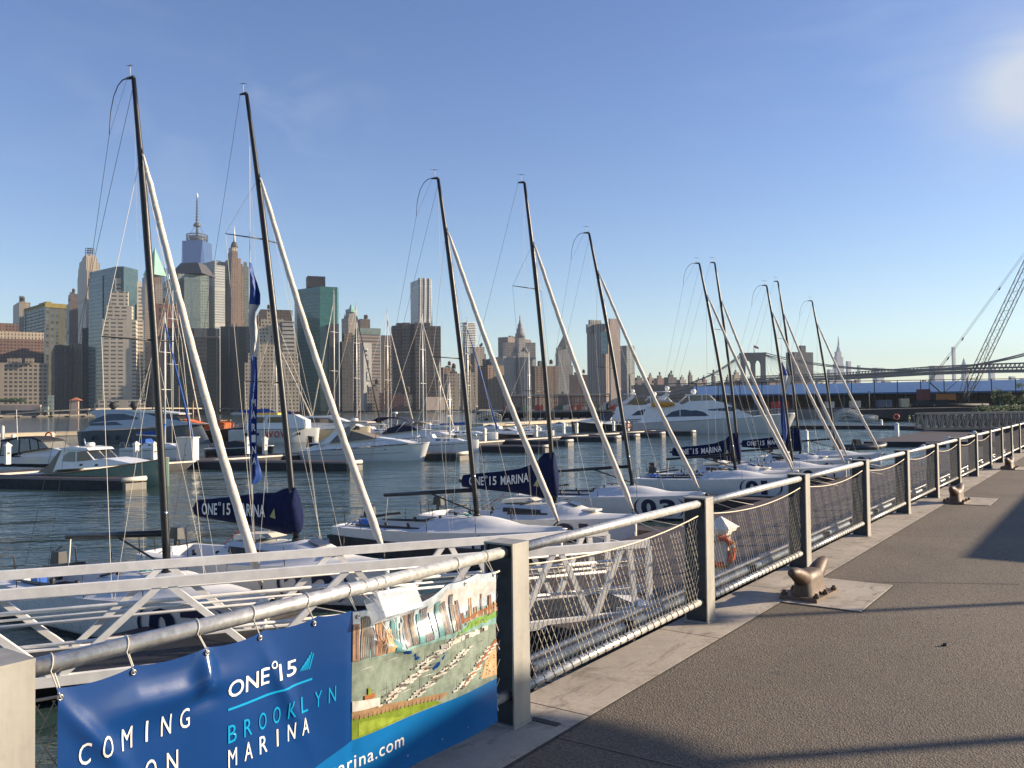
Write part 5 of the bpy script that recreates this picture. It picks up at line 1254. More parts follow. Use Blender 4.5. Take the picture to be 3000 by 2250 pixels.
    for sg in (-1, 1):
        sh = H * (.455 if kind == 'A' else .66); tip = mp(sh) + Vector((-.42, sg * 1.02, .05))
        MB().tube([mp(sh), tip], [.022, .012], 6, BLK).build('spreader', None, r)
        ch = Vector((-.25, sg * (hb(-.25) - .12), sheer(-.25) + .03)); up = mp(jh)
        line(ch, tip, LINEW, .007, 'shroud'); line(tip, up, LINEW, .007, 'shroud')
        if kind == 'B':
            s2 = H * .34; tip2 = mp(s2) + Vector((-.36, sg * .95, .04)); MB().tube([mp(s2), tip2], [.020, .011], 6, BLK).build('spreader', None, r); line(ch, tip2, LINEW, .006, 'shroud')
        line(ch + Vector((.1, 0, 0)), mp(H * .45), LINEW, .005, 'shroud')
    line(mp(H * .97) + Vector((-.1, .05, 0)), Vector((-1.6, .5, sheer(-1.6) + .1)), LINEW, .004, 'halyard')
    line(mp(H * .80) + Vector((.1, .05, 0)), Vector((1.4, .3, sheer(1.4) + .2)), LINEW, .004, 'halyard')
    if kind == 'A':
        g = mp(.85); e = Vector((-4.05, 0, foot_z + .48)); MB().tube([g, e], [.075, .065], 10, CARB).build('boom', None, r)
        MB().tube([e + Vector((.15, 0, -.05)), Vector((-4.0, 0, sheer(-4) + .1))], .02, 5, LINEW).build('mainsheet', None, r)
    else:
        # sail cover: bag over the boom rising along the mast
        prof = [(0.12, .15), (.16, 1.0), (.10, 1.72), (-.16, 1.78), (-.42, 1.45), (-.9, 1.16), (-1.7, .98), (-2.8, .86), (-4.1, .72), (-4.15, .22), (-2.8, .14), (-1.6, .10), (-1.0, .02), (-.5, -.05)]
        prof = [(x - rake * z, foot_z + .18 + z * .98) for x, z in prof]
        thick = lambda x, z: .17 if x > -.3 else .13
        vs = []; N_ = len(prof)
        mb = MB(); cx = sum(p[0] for p in prof) / N_; rows = []
        top_p = prof[2:9]; bot_p = [prof[1], prof[0], prof[13], prof[12], prof[11], prof[10], prof[9]]
        secs = []
        K = 24; num22 = (var == 7)
        def lerp_poly(pp, t):
            q = t * (len(pp) - 1); i = min(len(pp) - 2, int(q)); f = q - i; return (pp[i][0] * (1 - f) + pp[i + 1][0] * f, pp[i][1] * (1 - f) + pp[i + 1][1] * f)
        bots = [(.10, .02), (-.45, -.04), (-1.0, .03), (-1.6, .10), (-2.4, .13), (-3.2, .16), (-4.15, .22)]; bots = [(x - rake * z, foot_z + .18 + z) for x, z in bots]
        hq = .74 if num22 else 1.0; tops_ = [(.14, 1.70 * hq), (-.30, 1.62 * hq), (-.7, 1.27 * (.84 if num22 else 1)), (-1.4, 1.03), (-2.3, .90), (-3.2, .80), (-4.1, .70)]; tops_ = [(x - rake * z, foot_z + .18 + z) for x, z in tops_]
        for i in range(K + 1):
            t = i / K; a = lerp_poly(tops_, t); b = lerp_poly(bots, t); th = .20 - .07 * t; h_ = a[1] - b[1]
            fold = .02 * math.sin(i * 1.9 + var); ring = []
            for k in range(14):
                an = 2 * math.pi * k / 14; yy = math.sin(an); zz = -math.cos(an); bulge = (1 - .35 * zz) if True else 1
                ring.append((a[0] * (zz + 1) / 2 + b[0] * (1 - zz) / 2, yy * th * bulge * (.55 + .45 * abs(yy)) + fold * yy, (a[1] + b[1]) / 2 + zz * h_ / 2))
            secs.append(ring)
        MB().loft(secs, NAVY, closed=True, cap=True).build('sail_cover', None, r); cov = COL.objects[-1]
        MB().tube([(-4.1, 0, foot_z + .62), (-4.35, 0, foot_z + .64)], .07, 8, BLK).build('boom_end', None, r)
        def sidey(x, z):
            t = min(1, max(0, -x / 4.1)); return (.20 - .07 * t) * 1.02 + .035
        for sg in (-1, 1):
            def word(body, xa, xb):
                vs, fs = text_fit(body, xa, xb, 0, 1, .02, 1.05, 0, .25); out = []
                for x, z in vs:
                    xx = x if sg < 0 else (-3.9 + -0.95) - x; t = -xx / 4.1
                    a = lerp_poly(tops_, min(1, max(0, t))); b = lerp_poly(bots, min(1, max(0, t))); zc = (a[1] + b[1]) / 2 + .02; out.append((xx, sg * (sidey(xx, z) + .012), zc + (z - .5) * .34))
                MB().add(out, fs, LETW).build('lettering', None, cov)
            word('ONE', -3.75, -3.05); word('15', -2.78, -2.45); word('MARINA', -2.25, -.98)
            a = lerp_poly(tops_, .70); b = lerp_poly(bots, .70); zc = (a[1] + b[1]) / 2 + .17; ring = []
            xc = -2.92 if sg < 0 else (-4.85 + 2.92)
            for k in range(13): an = k * math.pi / 6; ring.append((xc + .045 * math.cos(an), sg * (sidey(xc, 0) + .02), zc + .045 * math.sin(an)))
            MB().tube(ring, .013, 4, LETW, False).build('degree_ring', None, cov)
            m = MB(); m.add([(-.78, sg * .245, foot_z + .62), (-.55, sg * .245, foot_z + .58), (-.60, sg * .245, foot_z + .86)], [(0, 1, 2)], mat('badge_olive', (.30, .30, .12), .6)); m.build('badge', None, cov)
        MB().tube([(-2.2, 0, foot_z + .2), (-3.4, .3, sheer(-3.4) + .2)], .012, 4, RED).build('sheet_line', None, r); MB().tube([(-.2, .1, foot_z + .1), (-1.0, .4, sheer(-1) + .3), (-1.6, .2, sheer(-1) + .4)], .012, 4, TEAL).build('sheet_line', None, r)
    return mp
def place_yacht(kind, num, fu, fv, tu, tv, label, head=-0.545, var=0):
    foot_z_guess = {'A': sheer(0) + .06 + crown(0, 'A'), 'B': sheer(0) + .06 + crown(0, 'B')}[kind]
    F0 = on_z(fu, fv, foot_z_guess); hd = Vector((math.cos(math.asin(head)), head, 0))
    # top point in the vertical plane of the keel
    q = px_dir(tu, tv); nrm = Vector((hd.y, -hd.x, 0)); t = (F0 - EYE).dot(nrm) / q.dot(nrm); T = EYE + q * t
    dx = (T - F0).dot(hd); dz = T.z - F0.z
    r, fz = yacht_body(kind)
    H = dz; rake = -dx / dz; H = math.hypot(dx, dz)
    print('yacht', num, 'H', round(H, 2), 'rake', round(rake, 3), 'pos', [round(c, 1) for c in F0])
    rig(r, kind, fz, H, min(.25, max(-.02, rake)), var)
    digits(r, num, kind)
    r.location = (F0.x, F0.y, 0); r.rotation_euler = (0, 0, math.atan2(hd.y, hd.x))
    tag(r, label, 'sailing yacht', 'racing yachts moored bow to the promenade dock'); return r
YA = [(490, 1674, 393, 228), (1397, 1510, 1285, 523), (1853, 1421, 1727, 683), (2155, 1376, 2050, 772), (2321, 1350, 2247, 837), (2449, 1317, 2380, 882)]
YB = [(869, 1584, 724, 275), (1626, 1473, 1538, 535), (2166, 1360, 2095, 770), (2345, 1329, 2280, 825)]
NA = ['07', '04', '03', '01', '06', '09']; NB = ['22', '21', '27', '24']
LA = ['nearest white racing yacht with bare black boom and number 07, behind the gangway', 'white racing yacht numbered 04 with bare black boom beside the gangway', 'white racing yacht numbered 03 with bare boom, dock post at its bow', 'white racing yacht numbered 01 with bare boom left of the third railing post', 'white racing yacht numbered 06 with bare boom behind the fourth railing post', 'farthest white racing yacht numbered 09, beside the dark inflatable']
LB = ['white racing yacht numbered 22 with navy sail cover and tall blue streamer', 'white racing yacht numbered 21 with navy lettered sail cover', 'white racing yacht numbered 27 with navy sail cover crossing the mast of 01', 'white racing yacht numbered 24 with navy sail cover and blue white streamer']
for i in range(6): place_yacht('A', NA[i], *YA[i], LA[i], var=i)
yb = [place_yacht('B', NB[i], *YB[i], LB[i], var=i + 7) for i in range(4)]

# streamers (long furled banners) hoisted on two of the yachts
def streamer(pts, label, D, scale=1.0):
    r = empty('streamer', (0, 0, 0)); tag(r, label, 'banner')
    BL = mat('streamer_blue', (0.010, 0.05, 0.24), .6, 0, .15, 3); WH = mat('streamer_white', (.55, .54, .52), .7, 0, .08, 3)
    secs = {}; P0 = []
    for (u, v, wl, wr) in pts:
        A = at(u - wl * 1.3 - 1, v, D); B = at(u + wr * 1.3 + 1, v, D); P0.append((A, B))
    def seg(i0, i1, m, name):
        vs = []; fs = []; n = 10
        for j in range(i0, i1 + 1):
            A, B = P0[j]
            for k in range(n + 1):
                t = k / n; p = A.lerp(B, t); p.y += (.10 * math.sin(t * 7 + j * .8) + .04 * math.sin(t * 15 + j)) * scale; vs.append(p)
        for j in range(i1 - i0):
            for k in range(n): a = j * (n + 1) + k; fs.append((a, a + 1, a + n + 2, a + n + 1))
        MB().add(vs, fs, m, None, True).build(name, None, r)
    return r, P0, seg, BL, WH
D = yb[0].location.y + .3
pts = [(733, 770, 1, 1), (733, 800, 2, 5), (734, 830, 3, 14), (734, 862, 3, 22), (735, 892, 3, 22), (736, 915, 3, 12), (736, 945, 3, 12), (738, 985, 3, 14), (739, 1020, 4, 13), (739, 1045, 4, 8), (740, 1100, 6, 9), (741, 1160, 8, 9), (741, 1220, 8, 9), (741, 1270, 8, 10), (742, 1310, 6, 9), (743, 1345, 6, 9), (744, 1380, 6, 14), (744, 1400, 7, 15), (742, 1417, 6, 6)]
r, P0, seg, BL, WH = streamer(pts, 'tall narrow blue and white furled streamer hanging beside the mast of the 22 yacht', D)
seg(0, 4, BL, 'upper_blue'); seg(4, 9, WH, 'white_middle'); seg(9, 18, BL, 'lower_blue')
MB().tube([at(731, 430, D), at(732, 770, D), at(738, 1420, D), at(748, 1590, D)], .012, 4, LINEW).build('halyard', None, r)
for j, (u, v, ch) in enumerate([(742, 1180, 'M'), (742, 1215, 'A'), (742, 1252, 'R'), (742, 1285, 'I'), (743, 1318, 'N'), (744, 1350, 'A'), ]):
    vs, fs = text_fit(ch, -.055, .055, -.10, .10, 0.02); c = at(u + 1, v, D - .22); MB().add([(c.x + z, c.y, c.z + x) for x, z in [(b, a) for a, b in vs]], fs, LETW if j < 6 else BL).build('lettering', None, r)
D = yb[3].location.y - 2
pts = [(2290, 1062, 0, 0), (2292, 1085, 2, 10), (2294, 1100, 3, 16), (2293, 1118, 2, 17), (2292, 1136, 2, 12), (2290, 1158, 2, 4), (2290, 1180, 2, 4), (2292, 1230, 3, 8), (2296, 1262, 3, 9), (2300, 1292, 2, 2)]
r, P0, seg, BL, WH = streamer(pts, 'small blue and white streamer hanging among the far racing yachts', D)
seg(0, 2, BL, 'upper_blue'); seg(2, 5, WH, 'white_middle'); seg(5, 9, BL, 'lower_blue')
MB().tube([at(2283, 840, D), at(2291, 1062, D), at(2302, 1330, D)], .012, 4, LINEW).build('halyard', None, r)
# ---------------- docks ----------------
DKB = mat('dock_brown_deck', (0.13, 0.075, 0.06), 0.75, 0, 0.2, 1.0)
DKS = mat('dock_dark_side', (0.028, 0.026, 0.028), 0.7, 0, 0.3, 2.0)
DKW = mat('dock_white_fender', (0.60, 0.54, 0.46), 0.6, 0, 0.12, 2.0)
def planks():
    k = NT('dock_planks'); tc = k.N('ShaderNodeTexCoord'); mp = k.N('ShaderNodeMapping'); mp.inputs['Rotation'].default_value = (0, 0, -RZ); k.L(tc.outputs['Object'], mp.inputs[0])
    sp = k.N('ShaderNodeSeparateXYZ'); k.L(mp.outputs[0], sp.inputs[0]); f = k.math('FRACT', k.math('DIVIDE', sp.outputs[0], 0.145)); g = k.math('LESS_THAN', f, 0.07)
    wn_ = k.N('ShaderNodeTexWhiteNoise'); wn_.noise_dimensions = '1D'; k.L(k.math('FLOOR', k.math('DIVIDE', sp.outputs[0], 0.145)), wn_.inputs['W'])
    c = k.mix(wn_.outputs[0], (0.040, 0.026, 0.023), (0.060, 0.038, 0.032)); c = k.mix(k.math('MULTIPLY', g, .8), c, (0.02, 0.015, 0.012)); c = k.mix(k.ramp(k.noise(1.2, 5), .4, .7, 0, .35), c, (.12, .095, .085))
    k.L(c, k.b.inputs['Base Color']); k.b.inputs['Roughness'].default_value = .7; return k.m
PLK = planks()
def dock(name, s0, s1, n0, n1, z, label, cat='dock', group=None, cap=None, deckm=None, h=0.75, fender=True, skew=0.0):
    r = empty(name, P((s0 + s1) / 2, (n0 + n1) / 2, 0), 0); inv = r.location.copy(); tag(r, label, cat, group)
    def fin(o): o.data.transform(Matrix.Translation(-inv)); return o
    q = lambda e, z0, z1, m, rf=None: MB().prism([P(s0 + e, n1 - e, 0)[:2], P(s1 - e, n1 - e, 0)[:2], P(s1 - e + skew, n0 + e, 0)[:2], P(s0 + e + skew, n0 + e, 0)[:2]], z0, z1, m, rf)
    fin(q(0.05, -0.3, z - 0.14, DKS).build('float', None, r)); fin(q(0.0, z - 0.14, z, (DKF if cap else DKW) if fender else DKS, deckm or PLK).build('deck', None, r))
    if cap:  # white bumper round the outer end
        mb = MB(); a, b = P(s0, n1 + .12, z - .07), P(s1, n1 + .12, z - .07); mb.tube([a, b], .16, 10, DKW); fin(mb.build('end_bumper', None, r))
        MB().prism([P(s0 + .1, n1 + .35, 0)[:2], P(s1 - .1, n1 + .35, 0)[:2], P(s1 - .1, n1 - .1, 0)[:2], P(s0 + .1, n1 - .1, 0)[:2]], -.3, z - .3, mat('dock_end_grey', (.22, .20, .17), .8)).build('end_float', None, r); fin(COL.objects[-1])
    return r
dock('main_dock', 11.0, 92, -11.0, -5.3, 0.5, 'broad brown planked floating dock between the railing and the racing yachts', fender=False)
dock('main_dock', -14, 9.6, -14.0, -12.6, 0.5, 'narrow floating dock strip at the bows of the nearest racing yachts', fender=False)
for i, (s, l_) in enumerate([(7.2, 'finger dock between the two nearest racing yachts'), (17.3, 'finger dock between the third and fourth racing yacht'), (24.0, 'finger dock left of the fifth racing yacht'), (35.5, 'finger dock right of the sixth racing yacht'), (49, 'finger dock near the farthest racing yachts')]):
    dock('finger_dock', s, s + 1.1, -20.5, -13.9 if i == 0 else -11.0, 0.5, l_, group='finger docks between the racing yachts', fender=False)
# second pontoon with the motor boats
W0 = -62.6; DKF = mat('dock_side_tube', (.20, .17, .165), .6)
dock('pontoon', -60, 150, W0 - 1.3, W0 + 1.3, 0.72, 'long white edged pontoon in the middle of the marina')
FING = [(26.6, -48.6, 'nearest white tipped finger pontoon, beside the green picnic boat'), (45.0, -47.8, 'white tipped finger pontoon in front of the big white cruiser'), (59.3, -48.1, 'white tipped finger pontoon at the bow of the big white cruiser'), (74.5, -48.5, 'fourth white tipped finger pontoon along the middle pontoon'), (87.8, -53.8, 'fifth white tipped finger pontoon along the middle pontoon'), (101.2, -54.2, 'sixth white tipped finger pontoon along the middle pontoon'), (108.5, -55.0, 'seventh white tipped finger pontoon, left of the white yachts'), (118, -55.4, 'eighth white tipped finger pontoon under the nearer white yacht'), (127, -54.2, 'farthest white tipped finger pontoon, under the nearer white yacht')]
for i, (s, n1, l_) in enumerate(FING):
    dock('finger_pontoon', s - .8, s + .8, W0 + 1.3, n1, 0.72, l_, group='white tipped finger pontoons', cap=True, skew=-.32 * (n1 - W0 - 1.3))
def plain_dock(name, pts, w_, z, label, m, top=None, group=None, cat='dock'):
    r = empty(name, (0, 0, 0)); tag(r, label, cat, group)
    mb = MB(); mb2 = MB()
    for a, b in zip(pts[:-1], pts[1:]):
        a, b = Vector((a.x, a.y, z - .35)), Vector((b.x, b.y, z - .35)); mb.beam(a, b, w_, .7, m); mb2.beam(a + Vector((0, 0, .37)), b + Vector((0, 0, .37)), w_ + .1, .06, top or m)
    mb.build('float', None, r); mb2.build('deck', None, r); return r
PALET = mat('pale_timber', (0.46, 0.38, 0.27), .8)
plain_dock('breakwater', [on_z(-260, 1278, .8), on_z(150, 1266, .8), on_z(330, 1262, .8)], 3.5, .8, 'long pale breakwater pontoon across the left background', PALET)
plain_dock('timber_dock', [on_z(1395, 1242, .9), on_z(1750, 1226, .9), on_z(1900, 1216, .9)], 4.0, .9, 'pale timber dock in the centre background before the dark pier', PALET)
plain_dock('dark_pontoon', [on_z(2190, 1247, .6), on_z(2620, 1247, .6), on_z(3200, 1262, .6)], 5.0, .6, 'long dark pontoon crossing the right background before the barge', DKS)
r = empty('wave_dock', (0, 0, 0)); tag(r, 'wide dark decked dock beyond the farthest racing yachts', 'dock')
pp = [on_z(2530, 1294, .55), on_z(2960, 1294, .55), on_z(3250, 1272, .55), on_z(2700, 1264, .55)]
MB().prism([p[:2] for p in pp], -.2, .55, DKS, PLK).build('deck', None, r)

# ---------------- pedestals ----------------
PEDW = mat('pedestal_white', (0.72, 0.68, 0.60), 0.5, 0, 0.06)
def pedestal_proto():
    r = empty('power_pedestal'); MB().box((0, 0, .50), (.26, .26, 1.0), PEDW).build('body', None, r)
    MB().box((0, 0, 1.03), (.34, .34, .06), PEDW).build('collar', None, r); MB().box((0, 0, 1.15), (.40, .40, .19), PEDW, None, .05).build('pyramid_cap', None, r)
    mb = MB(); mb.box((0, -.137, .62), (.14, .02, .12), mat('outlet_grey', (.10, .10, .10), .5)); mb.build('outlet', None, r); return r
pd = pedestal_proto(); index_kids()
PED = [(22, 1360, .72, 'left one at the head of the green picnic boat'), (399, 1350, .72, 'left one of the pair beside the green bow'), (452, 1352, .72, 'right one of the pair beside the green bow'), (725, 1329, .72, 'left one of the pair behind the blue streamer'), (776, 1330, .72, 'right one of the pair behind the blue streamer'), (1420, 1292, .72, 'beside the small bimini sloop'), (1571, 1279, .72, 'at the head of the fourth finger'), (1652, 1270, .72, 'left of the dark speedboat'), (1690, 1269, .72, 'under the dark speedboat bow'), (1761, 1263, .72, 'in front of the dark speedboat'), (1798, 1262, .72, 'right of the dark speedboat'), (1840, 1262, .72, 'with lifebuoy left of the white yachts'), (1874, 1257, .72, 'at the stern of the nearer white yacht'),
       (155, 1306, .72, 'small one beside the canopy cruiser mast'), (40, 1312, .72, 'small one above the canopy cruiser')]
first = True
for i, (u, v, z, l_) in enumerate(PED):
    o = pd if i == 0 else copy_tree(pd); tag(o, 'white dock pedestal with pyramid cap, ' + l_, 'pedestal', 'white dock power pedestals'); o.location = on_z(u, v, z); o.rotation_euler = (0, 0, RZ)
    k_ = {0: 1.45, 1: 1.35, 2: 1.35}.get(i, 1.35); o.scale = (k_,) * 3
def on_sn(s, n, z): return P(s, n, z)
for (u, v, l_) in [(2115, 1722, 'nearest one with an orange lifebuoy seen through the net'), (2706, 1362, 'between the fifth and sixth railing posts'), (2780, 1328, 'between the sixth and seventh railing posts'), (2855, 1303, 'farthest one over the railing')]:
    o = copy_tree(pd); tag(o, 'white dock pedestal with pyramid cap, ' + l_, 'pedestal', 'white dock power pedestals'); o.location = on_z(u, v, .5); o.rotation_euler = (0, 0, RZ); o.scale = (1.75, 1.75, 1.4) if u < 2200 else (1.3, 1.3, 1.2)
def lifebuoy(c, rad, label, yaw=0.0):
    OR = mat('lifebuoy_orange', (0.80, 0.10, 0.02), .5); R = Matrix.Rotation(yaw, 3, 'Z')
    r = empty('lifebuoy', c); tag(r, label, 'lifebuoy')
    MB().tube([R @ Vector((rad * math.cos(k * math.pi / 12), 0, rad * math.sin(k * math.pi / 12))) for k in range(25)], rad * .24, 8, OR, False).build('ring', None, r)
    for k in range(4):
        a = k * math.pi / 2 + .4; MB().tube([R @ Vector((rad * math.cos(a + d), 0, rad * math.sin(a + d))) for d in (-.12, 0, .12)], rad * .27, 8, mat('reflective_band', (.6, .55, .5), .4), False).build('band', None, r)
    MB().tube([R @ Vector((rad * 1.2 * math.cos(k * .5), -.05 - .02 * math.sin(k * 2), rad * 1.2 * math.sin(k * .5))) for k in range(14)], .012, 5, mat('yellow_rope', (.6, .35, .04), .7), False).build('grab_rope', None, r)
p = on_z(2115, 1722, .5); lifebuoy((p.x - .12, p.y - .36, 1.45), .33, 'orange lifebuoy with yellow rope on the dock pedestal behind the net', .15)
p = on_z(1840, 1262, .72); lifebuoy((p.x - .1, p.y - .4, 1.6), .4, 'small orange lifebuoy on a pedestal left of the white yachts')
p = on_z(148, 1306, .72); lifebuoy((p.x, p.y - .4, 2.0), .4, 'small orange lifebuoy behind the canopy cruiser')
# cabinet and piles
r = empty('dock_cabinet', on_z(550, 1348, .72)); tag(r, 'tall white utility cabinet standing on the middle pontoon', 'cabinet'); r.rotation_euler = (0, 0, RAD(-12))
MB().box((0, 0, .95), (1.55, .9, 1.9), PEDW).build('body', None, r); MB().box((0, 0, 1.94), (1.70, 1.05, .08), PEDW).build('lid', None, r)
for x in (-.38, .38): MB().box((x, -.46, .9), (.70, .02, 1.6), PEDW).build('door', None, r)
for z in (.45, 1.3): MB().box((0.1, -.475, z), (.05, .02, .14), mat('outlet_grey', (.1, .1, .1))).build('latch', None, r)
PILE = mat('white_pile', (.66, .66, .60), .6)
for i, (u, v, l_) in enumerate([(2628, 1291, 'white mooring pile rising beside the wide dark dock'), (2582, 1255, 'smaller white mooring pile in open water to the right'), (2362, 1305, 'white mooring pile behind the navy sail covers'), (8, 1300, 'white mooring pile at the left image edge'), (2050, 1690, 'thin steel dock pile behind the nearest net panel')][:4]):
    p = on_z(u, v, 0); mb = MB(); h = [2.1, 1.5, 1.6, 2.6][i]; mb.tube([(p.x, p.y, -1), (p.x, p.y, h)], .28, 12, PILE); mb.lathe((p.x, p.y, h), [(.3, 0), (.3, .06), (.02, .3)], 12, PILE); mb.build('mooring_pile'); tag(COL.objects[-1], l_, 'pile')
# ---------------- motor boats and cruising yachts ----------------
GLS = mat('boat_glass', (0.025, 0.03, 0.035), 0.06, 0, 0.1, spec=0.8)
WHB = mat('boat_white', (0.74, 0.73, 0.70), 0.3, 0, 0.04, 1.2, coat=0.2)
WHG = mat('boat_offwhite', (0.58, 0.57, 0.54), 0.35, 0, 0.05, 1.2)
TEAK = mat('teak', (0.30, 0.16, 0.08), 0.6, 0, 0.2, 4)
GREENH = mat('sage_green_hull', (0.19, 0.28, 0.215), 0.3, 0, 0.06, 1.0, coat=0.3)
GREYH = mat('grey_hull', (0.10, 0.11, 0.125), 0.2, 0.1, 0.08, 1.0, coat=0.3)
BLACKH = mat('black_hull', (0.018, 0.018, 0.022), 0.2, 0, 0.1, coat=0.3)
DKRED = mat('dark_red_hull', (0.09, 0.025, 0.02), 0.4, 0, 0.15)
ORNG = mat('orange_paint', (0.68, 0.14, 0.02), 0.45, 0, 0.1)
TAUPE = mat('taupe_canvas', (0.18, 0.155, 0.13), 0.8, 0, 0.12, 3, bump=.4, bscale=4, bdist=.04)
KHAKI = mat('khaki_canvas', (0.24, 0.21, 0.15), 0.8, 0, 0.12, 3, bump=.4, bscale=4, bdist=.04)
NAVYB = mat('navy_boat_canvas', (0.014, 0.017, 0.04), 0.8, 0, 0.15, 3, bump=.4, bscale=4, bdist=.04)
BLUCV = mat('blue_canvas', (0.01, 0.07, 0.30), 0.8, 0, 0.15, 3, bump=.5, bscale=5, bdist=.04)
MATTB = mat('matt_black', (0.02, 0.02, 0.02), 0.7, 0, 0.1)
VINYLW = mat('clear_curtain', (0.20, 0.19, 0.16), 0.15, 0, 0.2, 2)
YELLO = mat('amber_float', (0.60, 0.26, 0.03), 0.5, 0, 0.12)
BEIG = mat('beige_hull', (0.52, 0.44, 0.30), 0.4, 0, .05)
ALMAST = mat('alloy_mast', (0.62, 0.60, 0.56), 0.4, 0.3, 0.08)
def beamf(L, B, full=0.55, st=0.9):
    def f(x):
        t = x / L
        if t < full: return B / 2 * (st + (1 - st) * math.sin(t / full * math.pi / 2))
        q = (t - full) / (1 - full); return max(0.03, B / 2 * (1 - q ** 2.3))
    return f
def hull(r, L, bf, zs, zb, m, deckm=None, flare=0.78, rub=None, rake=0.0, boot=BOOT, name='hull', trans=0.0):
    """hull from stern (x=0) to bow (x=L); zs, zb: heights of the sheer at stern and bow"""
    sh = lambda x: zs + (zb - zs) * (x / L) ** 1.8
    secs = []; N_ = 26
    for i in range(N_ + 1):
        x = L * i / N_; b = bf(x); s_ = sh(x)
        half = []
        for q in (0, .06, .3, .55, .8, 1.0):
            z = -0.25 + (s_ + .25) * q; k = flare + (1 - flare) * q ** .8; xx = x + rake * (z / max(zb, .1)) * (x / L) ** 6 * 1.0 + trans * (1 - z / s_) * (1 - x / L) ** 8
            half.append((xx, b * (k if x < L * .75 else (k - (1 - k) * (x / L - .75) * 3)), z))
        secs.append([(a, -y, z) for a, y, z in half[::-1]] + [(a, y, z) for a, y, z in half])
    mb = MB(); mb.loft(secs, m, cap=True); mb.build(name, None, r)
    dk = [[(s[0][0], s[0][1] * .98, s[0][2] + .01), (s[0][0], 0, s[0][2] + .06), (s[-1][0], s[-1][1] * .98, s[-1][2] + .01)] for s in secs]
    MB().loft(dk, deckm or WHB).build('deck', None, r)
    if rub:
        for sg in (0, -1): MB().tube([(s[sg][0], s[sg][1] * 1.005, s[sg][2] - .02) for s in secs], .035, 5, rub).build('rub_rail', None, r)
    if boot:
        for sg in (-1, 1):
            MB().loft([[(x_, sg * (bf(x_) * flare * (1 if x_ < L * .75 else 1 - (1 - flare) / flare * (x_ / L - .75) * 3) + .012), z) for z in (-.05, .09)] for x_ in [L * i / 26 for i in range(26)]], boot).build('waterline_stripe', None, r)
    return sh
def rail(r, bf, sh, x0, x1, n, h, m=CHROME, inset=.08, name='guard_rail'):
    for sg in (-1, 1):
        mb = MB(); pts = [(x0 + (x1 - x0) * i / n, sg * max(0, bf(x0 + (x1 - x0) * i / n) - inset), sh(x0 + (x1 - x0) * i / n)) for i in range(n + 1)]
        mb.tube([(x, y, z + h) for x, y, z in pts], .02, 5, m)
        for x, y, z in pts: mb.tube([(x, y, z), (x, y, z + h)], .015, 4, m)
        mb.build(name, None, r)
def taper(w0, w1, z0, z1): return lambda x, z: w0 + (w1 - w0) * max(0, min(1, (z - z0) / (z1 - z0)))
def place(r, u, v, z, heading_deg, label, cat, group=None, at_x=0.0):
    """put the boat so that its local point (at_x,0,z) stands at pixel (u,v); heading counter-clockwise from +X"""
    p = on_z(u, v, z); a = RAD(heading_deg); r.rotation_euler = (0, 0, a); r.location = (p.x - at_x * math.cos(a), p.y - at_x * math.sin(a), 0)
    return tag(r, label, cat, group)
HD = -33
def roundwin(r, xs, y_of, z, w_=.34, h=.14, m=GLS):
    for x in xs:
        for sg in (-1, 1):
            y = sg * (y_of(x) + .012); MB().add([(x + w_ / 2 * math.cos(k * math.pi / 5), y, z + h / 2 * math.sin(k * math.pi / 5)) for k in range(10)], [tuple(range(10))], m).build('porthole', None, r)

# green picnic boat (bow waterline pixel 470,1424)
def picnic():
    r = empty('picnic_boat'); L = 11.1; bf = beamf(L, 3.2, .5, .86); sh = hull(r, L, bf, .72, 1.88, GREENH, WHB, .80, TEAK)
    hw = taper(1.15, 1.0, 1.0, 2.4)
    MB().side([(2.4, .85), (2.7, 1.05), (6.1, 1.25), (9.0, 1.55), (7.4, 1.78), (6.6, 1.85), (5.9, 1.75), (5.1, 2.42), (3.1, 2.48), (2.7, 1.6)], hw, WHB).build('cabin', None, r)
    MB().side([(3.0, 2.43), (5.5, 2.38), (5.3, 2.52), (4.2, 2.60), (2.9, 2.54)], taper(1.12, 1.08, 2.4, 2.6), WHB).build('roof', None, r)
    m = MB(); m.panel([(3.15, 1.62), (4.3, 1.60), (4.25, 2.28), (3.7, 2.26), (3.35, 2.05)], hw, .02, GLS); m.build('side_window', None, r)
    m = MB(); m.panel([(4.45, 1.62), (5.75, 1.74), (5.15, 2.32), (4.4, 2.28)], hw, .02, mat('amber_glass', (.14, .06, .03), .08)); m.build('side_window', None, r)
    for y0, y1 in ((-.95, -.06), (.06, .95)):
        m = MB(); m.add([(5.93, y0, 1.80), (5.93, y1, 1.80), (5.22, y1, 2.36), (5.22, y0, 2.36)], [(0, 1, 2, 3)], GLS); m.build('windscreen', None, r)
    m = MB(); m.side([(1.0, .82), (2.75, .85), (3.15, 2.42), (2.85, 2.35), (2.0, 1.4)], taper(1.15, 1.0, .8, 2.4), KHAKI); m.build('cockpit_canvas', None, r)
    MB().lathe((4.5, 0, 2.6), [(.26, 0), (.30, .05), (.30, .2), (.22, .26)], 14, WHB).build('radar_dome', None, r)
    MB().tube([(3.9, .2, 2.6), (3.75, .2, 3.1)], .05, 6, GALVD).build('antenna', None, r)
    MB().tube([(3.2, -.6, 2.55), (4.1, -.6, 2.6)], .05, 6, WHB).build('roof_rail', None, r)
    for x in (4.7, 6.0):
        MB().panel([(x, 1.33), (x + .25, 1.36), (x + .27, 1.48), (x + .02, 1.46)], taper(1.15, 1.0, 1.0, 2.4), .015, MATTB).build('porthole', None, r)
    place(r, 480, 1424, 0, -19, 'sage green hulled picnic boat with white cabin and tan cockpit canvas', 'motorboat', at_x=L - .4)
picnic()
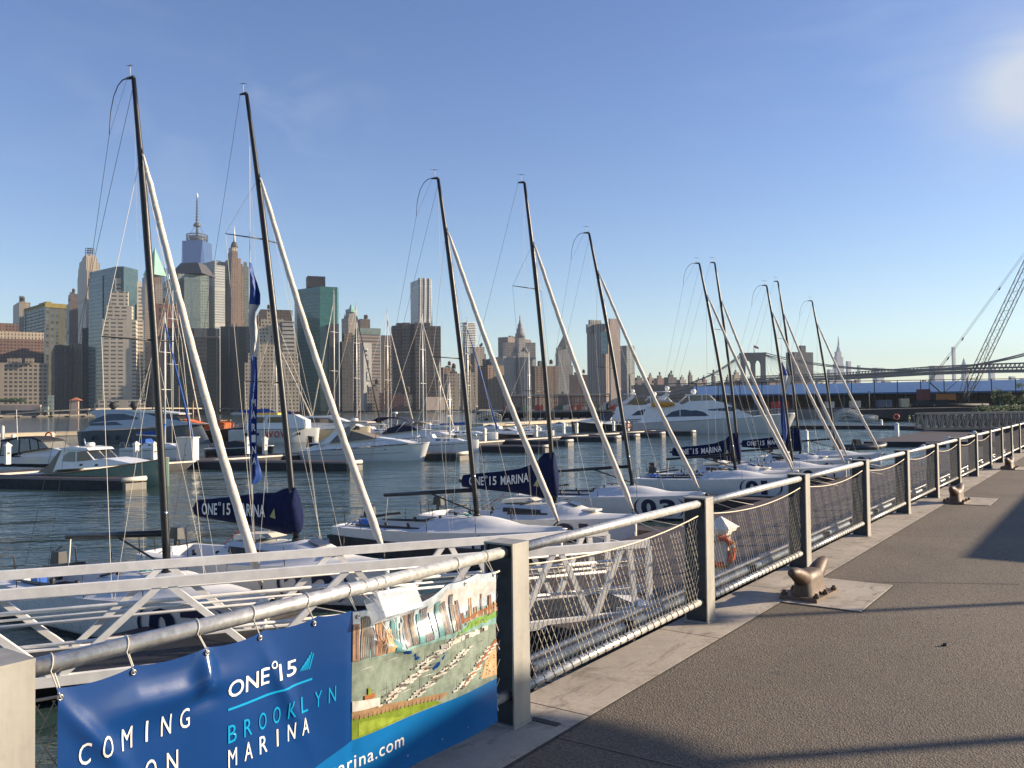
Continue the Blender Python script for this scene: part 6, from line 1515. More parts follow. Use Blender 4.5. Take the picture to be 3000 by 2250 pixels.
# cruiser with black canopy, left edge
def canopy_cruiser():
    r = empty('canopy_cruiser'); L = 8.6; bf = beamf(L, 2.8, .5, .9); sh = hull(r, L, bf, 1.15, 1.35, WHB, WHB, .8)
    for sg in (-1, 1): MB().loft([[(x, sg * (bf(x) * .84 + .03), .15), (x, sg * (bf(x) * .93 + .03), .62)] for x in [L * i / 20 for i in range(18)]], BLACKH).build('dark_hull_band', None, r)
    hw = taper(1.2, .7, 1.2, 2.0)
    MB().side([(2.4, 1.15), (8.2, 1.35), (7.2, 1.62), (5.3, 1.95), (2.4, 1.75)], hw, WHB).build('cabin', None, r)
    hc = taper(1.25, 1.0, 1.3, 2.9)
    MB().side([(.2, 1.2), (4.0, 1.75), (5.4, 1.95), (4.6, 2.55), (3.4, 2.80), (2.0, 2.78), (.35, 2.55)], hc, VINYLW).build('clear_curtain', None, r)
    MB().side([(.25, 2.50), (2.0, 2.72), (3.4, 2.74), (4.75, 2.45), (4.6, 2.60), (3.4, 2.90), (2.0, 2.90), (.3, 2.66)], taper(1.28, .9, 2.5, 2.9), MATTB).build('canopy_top', None, r)
    for x0, z0, x1, z1 in ((.25, 1.2, .3, 2.6), (1.0, 1.35, 1.05, 2.65), (2.3, 1.6, 2.2, 2.75), (3.5, 1.8, 3.2, 2.75), (4.4, 1.85, 4.1, 2.6), (.2, 1.25, 5.2, 1.95)):
        for sg in (-1, 1): MB().tube([(x0, sg * (hc(0, z0) + .02), z0), (x1, sg * (hc(0, z1) + .02), z1)], .035, 5, MATTB).build('canopy_frame', None, r)
    MB().tube([(2.2, -1.2, 1.4), (2.0, -1.2, 5.2)], .025, 5, WHB).build('antenna', None, r)
    place(r, 34, 1376, 0, -17, 'white cruiser with black canopy at the left edge', 'motorboat', at_x=.2)
canopy_cruiser()
# big white express cruiser
def express():
    r = empty('express_cruiser'); L = 12.6; bf = beamf(L, 3.9, .5, .88); sh = hull(r, L, bf, 1.15, 2.05, WHB, WHB, .74, GELG, .6)
    for k, (za, zb_) in enumerate(((.62, 1.05), (.95, 1.45))):
        for sg in (-1, 1): MB().tube([(x, sg * (bf(x) * (.74 + .26 * ((za + (zb_ - za) * (x / L) + .25) / (sh(x) + .25)) ** .8) + .01), za + (zb_ - za) * (x / L) ** 1.4) for x in [L * (.03 + .9 * i / 18) for i in range(18)]], .022, 4, MATTB if k == 0 else GELG).build('hull_stripe', None, r)
    hw = taper(1.55, .8, 1.5, 2.7)
    MB().side([(.2, 1.1), (11.6, 2.0), (10.3, 2.30), (8.2, 2.62), (6.6, 2.72), (5.0, 2.55), (3.6, 2.2), (1.4, 1.75)], hw, WHB).build('cabin', None, r)
    m = MB(); m.side([(3.2, 2.05), (7.9, 2.62), (6.3, 3.15), (5.2, 3.48), (4.3, 3.4)], taper(1.45, 1.1, 2.1, 3.5), TAUPE); m.build('cockpit_canvas', None, r)
    for sg in (-1, 1):
        m = MB(); vs = [(2.3, 1.9), (3.2, 2.05), (5.0, 4.15), (6.5, 4.25), (6.4, 4.38), (4.4, 4.30)]; n = len(vs)
        y = lambda z: sg * (1.5 - (z - 1.9) * .16)
        m.add([(x, y(z), z) for x, z in vs] + [(x, y(z) - sg * .09, z) for x, z in vs], [(0, 1, 2, 5), (5, 2, 3, 4), (11, 8, 7, 6), (11, 10, 9, 8)] + [(i, (i + 1) % n, n + (i + 1) % n, n + i) for i in range(n)], WHB); m.build('radar_arch', None, r)
    MB().side([(4.2, 4.22), (7.2, 4.28), (7.0, 4.42), (5.5, 4.50), (4.2, 4.40)], lambda x, z: 1.15, mat('tan_top', (.50, .42, .32), .6)).build('hard_top', None, r)
    MB().lathe((5.3, 0, 4.48), [(.32, 0), (.36, .05), (.36, .26), (.25, .33)], 14, WHB).build('radar_dome', None, r)
    m = MB(); m.panel([(3.9, 2.35), (5.4, 2.75), (5.3, 3.9), (4.9, 3.85)], taper(1.45, 1.16, 2.1, 4), .02, VINYLW); m.build('clear_curtain', None, r)
    roundwin(r, (4.4, 5.9, 7.4, 9.0), lambda x: bf(x) * .955, 1.32, .42, .16)
    rail(r, bf, sh, 6.3, 12.2, 9, .72)
    MB().box((-.45, 0, .42), (1.1, 3.0, .10), WHB).build('swim_platform', None, r)
    for sg in (-1, 1): m = MB(); m.panel([(1.8, 1.62), (2.6, 1.70), (2.6, 1.84), (1.9, 1.80)], taper(1.55, .8, 1.5, 2.7), .02, GELG, (sg,)); m.build('vent', None, r)
    MB().tube([(12.5, 0, 2.1), (13.1, 0, 2.08)], [.09, .05], 8, CHROME).build('anchor_roller', None, r)
    r.scale = (.95, .95, .84); place(r, 1243, 1349, 0, -12, 'large white express cruiser with taupe cockpit canvas and radar arch', 'motorboat', at_x=L - .6)
express()
# navy covered cruiser behind it
def navy_cruiser():
    r = empty('covered_cruiser'); L = 10.5; bf = beamf(L, 3.3, .5, .9); sh = hull(r, L, bf, 1.15, 1.75, BLACKH, WHB, .76)
    for sg in (-1, 1): MB().loft([[(x, sg * (bf(x) * 1.0 + .012), sh(x) - .45), (x, sg * (bf(x) * 1.0 + .02), sh(x) + .02)] for x in [L * i / 20 for i in range(20)]], WHB).build('white_topside', None, r)
    MB().side([(1.0, 1.2), (10.0, 1.75), (8.6, 2.15), (6.2, 2.45), (4.2, 2.3), (1.2, 1.9)], taper(1.4, .7, 1.2, 2.5), WHB).build('cabin', None, r)
    MB().side([(1.4, 1.9), (6.2, 2.40), (5.0, 2.85), (3.6, 3.0), (2.2, 2.6)], taper(1.35, .9, 1.9, 3.0), NAVYB).build('cockpit_canvas', None, r)
    MB().side([(-.2, 3.2), (1.2, 3.7), (3.6, 3.75), (4.9, 3.4), (4.7, 3.52), (3.4, 3.9), (1.0, 3.88), (-.3, 3.3)], lambda x, z: 1.25, NAVYB).build('bimini_top', None, r)
    for x0, x1 in ((1.2, .2), (2.0, 2.4), (3.2, 4.6)):
        for sg in (-1, 1): MB().tube([(x0, sg * 1.3, 2.0), (x1, sg * 1.2, 3.5)], .035, 5, WHB).build('bimini_frame', None, r)
    MB().lathe((2.6, 0, 3.9), [(.1, 0), (.1, .35), (.32, .4), (.3, .6)], 12, WHB).build('radar_dome', None, r)
    rail(r, bf, sh, 5.2, 10.2, 8, .65)
    m = MB(); m.box((5.4, -.85, 2.45), (.5, .06, .45), mat('pale_green_round', (.35, .55, .48), .5)); m.build('deck_cushion', None, r)
    place(r, 1330, 1318, 0, -17, 'navy and white cruiser with navy covers behind the big white cruiser', 'motorboat', at_x=L - .4)
navy_cruiser()
# grey motor yacht
def grey_yacht():
    r = empty('grey_yacht'); L = 21.0; bf = beamf(L, 5.0, .5, .9); sh = hull(r, L, bf, 1.9, 3.0, GREYH, WHB, .82, None, -1.6)
    hw = taper(2.1, 1.6, 2.2, 5.0)
    MB().side([(1.0, 2.0), (20.0, 2.85), (16.5, 3.5), (13.5, 3.9), (11.8, 4.4), (10.0, 4.9), (7.5, 5.2), (3.5, 5.25), (1.3, 4.9), (2.6, 4.4), (3.0, 3.6)], hw, mat('silver_paint', (.36, .38, .41), .25, .2)).build('superstructure', None, r)
    m = MB(); m.panel([(1.6, 3.15), (3.0, 3.9), (5.0, 4.55), (7.5, 4.55), (9.8, 4.0), (10.2, 3.7), (6.0, 3.55)], hw, .03, GLS); m.build('side_window', None, r)
    m = MB(); m.panel([(2.0, 2.75), (7.6, 2.85), (6.3, 3.35), (1.8, 3.1)], hw, .03, GLS); m.build('side_window', None, r)
    MB().panel([(10.4, 4.0), (16.0, 4.3), (15.8, 3.55), (10.8, 3.6)], lambda x, z: 1.2, .03, GLS)
    m = MB(); m.side([(9.6, 4.0), (17.2, 3.45), (16.0, 4.4), (12.5, 4.85), (10.0, 4.9)], taper(1.85, 1.5, 3.4, 5), GLS); m.build('windscreen', None, r)
    m = MB(); m.side([(9.2, 4.75), (16.8, 4.35), (16.9, 4.5), (12.0, 5.05), (8.8, 5.1)], lambda x, z: 1.75, WHB); m.build('roof', None, r)
    m = MB(); m.side([(14.8, 3.2), (19.6, 3.0), (17.5, 3.55), (15.2, 3.75)], lambda x, z: 1.2, ORNG); m.build('tender_cover', None, r)
    for x in (4.6, 8.2): MB().ball((x, 0, 5.85), .62, MATTB, 14).build('radar_dome', None, r); MB().lathe((x, 0, 5.1), [(.3, 0), (.25, .5)], 10, MATTB).build('dome_stand', None, r)
    for x in (3, 5.2, 7): MB().tube([(x, -2.55, 1.2), (x, -2.6, .6)], .16, 8, MATTB).build('fender', None, r)
    roundwin(r, (6, 8.2, 10.5), lambda x: bf(x) * .95, 1.5, .5, .2, MATTB)
    place(r, 330, 1298, 0, -10, 'long grey motor yacht with silver superstructure and black radar domes', 'yacht', at_x=4.5)
grey_yacht()
def superyacht(name, L, pix, head, atx, label, tall):
    r = empty(name); bf = beamf(L, 5.6, .55, .9); zs, zb = (1.9, 3.4) if tall else (1.7, 3.0)
    sh = hull(r, L, bf, zs, zb, WHG if tall else GELG, WHB, .80, WHB, 1.6)
    hw = taper(2.35, 1.9, 2.0, 4.6); S = L / 24.0
    q = lambda P_: [(x * S, z) for x, z in P_]
    MB().side(q([(1.0, 1.9), (19.0, 2.8), (17.2, 3.7), (15.5, 4.4), (13.0, 4.9), (2.2, 4.75), (1.6, 3.2)]), hw, WHB).build('superstructure', None, r)
    MB().panel(q([(5.0, 2.9), (6.2, 3.8), (7.6, 4.15), (9.4, 4.15), (11.2, 3.7), (12.0, 3.0)]), hw, .03, GLS).build('side_window', None, r)
    MB().panel(q([(11.0, 4.55), (12.0, 3.95), (15.8, 3.75), (16.2, 4.1), (15.0, 4.6)]), hw, .03, GLS).build('side_window', None, r)
    for x in (7.4, 13.2): MB().panel(q([(x, 2.95), (x + .12, 2.95), (x + .12, 4.15), (x, 4.15)]), hw, .045, WHB).build('window_pillar', None, r)
    m = MB(); m.add([(17.1 * S, -1.9, 3.75), (17.1 * S, 1.9, 3.75), (15.6 * S, 1.7, 4.55), (15.6 * S, -1.7, 4.55)], [(0, 1, 2, 3)], GLS); m.build('windscreen', None, r)
    h2 = taper(1.95, 1.6, 4.7, 6.4)
    MB().side(q([(3.0, 4.7), (16.0, 4.55), (14.2, 5.3), (12.6, 5.7), (9.0, 5.6), (7.8, 5.0), (3.2, 5.0)]), h2, WHB).build('upper_deck', None, r)
    m = MB(); m.panel(q([(9.2, 5.65), (13.0, 5.72), (11.8, 6.6), (9.0, 6.6)]), lambda x, z: 1.65, .03, VINYLW); m.build('bridge_glass', None, r)
    MB().side(q([(8.4, 6.6), (12.6, 6.6), (12.0, 6.75), (8.2, 6.8)]), lambda x, z: 1.8, WHB).build('hard_top', None, r)
    for x0, x1 in ((9.0, 8.8), (11.0, 10.9), (13.2, 12.1), (7.2, 8.6)):
        for sg in (-1, 1): MB().tube([(x0 * S, sg * 1.7, 5.3), (x1 * S, sg * 1.7, 6.65)], .09, 6, WHB).build('top_support', None, r)
    m = MB(); m.side(q([(2.4, 5.2), (4.4, 5.2), (5.8, 6.9), (5.4, 7.1), (4.0, 6.2)]), lambda x, z: 1.5 if z < 6.3 else .9, WHB); m.build('radar_arch', None, r)
    MB().tube([(5.2 * S, 0, 7.0), (5.2 * S, 0, 8.4)], .05, 5, WHB).build('antenna', None, r); MB().tube([(3.6 * S, -.9, 7.3), (6.0 * S, -.9, 7.3)], .1, 6, WHB).build('radar_bar', None, r)
    MB().ball((9.6 * S, 0, 7.25), .5, WHB, 12).build('radar_dome', None, r); MB().ball((5.4 * S, .6, 7.9), .42, WHB, 12).build('radar_dome', None, r)
    rail(r, bf, sh, 14.5 * S, L - .4, 10, .9)
    roundwin(r, [x * S for x in (10.5, 12.3, 15.5, 18.5)], lambda x: bf(x) * .93, 1.55, .6, .16, MATTB)
    return r, S, q
r, S_, q_ = superyacht('motor_yacht', 25, None, 0, 0, '', False)
m = MB(); m.panel([(4.2, 5.2), (8.5, 5.2), (7.8, 6.3), (5.5, 6.2)], lambda x, z: 1.9, .02, GLS); m.build('side_window', None, r)
place(r, 1790, 1258, 0, -8, 'farther white motor yacht with raked dark windows, overlapped by the nearer one', 'yacht', at_x=1.0)
r, S_, q_ = superyacht('motor_yacht', 26, None, 0, 0, '', True)
m = MB(); m.tube([(3.2, -2.25, 5.1), (6.0, -2.25, 5.1), (7.2, -2.2, 5.15)], [.42, .5, .2], 10, YELLO); m.build('tender', None, r); m = MB(); m.side([(3.4, 5.4), (6.8, 5.4), (6.2, 5.95), (3.8, 5.9)], lambda x, z: 2.0, WHG); m.build('tender_cover', None, r)
place(r, 2262, 1268, 0, -12, 'nearer white motor yacht with amber tender on its upper deck', 'yacht', at_x=23.5)

def simple_boat(name, L, B, zs, zb, hm, cab, glass, extra, label, cat='motorboat', place_args=None, deckm=None, boot=BOOT, flare=.8, rub=None, group=None):
    r = empty(name); bf = beamf(L, B, .5, .9); sh = hull(r, L, bf, zs, zb, hm, deckm or WHB, flare, rub, .2, boot)
    for poly, w0, w1, m, nm in cab:
        zz = [p[1] for p in poly]; MB().side(poly, taper(w0, w1, min(zz), max(zz)), m).build(nm, None, r)
    for poly, w_, m, nm in glass: MB().panel(poly, (lambda w_: (lambda x, z: w_))(w_), .02, m).build(nm, None, r)
    for f in extra: f(r, bf, sh)
    if place_args: place(r, *place_args[:4], label, cat, group, at_x=place_args[4])
    return r
# dark speedboat beside the pedestals
simple_boat('speedboat', 11.5, 3.2, 1.2, 2.0, BLACKH, [([(3.2, 1.3), (11, 1.95), (8.5, 2.35), (6.2, 2.45), (3.2, 1.8)], 1.3, .7, WHB, 'cabin'), ([(4.2, 2.0), (7.8, 2.35), (6.2, 3.25), (3.6, 3.3)], 1.1, .8, GLS, 'windscreen'), ([(3.2, 3.3), (6.6, 3.2), (6.2, 3.4), (3.2, 3.5)], .95, .9, MATTB, 'hard_top')], [], [lambda r, bf, sh: rail(r, bf, sh, 0.5, 4, 5, .6)], 'dark hulled sport boat with green tinted windscreen beside dock pedestals', place_args=(1830, 1262, 0, 188, 1.0))
# orange decked dark red hull
simple_boat('workboat', 16, 4.2, 1.5, 2.6, DKRED, [([(4.6, 1.6), (9.6, 1.7), (9.6, 2.9), (8.8, 3.05), (4.6, 2.95)], 1.5, 1.4, ORNG, 'deckhouse'), ([(1.0, 2.9), (9, 3.2), (9, 3.35), (1.0, 3.05)], 1.6, 1.6, TEAK, 'awning')], [([(5.2, 2.2), (6.0, 2.2), (6.0, 2.6), (5.2, 2.6)], 1.48, MATTB, 'window')], [lambda r, bf, sh: MB().tube([(3.0, 0, 1.6), (3.0, 0, 6.6)], .10, 8, mat('varnished_mast', (.45, .22, .05), .4)).build('mast', None, r), lambda r, bf, sh: rail(r, bf, sh, 9, 15, 6, .5, WHB), lambda r, bf, sh: MB().tube([(12.0, 0, 2.0), (12.0, 0, 3.8)], .08, 8, MATTB).build('searchlight_post', None, r)], 'old dark red hulled boat with bright orange deckhouse and varnished mast', 'workboat', (735, 1291, 0, -14, 13.5), deckm=TEAK, rub=WHB)
# white boat with WOW lettering
def wow(r, bf, sh):
    LR = mat('red_lettering', (.50, .03, .03), .5)
    for body, x0, x1 in (('W', 5.5, 6.8), ('O', 6.9, 7.7), ('W', 7.8, 9.0)):
        vs, fs = text_fit(body, x0, x1, .75, 1.75, .02, 1, 0, .3); MB().add([(x, -(bf(x) * .985 + .03), z) for x, z in vs], fs, LR).build('lettering', None, r)
    for x in (2.6, 4.4, 10.4): MB().box((x, -(bf(x) * .97 + .03), 1.3), (.5, .05, .4), MATTB).build('porthole', None, r)
    MB().box((5.6, 0, 4.3), (3.2, 2.2, .30), mat('yellow_cover', (.70, .42, .05), .7)).build('roof_cover', None, r)
simple_boat('passenger_boat', 13, 4.2, 1.9, 2.1, WHG, [([(2.4, 2.0), (11.5, 2.1), (11.5, 3.3), (9.8, 4.15), (3.4, 4.15)], 1.8, 1.4, WHB, 'cabin')], [([(3.6, 3.0), (5.2, 3.0), (5.4, 3.85), (4.2, 3.85)], 1.66, GLS, 'side_window'), ([(5.8, 3.0), (8.0, 3.0), (8.0, 3.85), (6.0, 3.85)], 1.66, GLS, 'side_window')], [wow], 'white passenger boat lettered WOW in red with yellow roof cover', 'motorboat', (690, 1297, 0, 0, 0.5), boot=mat('red_boot', (.10, .02, .02), .5))
# catamaran stern with blue lettering strip
def cat_x(r, bf, sh):
    MB().box((6.5, -2.15, 1.45), (4.6, .06, .42), mat('dark_name_strip', (.06, .08, .11), .4)).build('name_strip', None, r)
    vs, fs = text_fit('sea tours', 5.4, 8.2, 1.36, 1.54, 0, 1, 0, 0); 
    MB().tube([(5.5, 0, 2), (5.3, 0, 20.5)], .13, 8, ALMAST).build('mast', None, r)
    MB().tube([(5.3, 0, 3.9), (-.6, 0, 4.6)], .12, 8, ALMAST).build('boom', None, r)
    MB().side([(-.6, 4.55), (5.2, 4.0), (5.2, 4.6), (4.0, 5.1), (-.6, 4.9)], lambda x, z: .22, BLUCV).build('sail_cover', None, r)
    for h in (9, 14.5): MB().tube([(5.4, -1.3, h), (5.4, 1.3, h)], .04, 5, ALMAST).build('spreader', None, r)
    for a, b in (((5.3, 0, 20), (12, 0, 2.2)), ((5.3, 0, 20), (5.4, -1.3, 14.5)), ((5.4, -1.3, 14.5), (5.6, -2, 2)), ((5.3, 0, 20), (0, 0, 2))): MB().tube([a, b], .02, 3, LINEW, False, False).build('stay', None, r)
    MB().tube([(5.3, 0, 16.5), (11.4, 0, 3.0)], [.05, .13], 8, SAILC).build('furled_headsail', None, r)
simple_boat('catamaran', 12.5, 4.4, 1.9, 2.1, WHB, [([(1.8, 2.0), (10.5, 2.1), (9.2, 3.2), (7.2, 3.75), (3.0, 3.7)], 1.9, 1.3, WHB, 'cabin')], [([(4.2, 2.7), (8.9, 2.7), (8.0, 3.25), (4.6, 3.35)], 1.75, GLS, 'side_window')], [cat_x], 'white catamaran with blue boom cover and tall alloy mast beside the WOW boat', 'sailing yacht', (925, 1287, 0, 2, 11.8))
def flagx(r, bf, sh):
    MB().tube([(.3, 0, 2), (-.3, 0, 4.8)], .03, 5, WHB).build('flag_staff', None, r)
    f = empty('flag', (0, 0, 0)); f.parent = r
    for k in range(7):
        m = MB(); vs = []
        for i in range(5): x = -.3 + i * .35; vs += [(x, .1 * math.sin(i), 4.75 - k * .14 - i * .10), (x, .1 * math.sin(i), 4.61 - k * .14 - i * .10)]
        m.add(vs, [(2 * i, 2 * i + 1, 2 * i + 3, 2 * i + 2) for i in range(4)], mat('flag_stripe_red', (.45, .04, .05), .8) if k % 2 == 0 else mat('flag_stripe_white', (.6, .56, .54), .8)); m.build('stripe', None, f)
    m = MB(); m.add([(-.3, -.04, 4.75), (.35, .06, 4.57), (.35, .06, 4.02), (-.3, -.04, 4.2)], [(0, 1, 2, 3)], mat('flag_canton', (.03, .04, .16), .8)); m.build('canton', None, f)
simple_boat('sport_cruiser', 13, 4.0, 1.5, 2.2, BEIG, [([(2.4, 1.6), (12, 2.1), (9.6, 3.0), (7.0, 3.9), (2.6, 3.85)], 1.6, 1.2, WHB, 'cabin')], [([(3.2, 2.9), (8.3, 2.75), (6.8, 3.55), (3.4, 3.6)], 1.5, GLS, 'side_window')], [flagx, lambda r, bf, sh: rail(r, bf, sh, 6, 12.6, 7, .7), lambda r, bf, sh: MB().tube([(-.5, -.5, .6), (-.5, -.5, 2.2)], .35, 10, MATTB).build('outboard_motor', None, r)], 'cream hulled cruiser with a striped flag behind the big white cruiser', 'motorboat', (1010, 1290, 0, -6, 9.0))
# low dark boats by the pontoon
simple_boat('open_dayboat', 7.5, 2.3, .9, 1.2, BLACKH, [([(1.2, .95), (6.9, 1.15), (5.0, 1.5), (3.4, 1.75), (1.2, 1.3)], .95, .6, MATTB, 'tonneau_cover')], [], [lambda r, bf, sh: rail(r, bf, sh, .5, 2.2, 2, .5)], 'low black dayboat with white deck edge behind the pedestal pair', place_args=(625, 1338, 0, -16, .4), rub=WHB)
simple_boat('tender', 6.0, 2.0, .8, 1.0, BLACKH, [([(1.5, .8), (4.2, .9), (3.6, 1.5), (1.8, 1.4)], .7, .5, WHG, 'console')], [], [lambda r, bf, sh: MB().side([(-.6, .3), (.2, .4), (.2, 1.6), (-.5, 1.7)], lambda x, z: .3, MATTB).build('outboard_motor', None, r), lambda r, bf, sh: rail(r, bf, sh, .5, 5, 4, .3)], 'small dark tender with outboard left of the big white cruiser', place_args=(920, 1318, 0, -12, .3), rub=WHG)

# cruising sloops with alloy masts
def sloop(u, v, L, H, head, label, atx=0, cover=None, jib=True, bimini=None, hullm=None, lean=0.0, dark_jib=False):
    r = empty('sloop'); B = L * .31; bf = beamf(L, B, .5, .78); sh = hull(r, L, bf, 1.0, 1.35, hullm or WHB, WHB, .8)
    for sg in (-1, 1): MB().tube([(x, sg * (bf(x) * .97 + .02), sh(x) - .25) for x in [L * i / 14 for i in range(13)]], .03, 4, BOOT).build('hull_stripe', None, r)
    MB().side([(L * .30, 1.05), (L * .80, 1.25), (L * .70, 1.50), (L * .33, 1.62)], taper(B * .32, B * .22, 1, 1.6), WHB).build('cabin', None, r)
    for k in (.40, .52): MB().panel([(L * k, 1.28), (L * (k + .08), 1.30), (L * (k + .08), 1.44), (L * k, 1.45)], taper(B * .32, B * .22, 1, 1.6), .02, GLS).build('cabin_window', None, r)
    mx = L * .58; top = Vector((mx - lean, 0, H))
    MB().tube([(mx, 0, 1.3), top], [.11, .075], 8, ALMAST).build('mast', None, r)
    for k in (.42, .70):
        z = 1.3 + (H - 1.3) * k; x = mx - lean * k; MB().tube([(x, -B * .36, z), (x, B * .36, z)], .035, 5, ALMAST).build('spreader', None, r)
    MB().tube([(mx, 0, 2.3), (mx - L * .42, 0, 2.45)], .08, 6, ALMAST).build('boom', None, r)
    if cover: MB().tube([(mx - L * .42, 0, 2.55), (mx - L * .2, 0, 2.6), (mx - .1, 0, 2.65), (mx, 0, 3.6)], [.10, .19, .24, .12], 8, cover).build('sail_cover', None, r)
    bow = Vector((L - .1, 0, sh(L) + .1))
    if jib:
        a, b = bow + Vector((0, 0, .4)), Vector((mx - lean * .92, 0, H * .93)); MB().tube([a, a.lerp(b, .5), b], [.13, .10, .05], 7, MATTB if dark_jib else (SAILC if jib is True else jib)).build('furled_headsail', None, r)
    for a, b in ((top, Vector((0, 0, 1.1))), (top, Vector((mx, -B * .36, H * .71))), (Vector((mx, -B * .36, H * .71)), Vector((mx, -B * .46, 1.1))), (top, Vector((mx, B * .36, H * .71))), (Vector((mx, B * .36, H * .71)), Vector((mx, B * .46, 1.1)))):
        MB().tube([a, b], .018, 3, LINEW, False, False).build('stay', None, r)
    MB().tube([top, top + Vector((0, 0, .5))], .02, 4, LINEW).build('antenna', None, r); MB().tube([top + Vector((-.3, 0, .35)), top + Vector((.3, 0, .35))], .02, 4, LINEW).build('wind_vane', None, r)
    rail(r, bf, sh, L * .82, L - .1, 2, .6, CHROME, .04, 'pulpit'); rail(r, bf, sh, .1, L * .16, 2, .6, CHROME, .04, 'pushpit')
    if bimini:
        MB().side([(L * .05, 3.1), (L * .16, 3.3), (L * .27, 3.15), (L * .27, 3.22), (L * .16, 3.42), (L * .05, 3.2)], lambda x, z: B * .33, bimini).build('bimini_top', None, r)
        for x in (.06, .26):
            for sg in (-1, 1): MB().tube([(L * x, sg * B * .34, 1.05), (L * x, sg * B * .32, 3.15)], .025, 5, WHB).build('bimini_frame', None, r)
    MB().side([(L * .25, 1.5), (L * .36, 1.6), (L * .33, 2.0), (L * .27, 1.95)], taper(B * .28, B * .22, 1.5, 2.0), cover or WHB).build('spray_hood', None, r)
    a = RAD(head); p = on_z(u, v, 1.3); c = mx if atx is None else atx
    r.rotation_euler = (0, 0, a); r.location = (p.x - mx * math.cos(a), p.y - mx * math.sin(a), 0)
    return tag(r, label, 'sailing yacht', 'cruising sloops with pale masts in the marina')
# (mast foot u, v, length, mast height)  heights solved from the mast top pixel
def mast_h(u, v, vt): p = on_z(u, v, 1.3); return 1.3 + (v - vt) * p.y / 2500
for (u, v, vt, L, hd, l_, kw) in [
    (483, 1305, 915, 8.5, -16, 'small white sloop with blue covers in front of the grey motor yacht', dict(cover=BLUCV, jib=BLUCV)),
    (506, 1268, 790, 13, -14, 'white sloop with the tall pale mast just right of the first furled sail', dict(cover=MATTB)),
    (980, 1258, 850, 12, 160, 'white sloop whose pale mast crosses the green glass tower', dict(cover=None)),
    (1046, 1262, 895, 10.5, -14, 'white sloop whose mast rises right of the green glass tower', dict(dark_jib=True, cover=MATTB)),
    (1137, 1262, 908, 11, -14, 'white sloop whose mast stands before the pinkish banded office', dict(cover=None)),
    (1240, 1272, 918, 11, -14, 'white sloop whose mast stands before the brown twin slabs', dict(cover=TAUPE)),
    (1318, 1290, 1120, 8.0, -14, 'little white sloop with tan bimini left of the third black mast', dict(bimini=KHAKI, jib=False)),
    (1372, 1268, 938, 10.5, -14, 'white sloop with blue headsail and twin deck lights', dict(jib=BLUCV, cover=BLUCV)),
    (1552, 1262, 1030, 9, -14, 'distant white sloop before the dark pier', dict(jib=False)),
    (1290, 1248, 1060, 9, -14, 'distant small sloop in the river beyond the little bimini sloop', dict(jib=False))]:
    sloop(u, v, L, mast_h(u, v, vt), hd, l_, None, **kw)
# more small craft along the pontoon
for i, (u, v, L, hm, l_, hd) in enumerate([(1490, 1290, 7.5, BLACKH, 'dark launch with white foredeck beside the fourth white tipped finger', 172), (1560, 1279, 7.0, WHG, 'cream open launch beside a dock pedestal, centre of marina', 172), (1640, 1262, 7.5, WHB, 'little white launch left of the dark sport boat', 172), (1440, 1272, 9, WHB, 'white launch with low windscreen behind the third black mast', 165)]):
    simple_boat('launch', L, L * .33, .9, 1.2, hm, [([(L * .3, 1.0), (L * .9, 1.15), (L * .7, 1.45), (L * .5, 1.85), (L * .3, 1.4)], L * .12, L * .08, WHB, 'cabin')], [([(L * .42, 1.45), (L * .62, 1.45), (L * .52, 1.72)], L * .105, GLS, 'windscreen')], [], l_, 'motorboat', (u, v, 0, hd, L / 2), rub=WHB)
# inflatable by the farthest racing yacht
def rib():
    r = empty('inflatable_boat'); tb = mat('inflatable_grey', (.045, .05, .055), .5, 0, .1)
    for sg in (-1, 1): MB().tube([(0, sg * .85, .45), (3.5, sg * .85, .5), (4.7, sg * .6, .62), (5.3, sg * .05, .75)], [.26, .27, .25, .20], 12, tb).build('tube', None, r)
    MB().box((2.0, 0, .3), (4.2, 1.4, .1), GELG).build('floor', None, r); MB().side([(1.6, .3), (2.5, .3), (2.2, 1.3), (1.7, 1.3)], lambda x, z: .35, MATTB).build('console', None, r)
    MB().side([(-.5, .2), (.1, .4), (.1, 1.3), (-.5, 1.4)], lambda x, z: .25, MATTB).build('outboard_motor', None, r)
    place(r, 2585, 1308, .5, 14, 'dark grey inflatable boat with upturned bow at the far end of the yachts', 'boat', None, 5.0)
rib()
# ---------------- pier with blue roofed shed, steel frame, crane barge, planted pier ----------------
DARKW = mat('dark_timber_pile', (0.022, 0.019, 0.017), .9, 0, .3, .5)
BLUR = mat('blue_roof_sheet', (0.045, 0.115, 0.25), .5, 0, .08, .2)
SHW = mat('shed_wall', (.12, .105, .09), .8, 0, .2, .2)
CONCD = mat('pier_concrete_edge', (.20, .185, .16), .85, 0, .2, .2)
def dark_pier():
    r = empty('timber_pier'); tag(r, 'long dark piled pier with pale deck edge across the right background', 'pier')
    a, b, c = at(1395, 1206, 330), at(1900, 1203, 318), at(2560, 1196, 300)
    for p in (a, b, c): p.z = 3.0
    pts = [a, b, c]; mb = MB(); mb2 = MB(); back = Vector((0, 1, 0)) * 26
    for p, q in zip(pts[:-1], pts[1:]):
        mb.beam(p + back * .5, q + back * .5, 52 * .5, .7, CONCD); d = q - p; n = int(d.length / 3.2)
        for i in range(n):
            for o in (0.6, 4, 8): x = p + d * ((i + .3 * o / 8) / n) + Vector((0, o, 0)); mb2.tube([(x.x, x.y, -1), (x.x, x.y, 2.7)], .28, 5, DARKW)
        mb2.beam(p + Vector((0, .5, -.75)), q + Vector((0, .5, -.75)), .5, .8, DARKW); mb2.beam(p + Vector((0, 6, -1.6)), q + Vector((0, 6, -1.6)), .4, 2.0, DARKW)
    mb.build('deck', None, r); tag(mb2.build('piles', None, r), kind='stuff')
dark_pier()
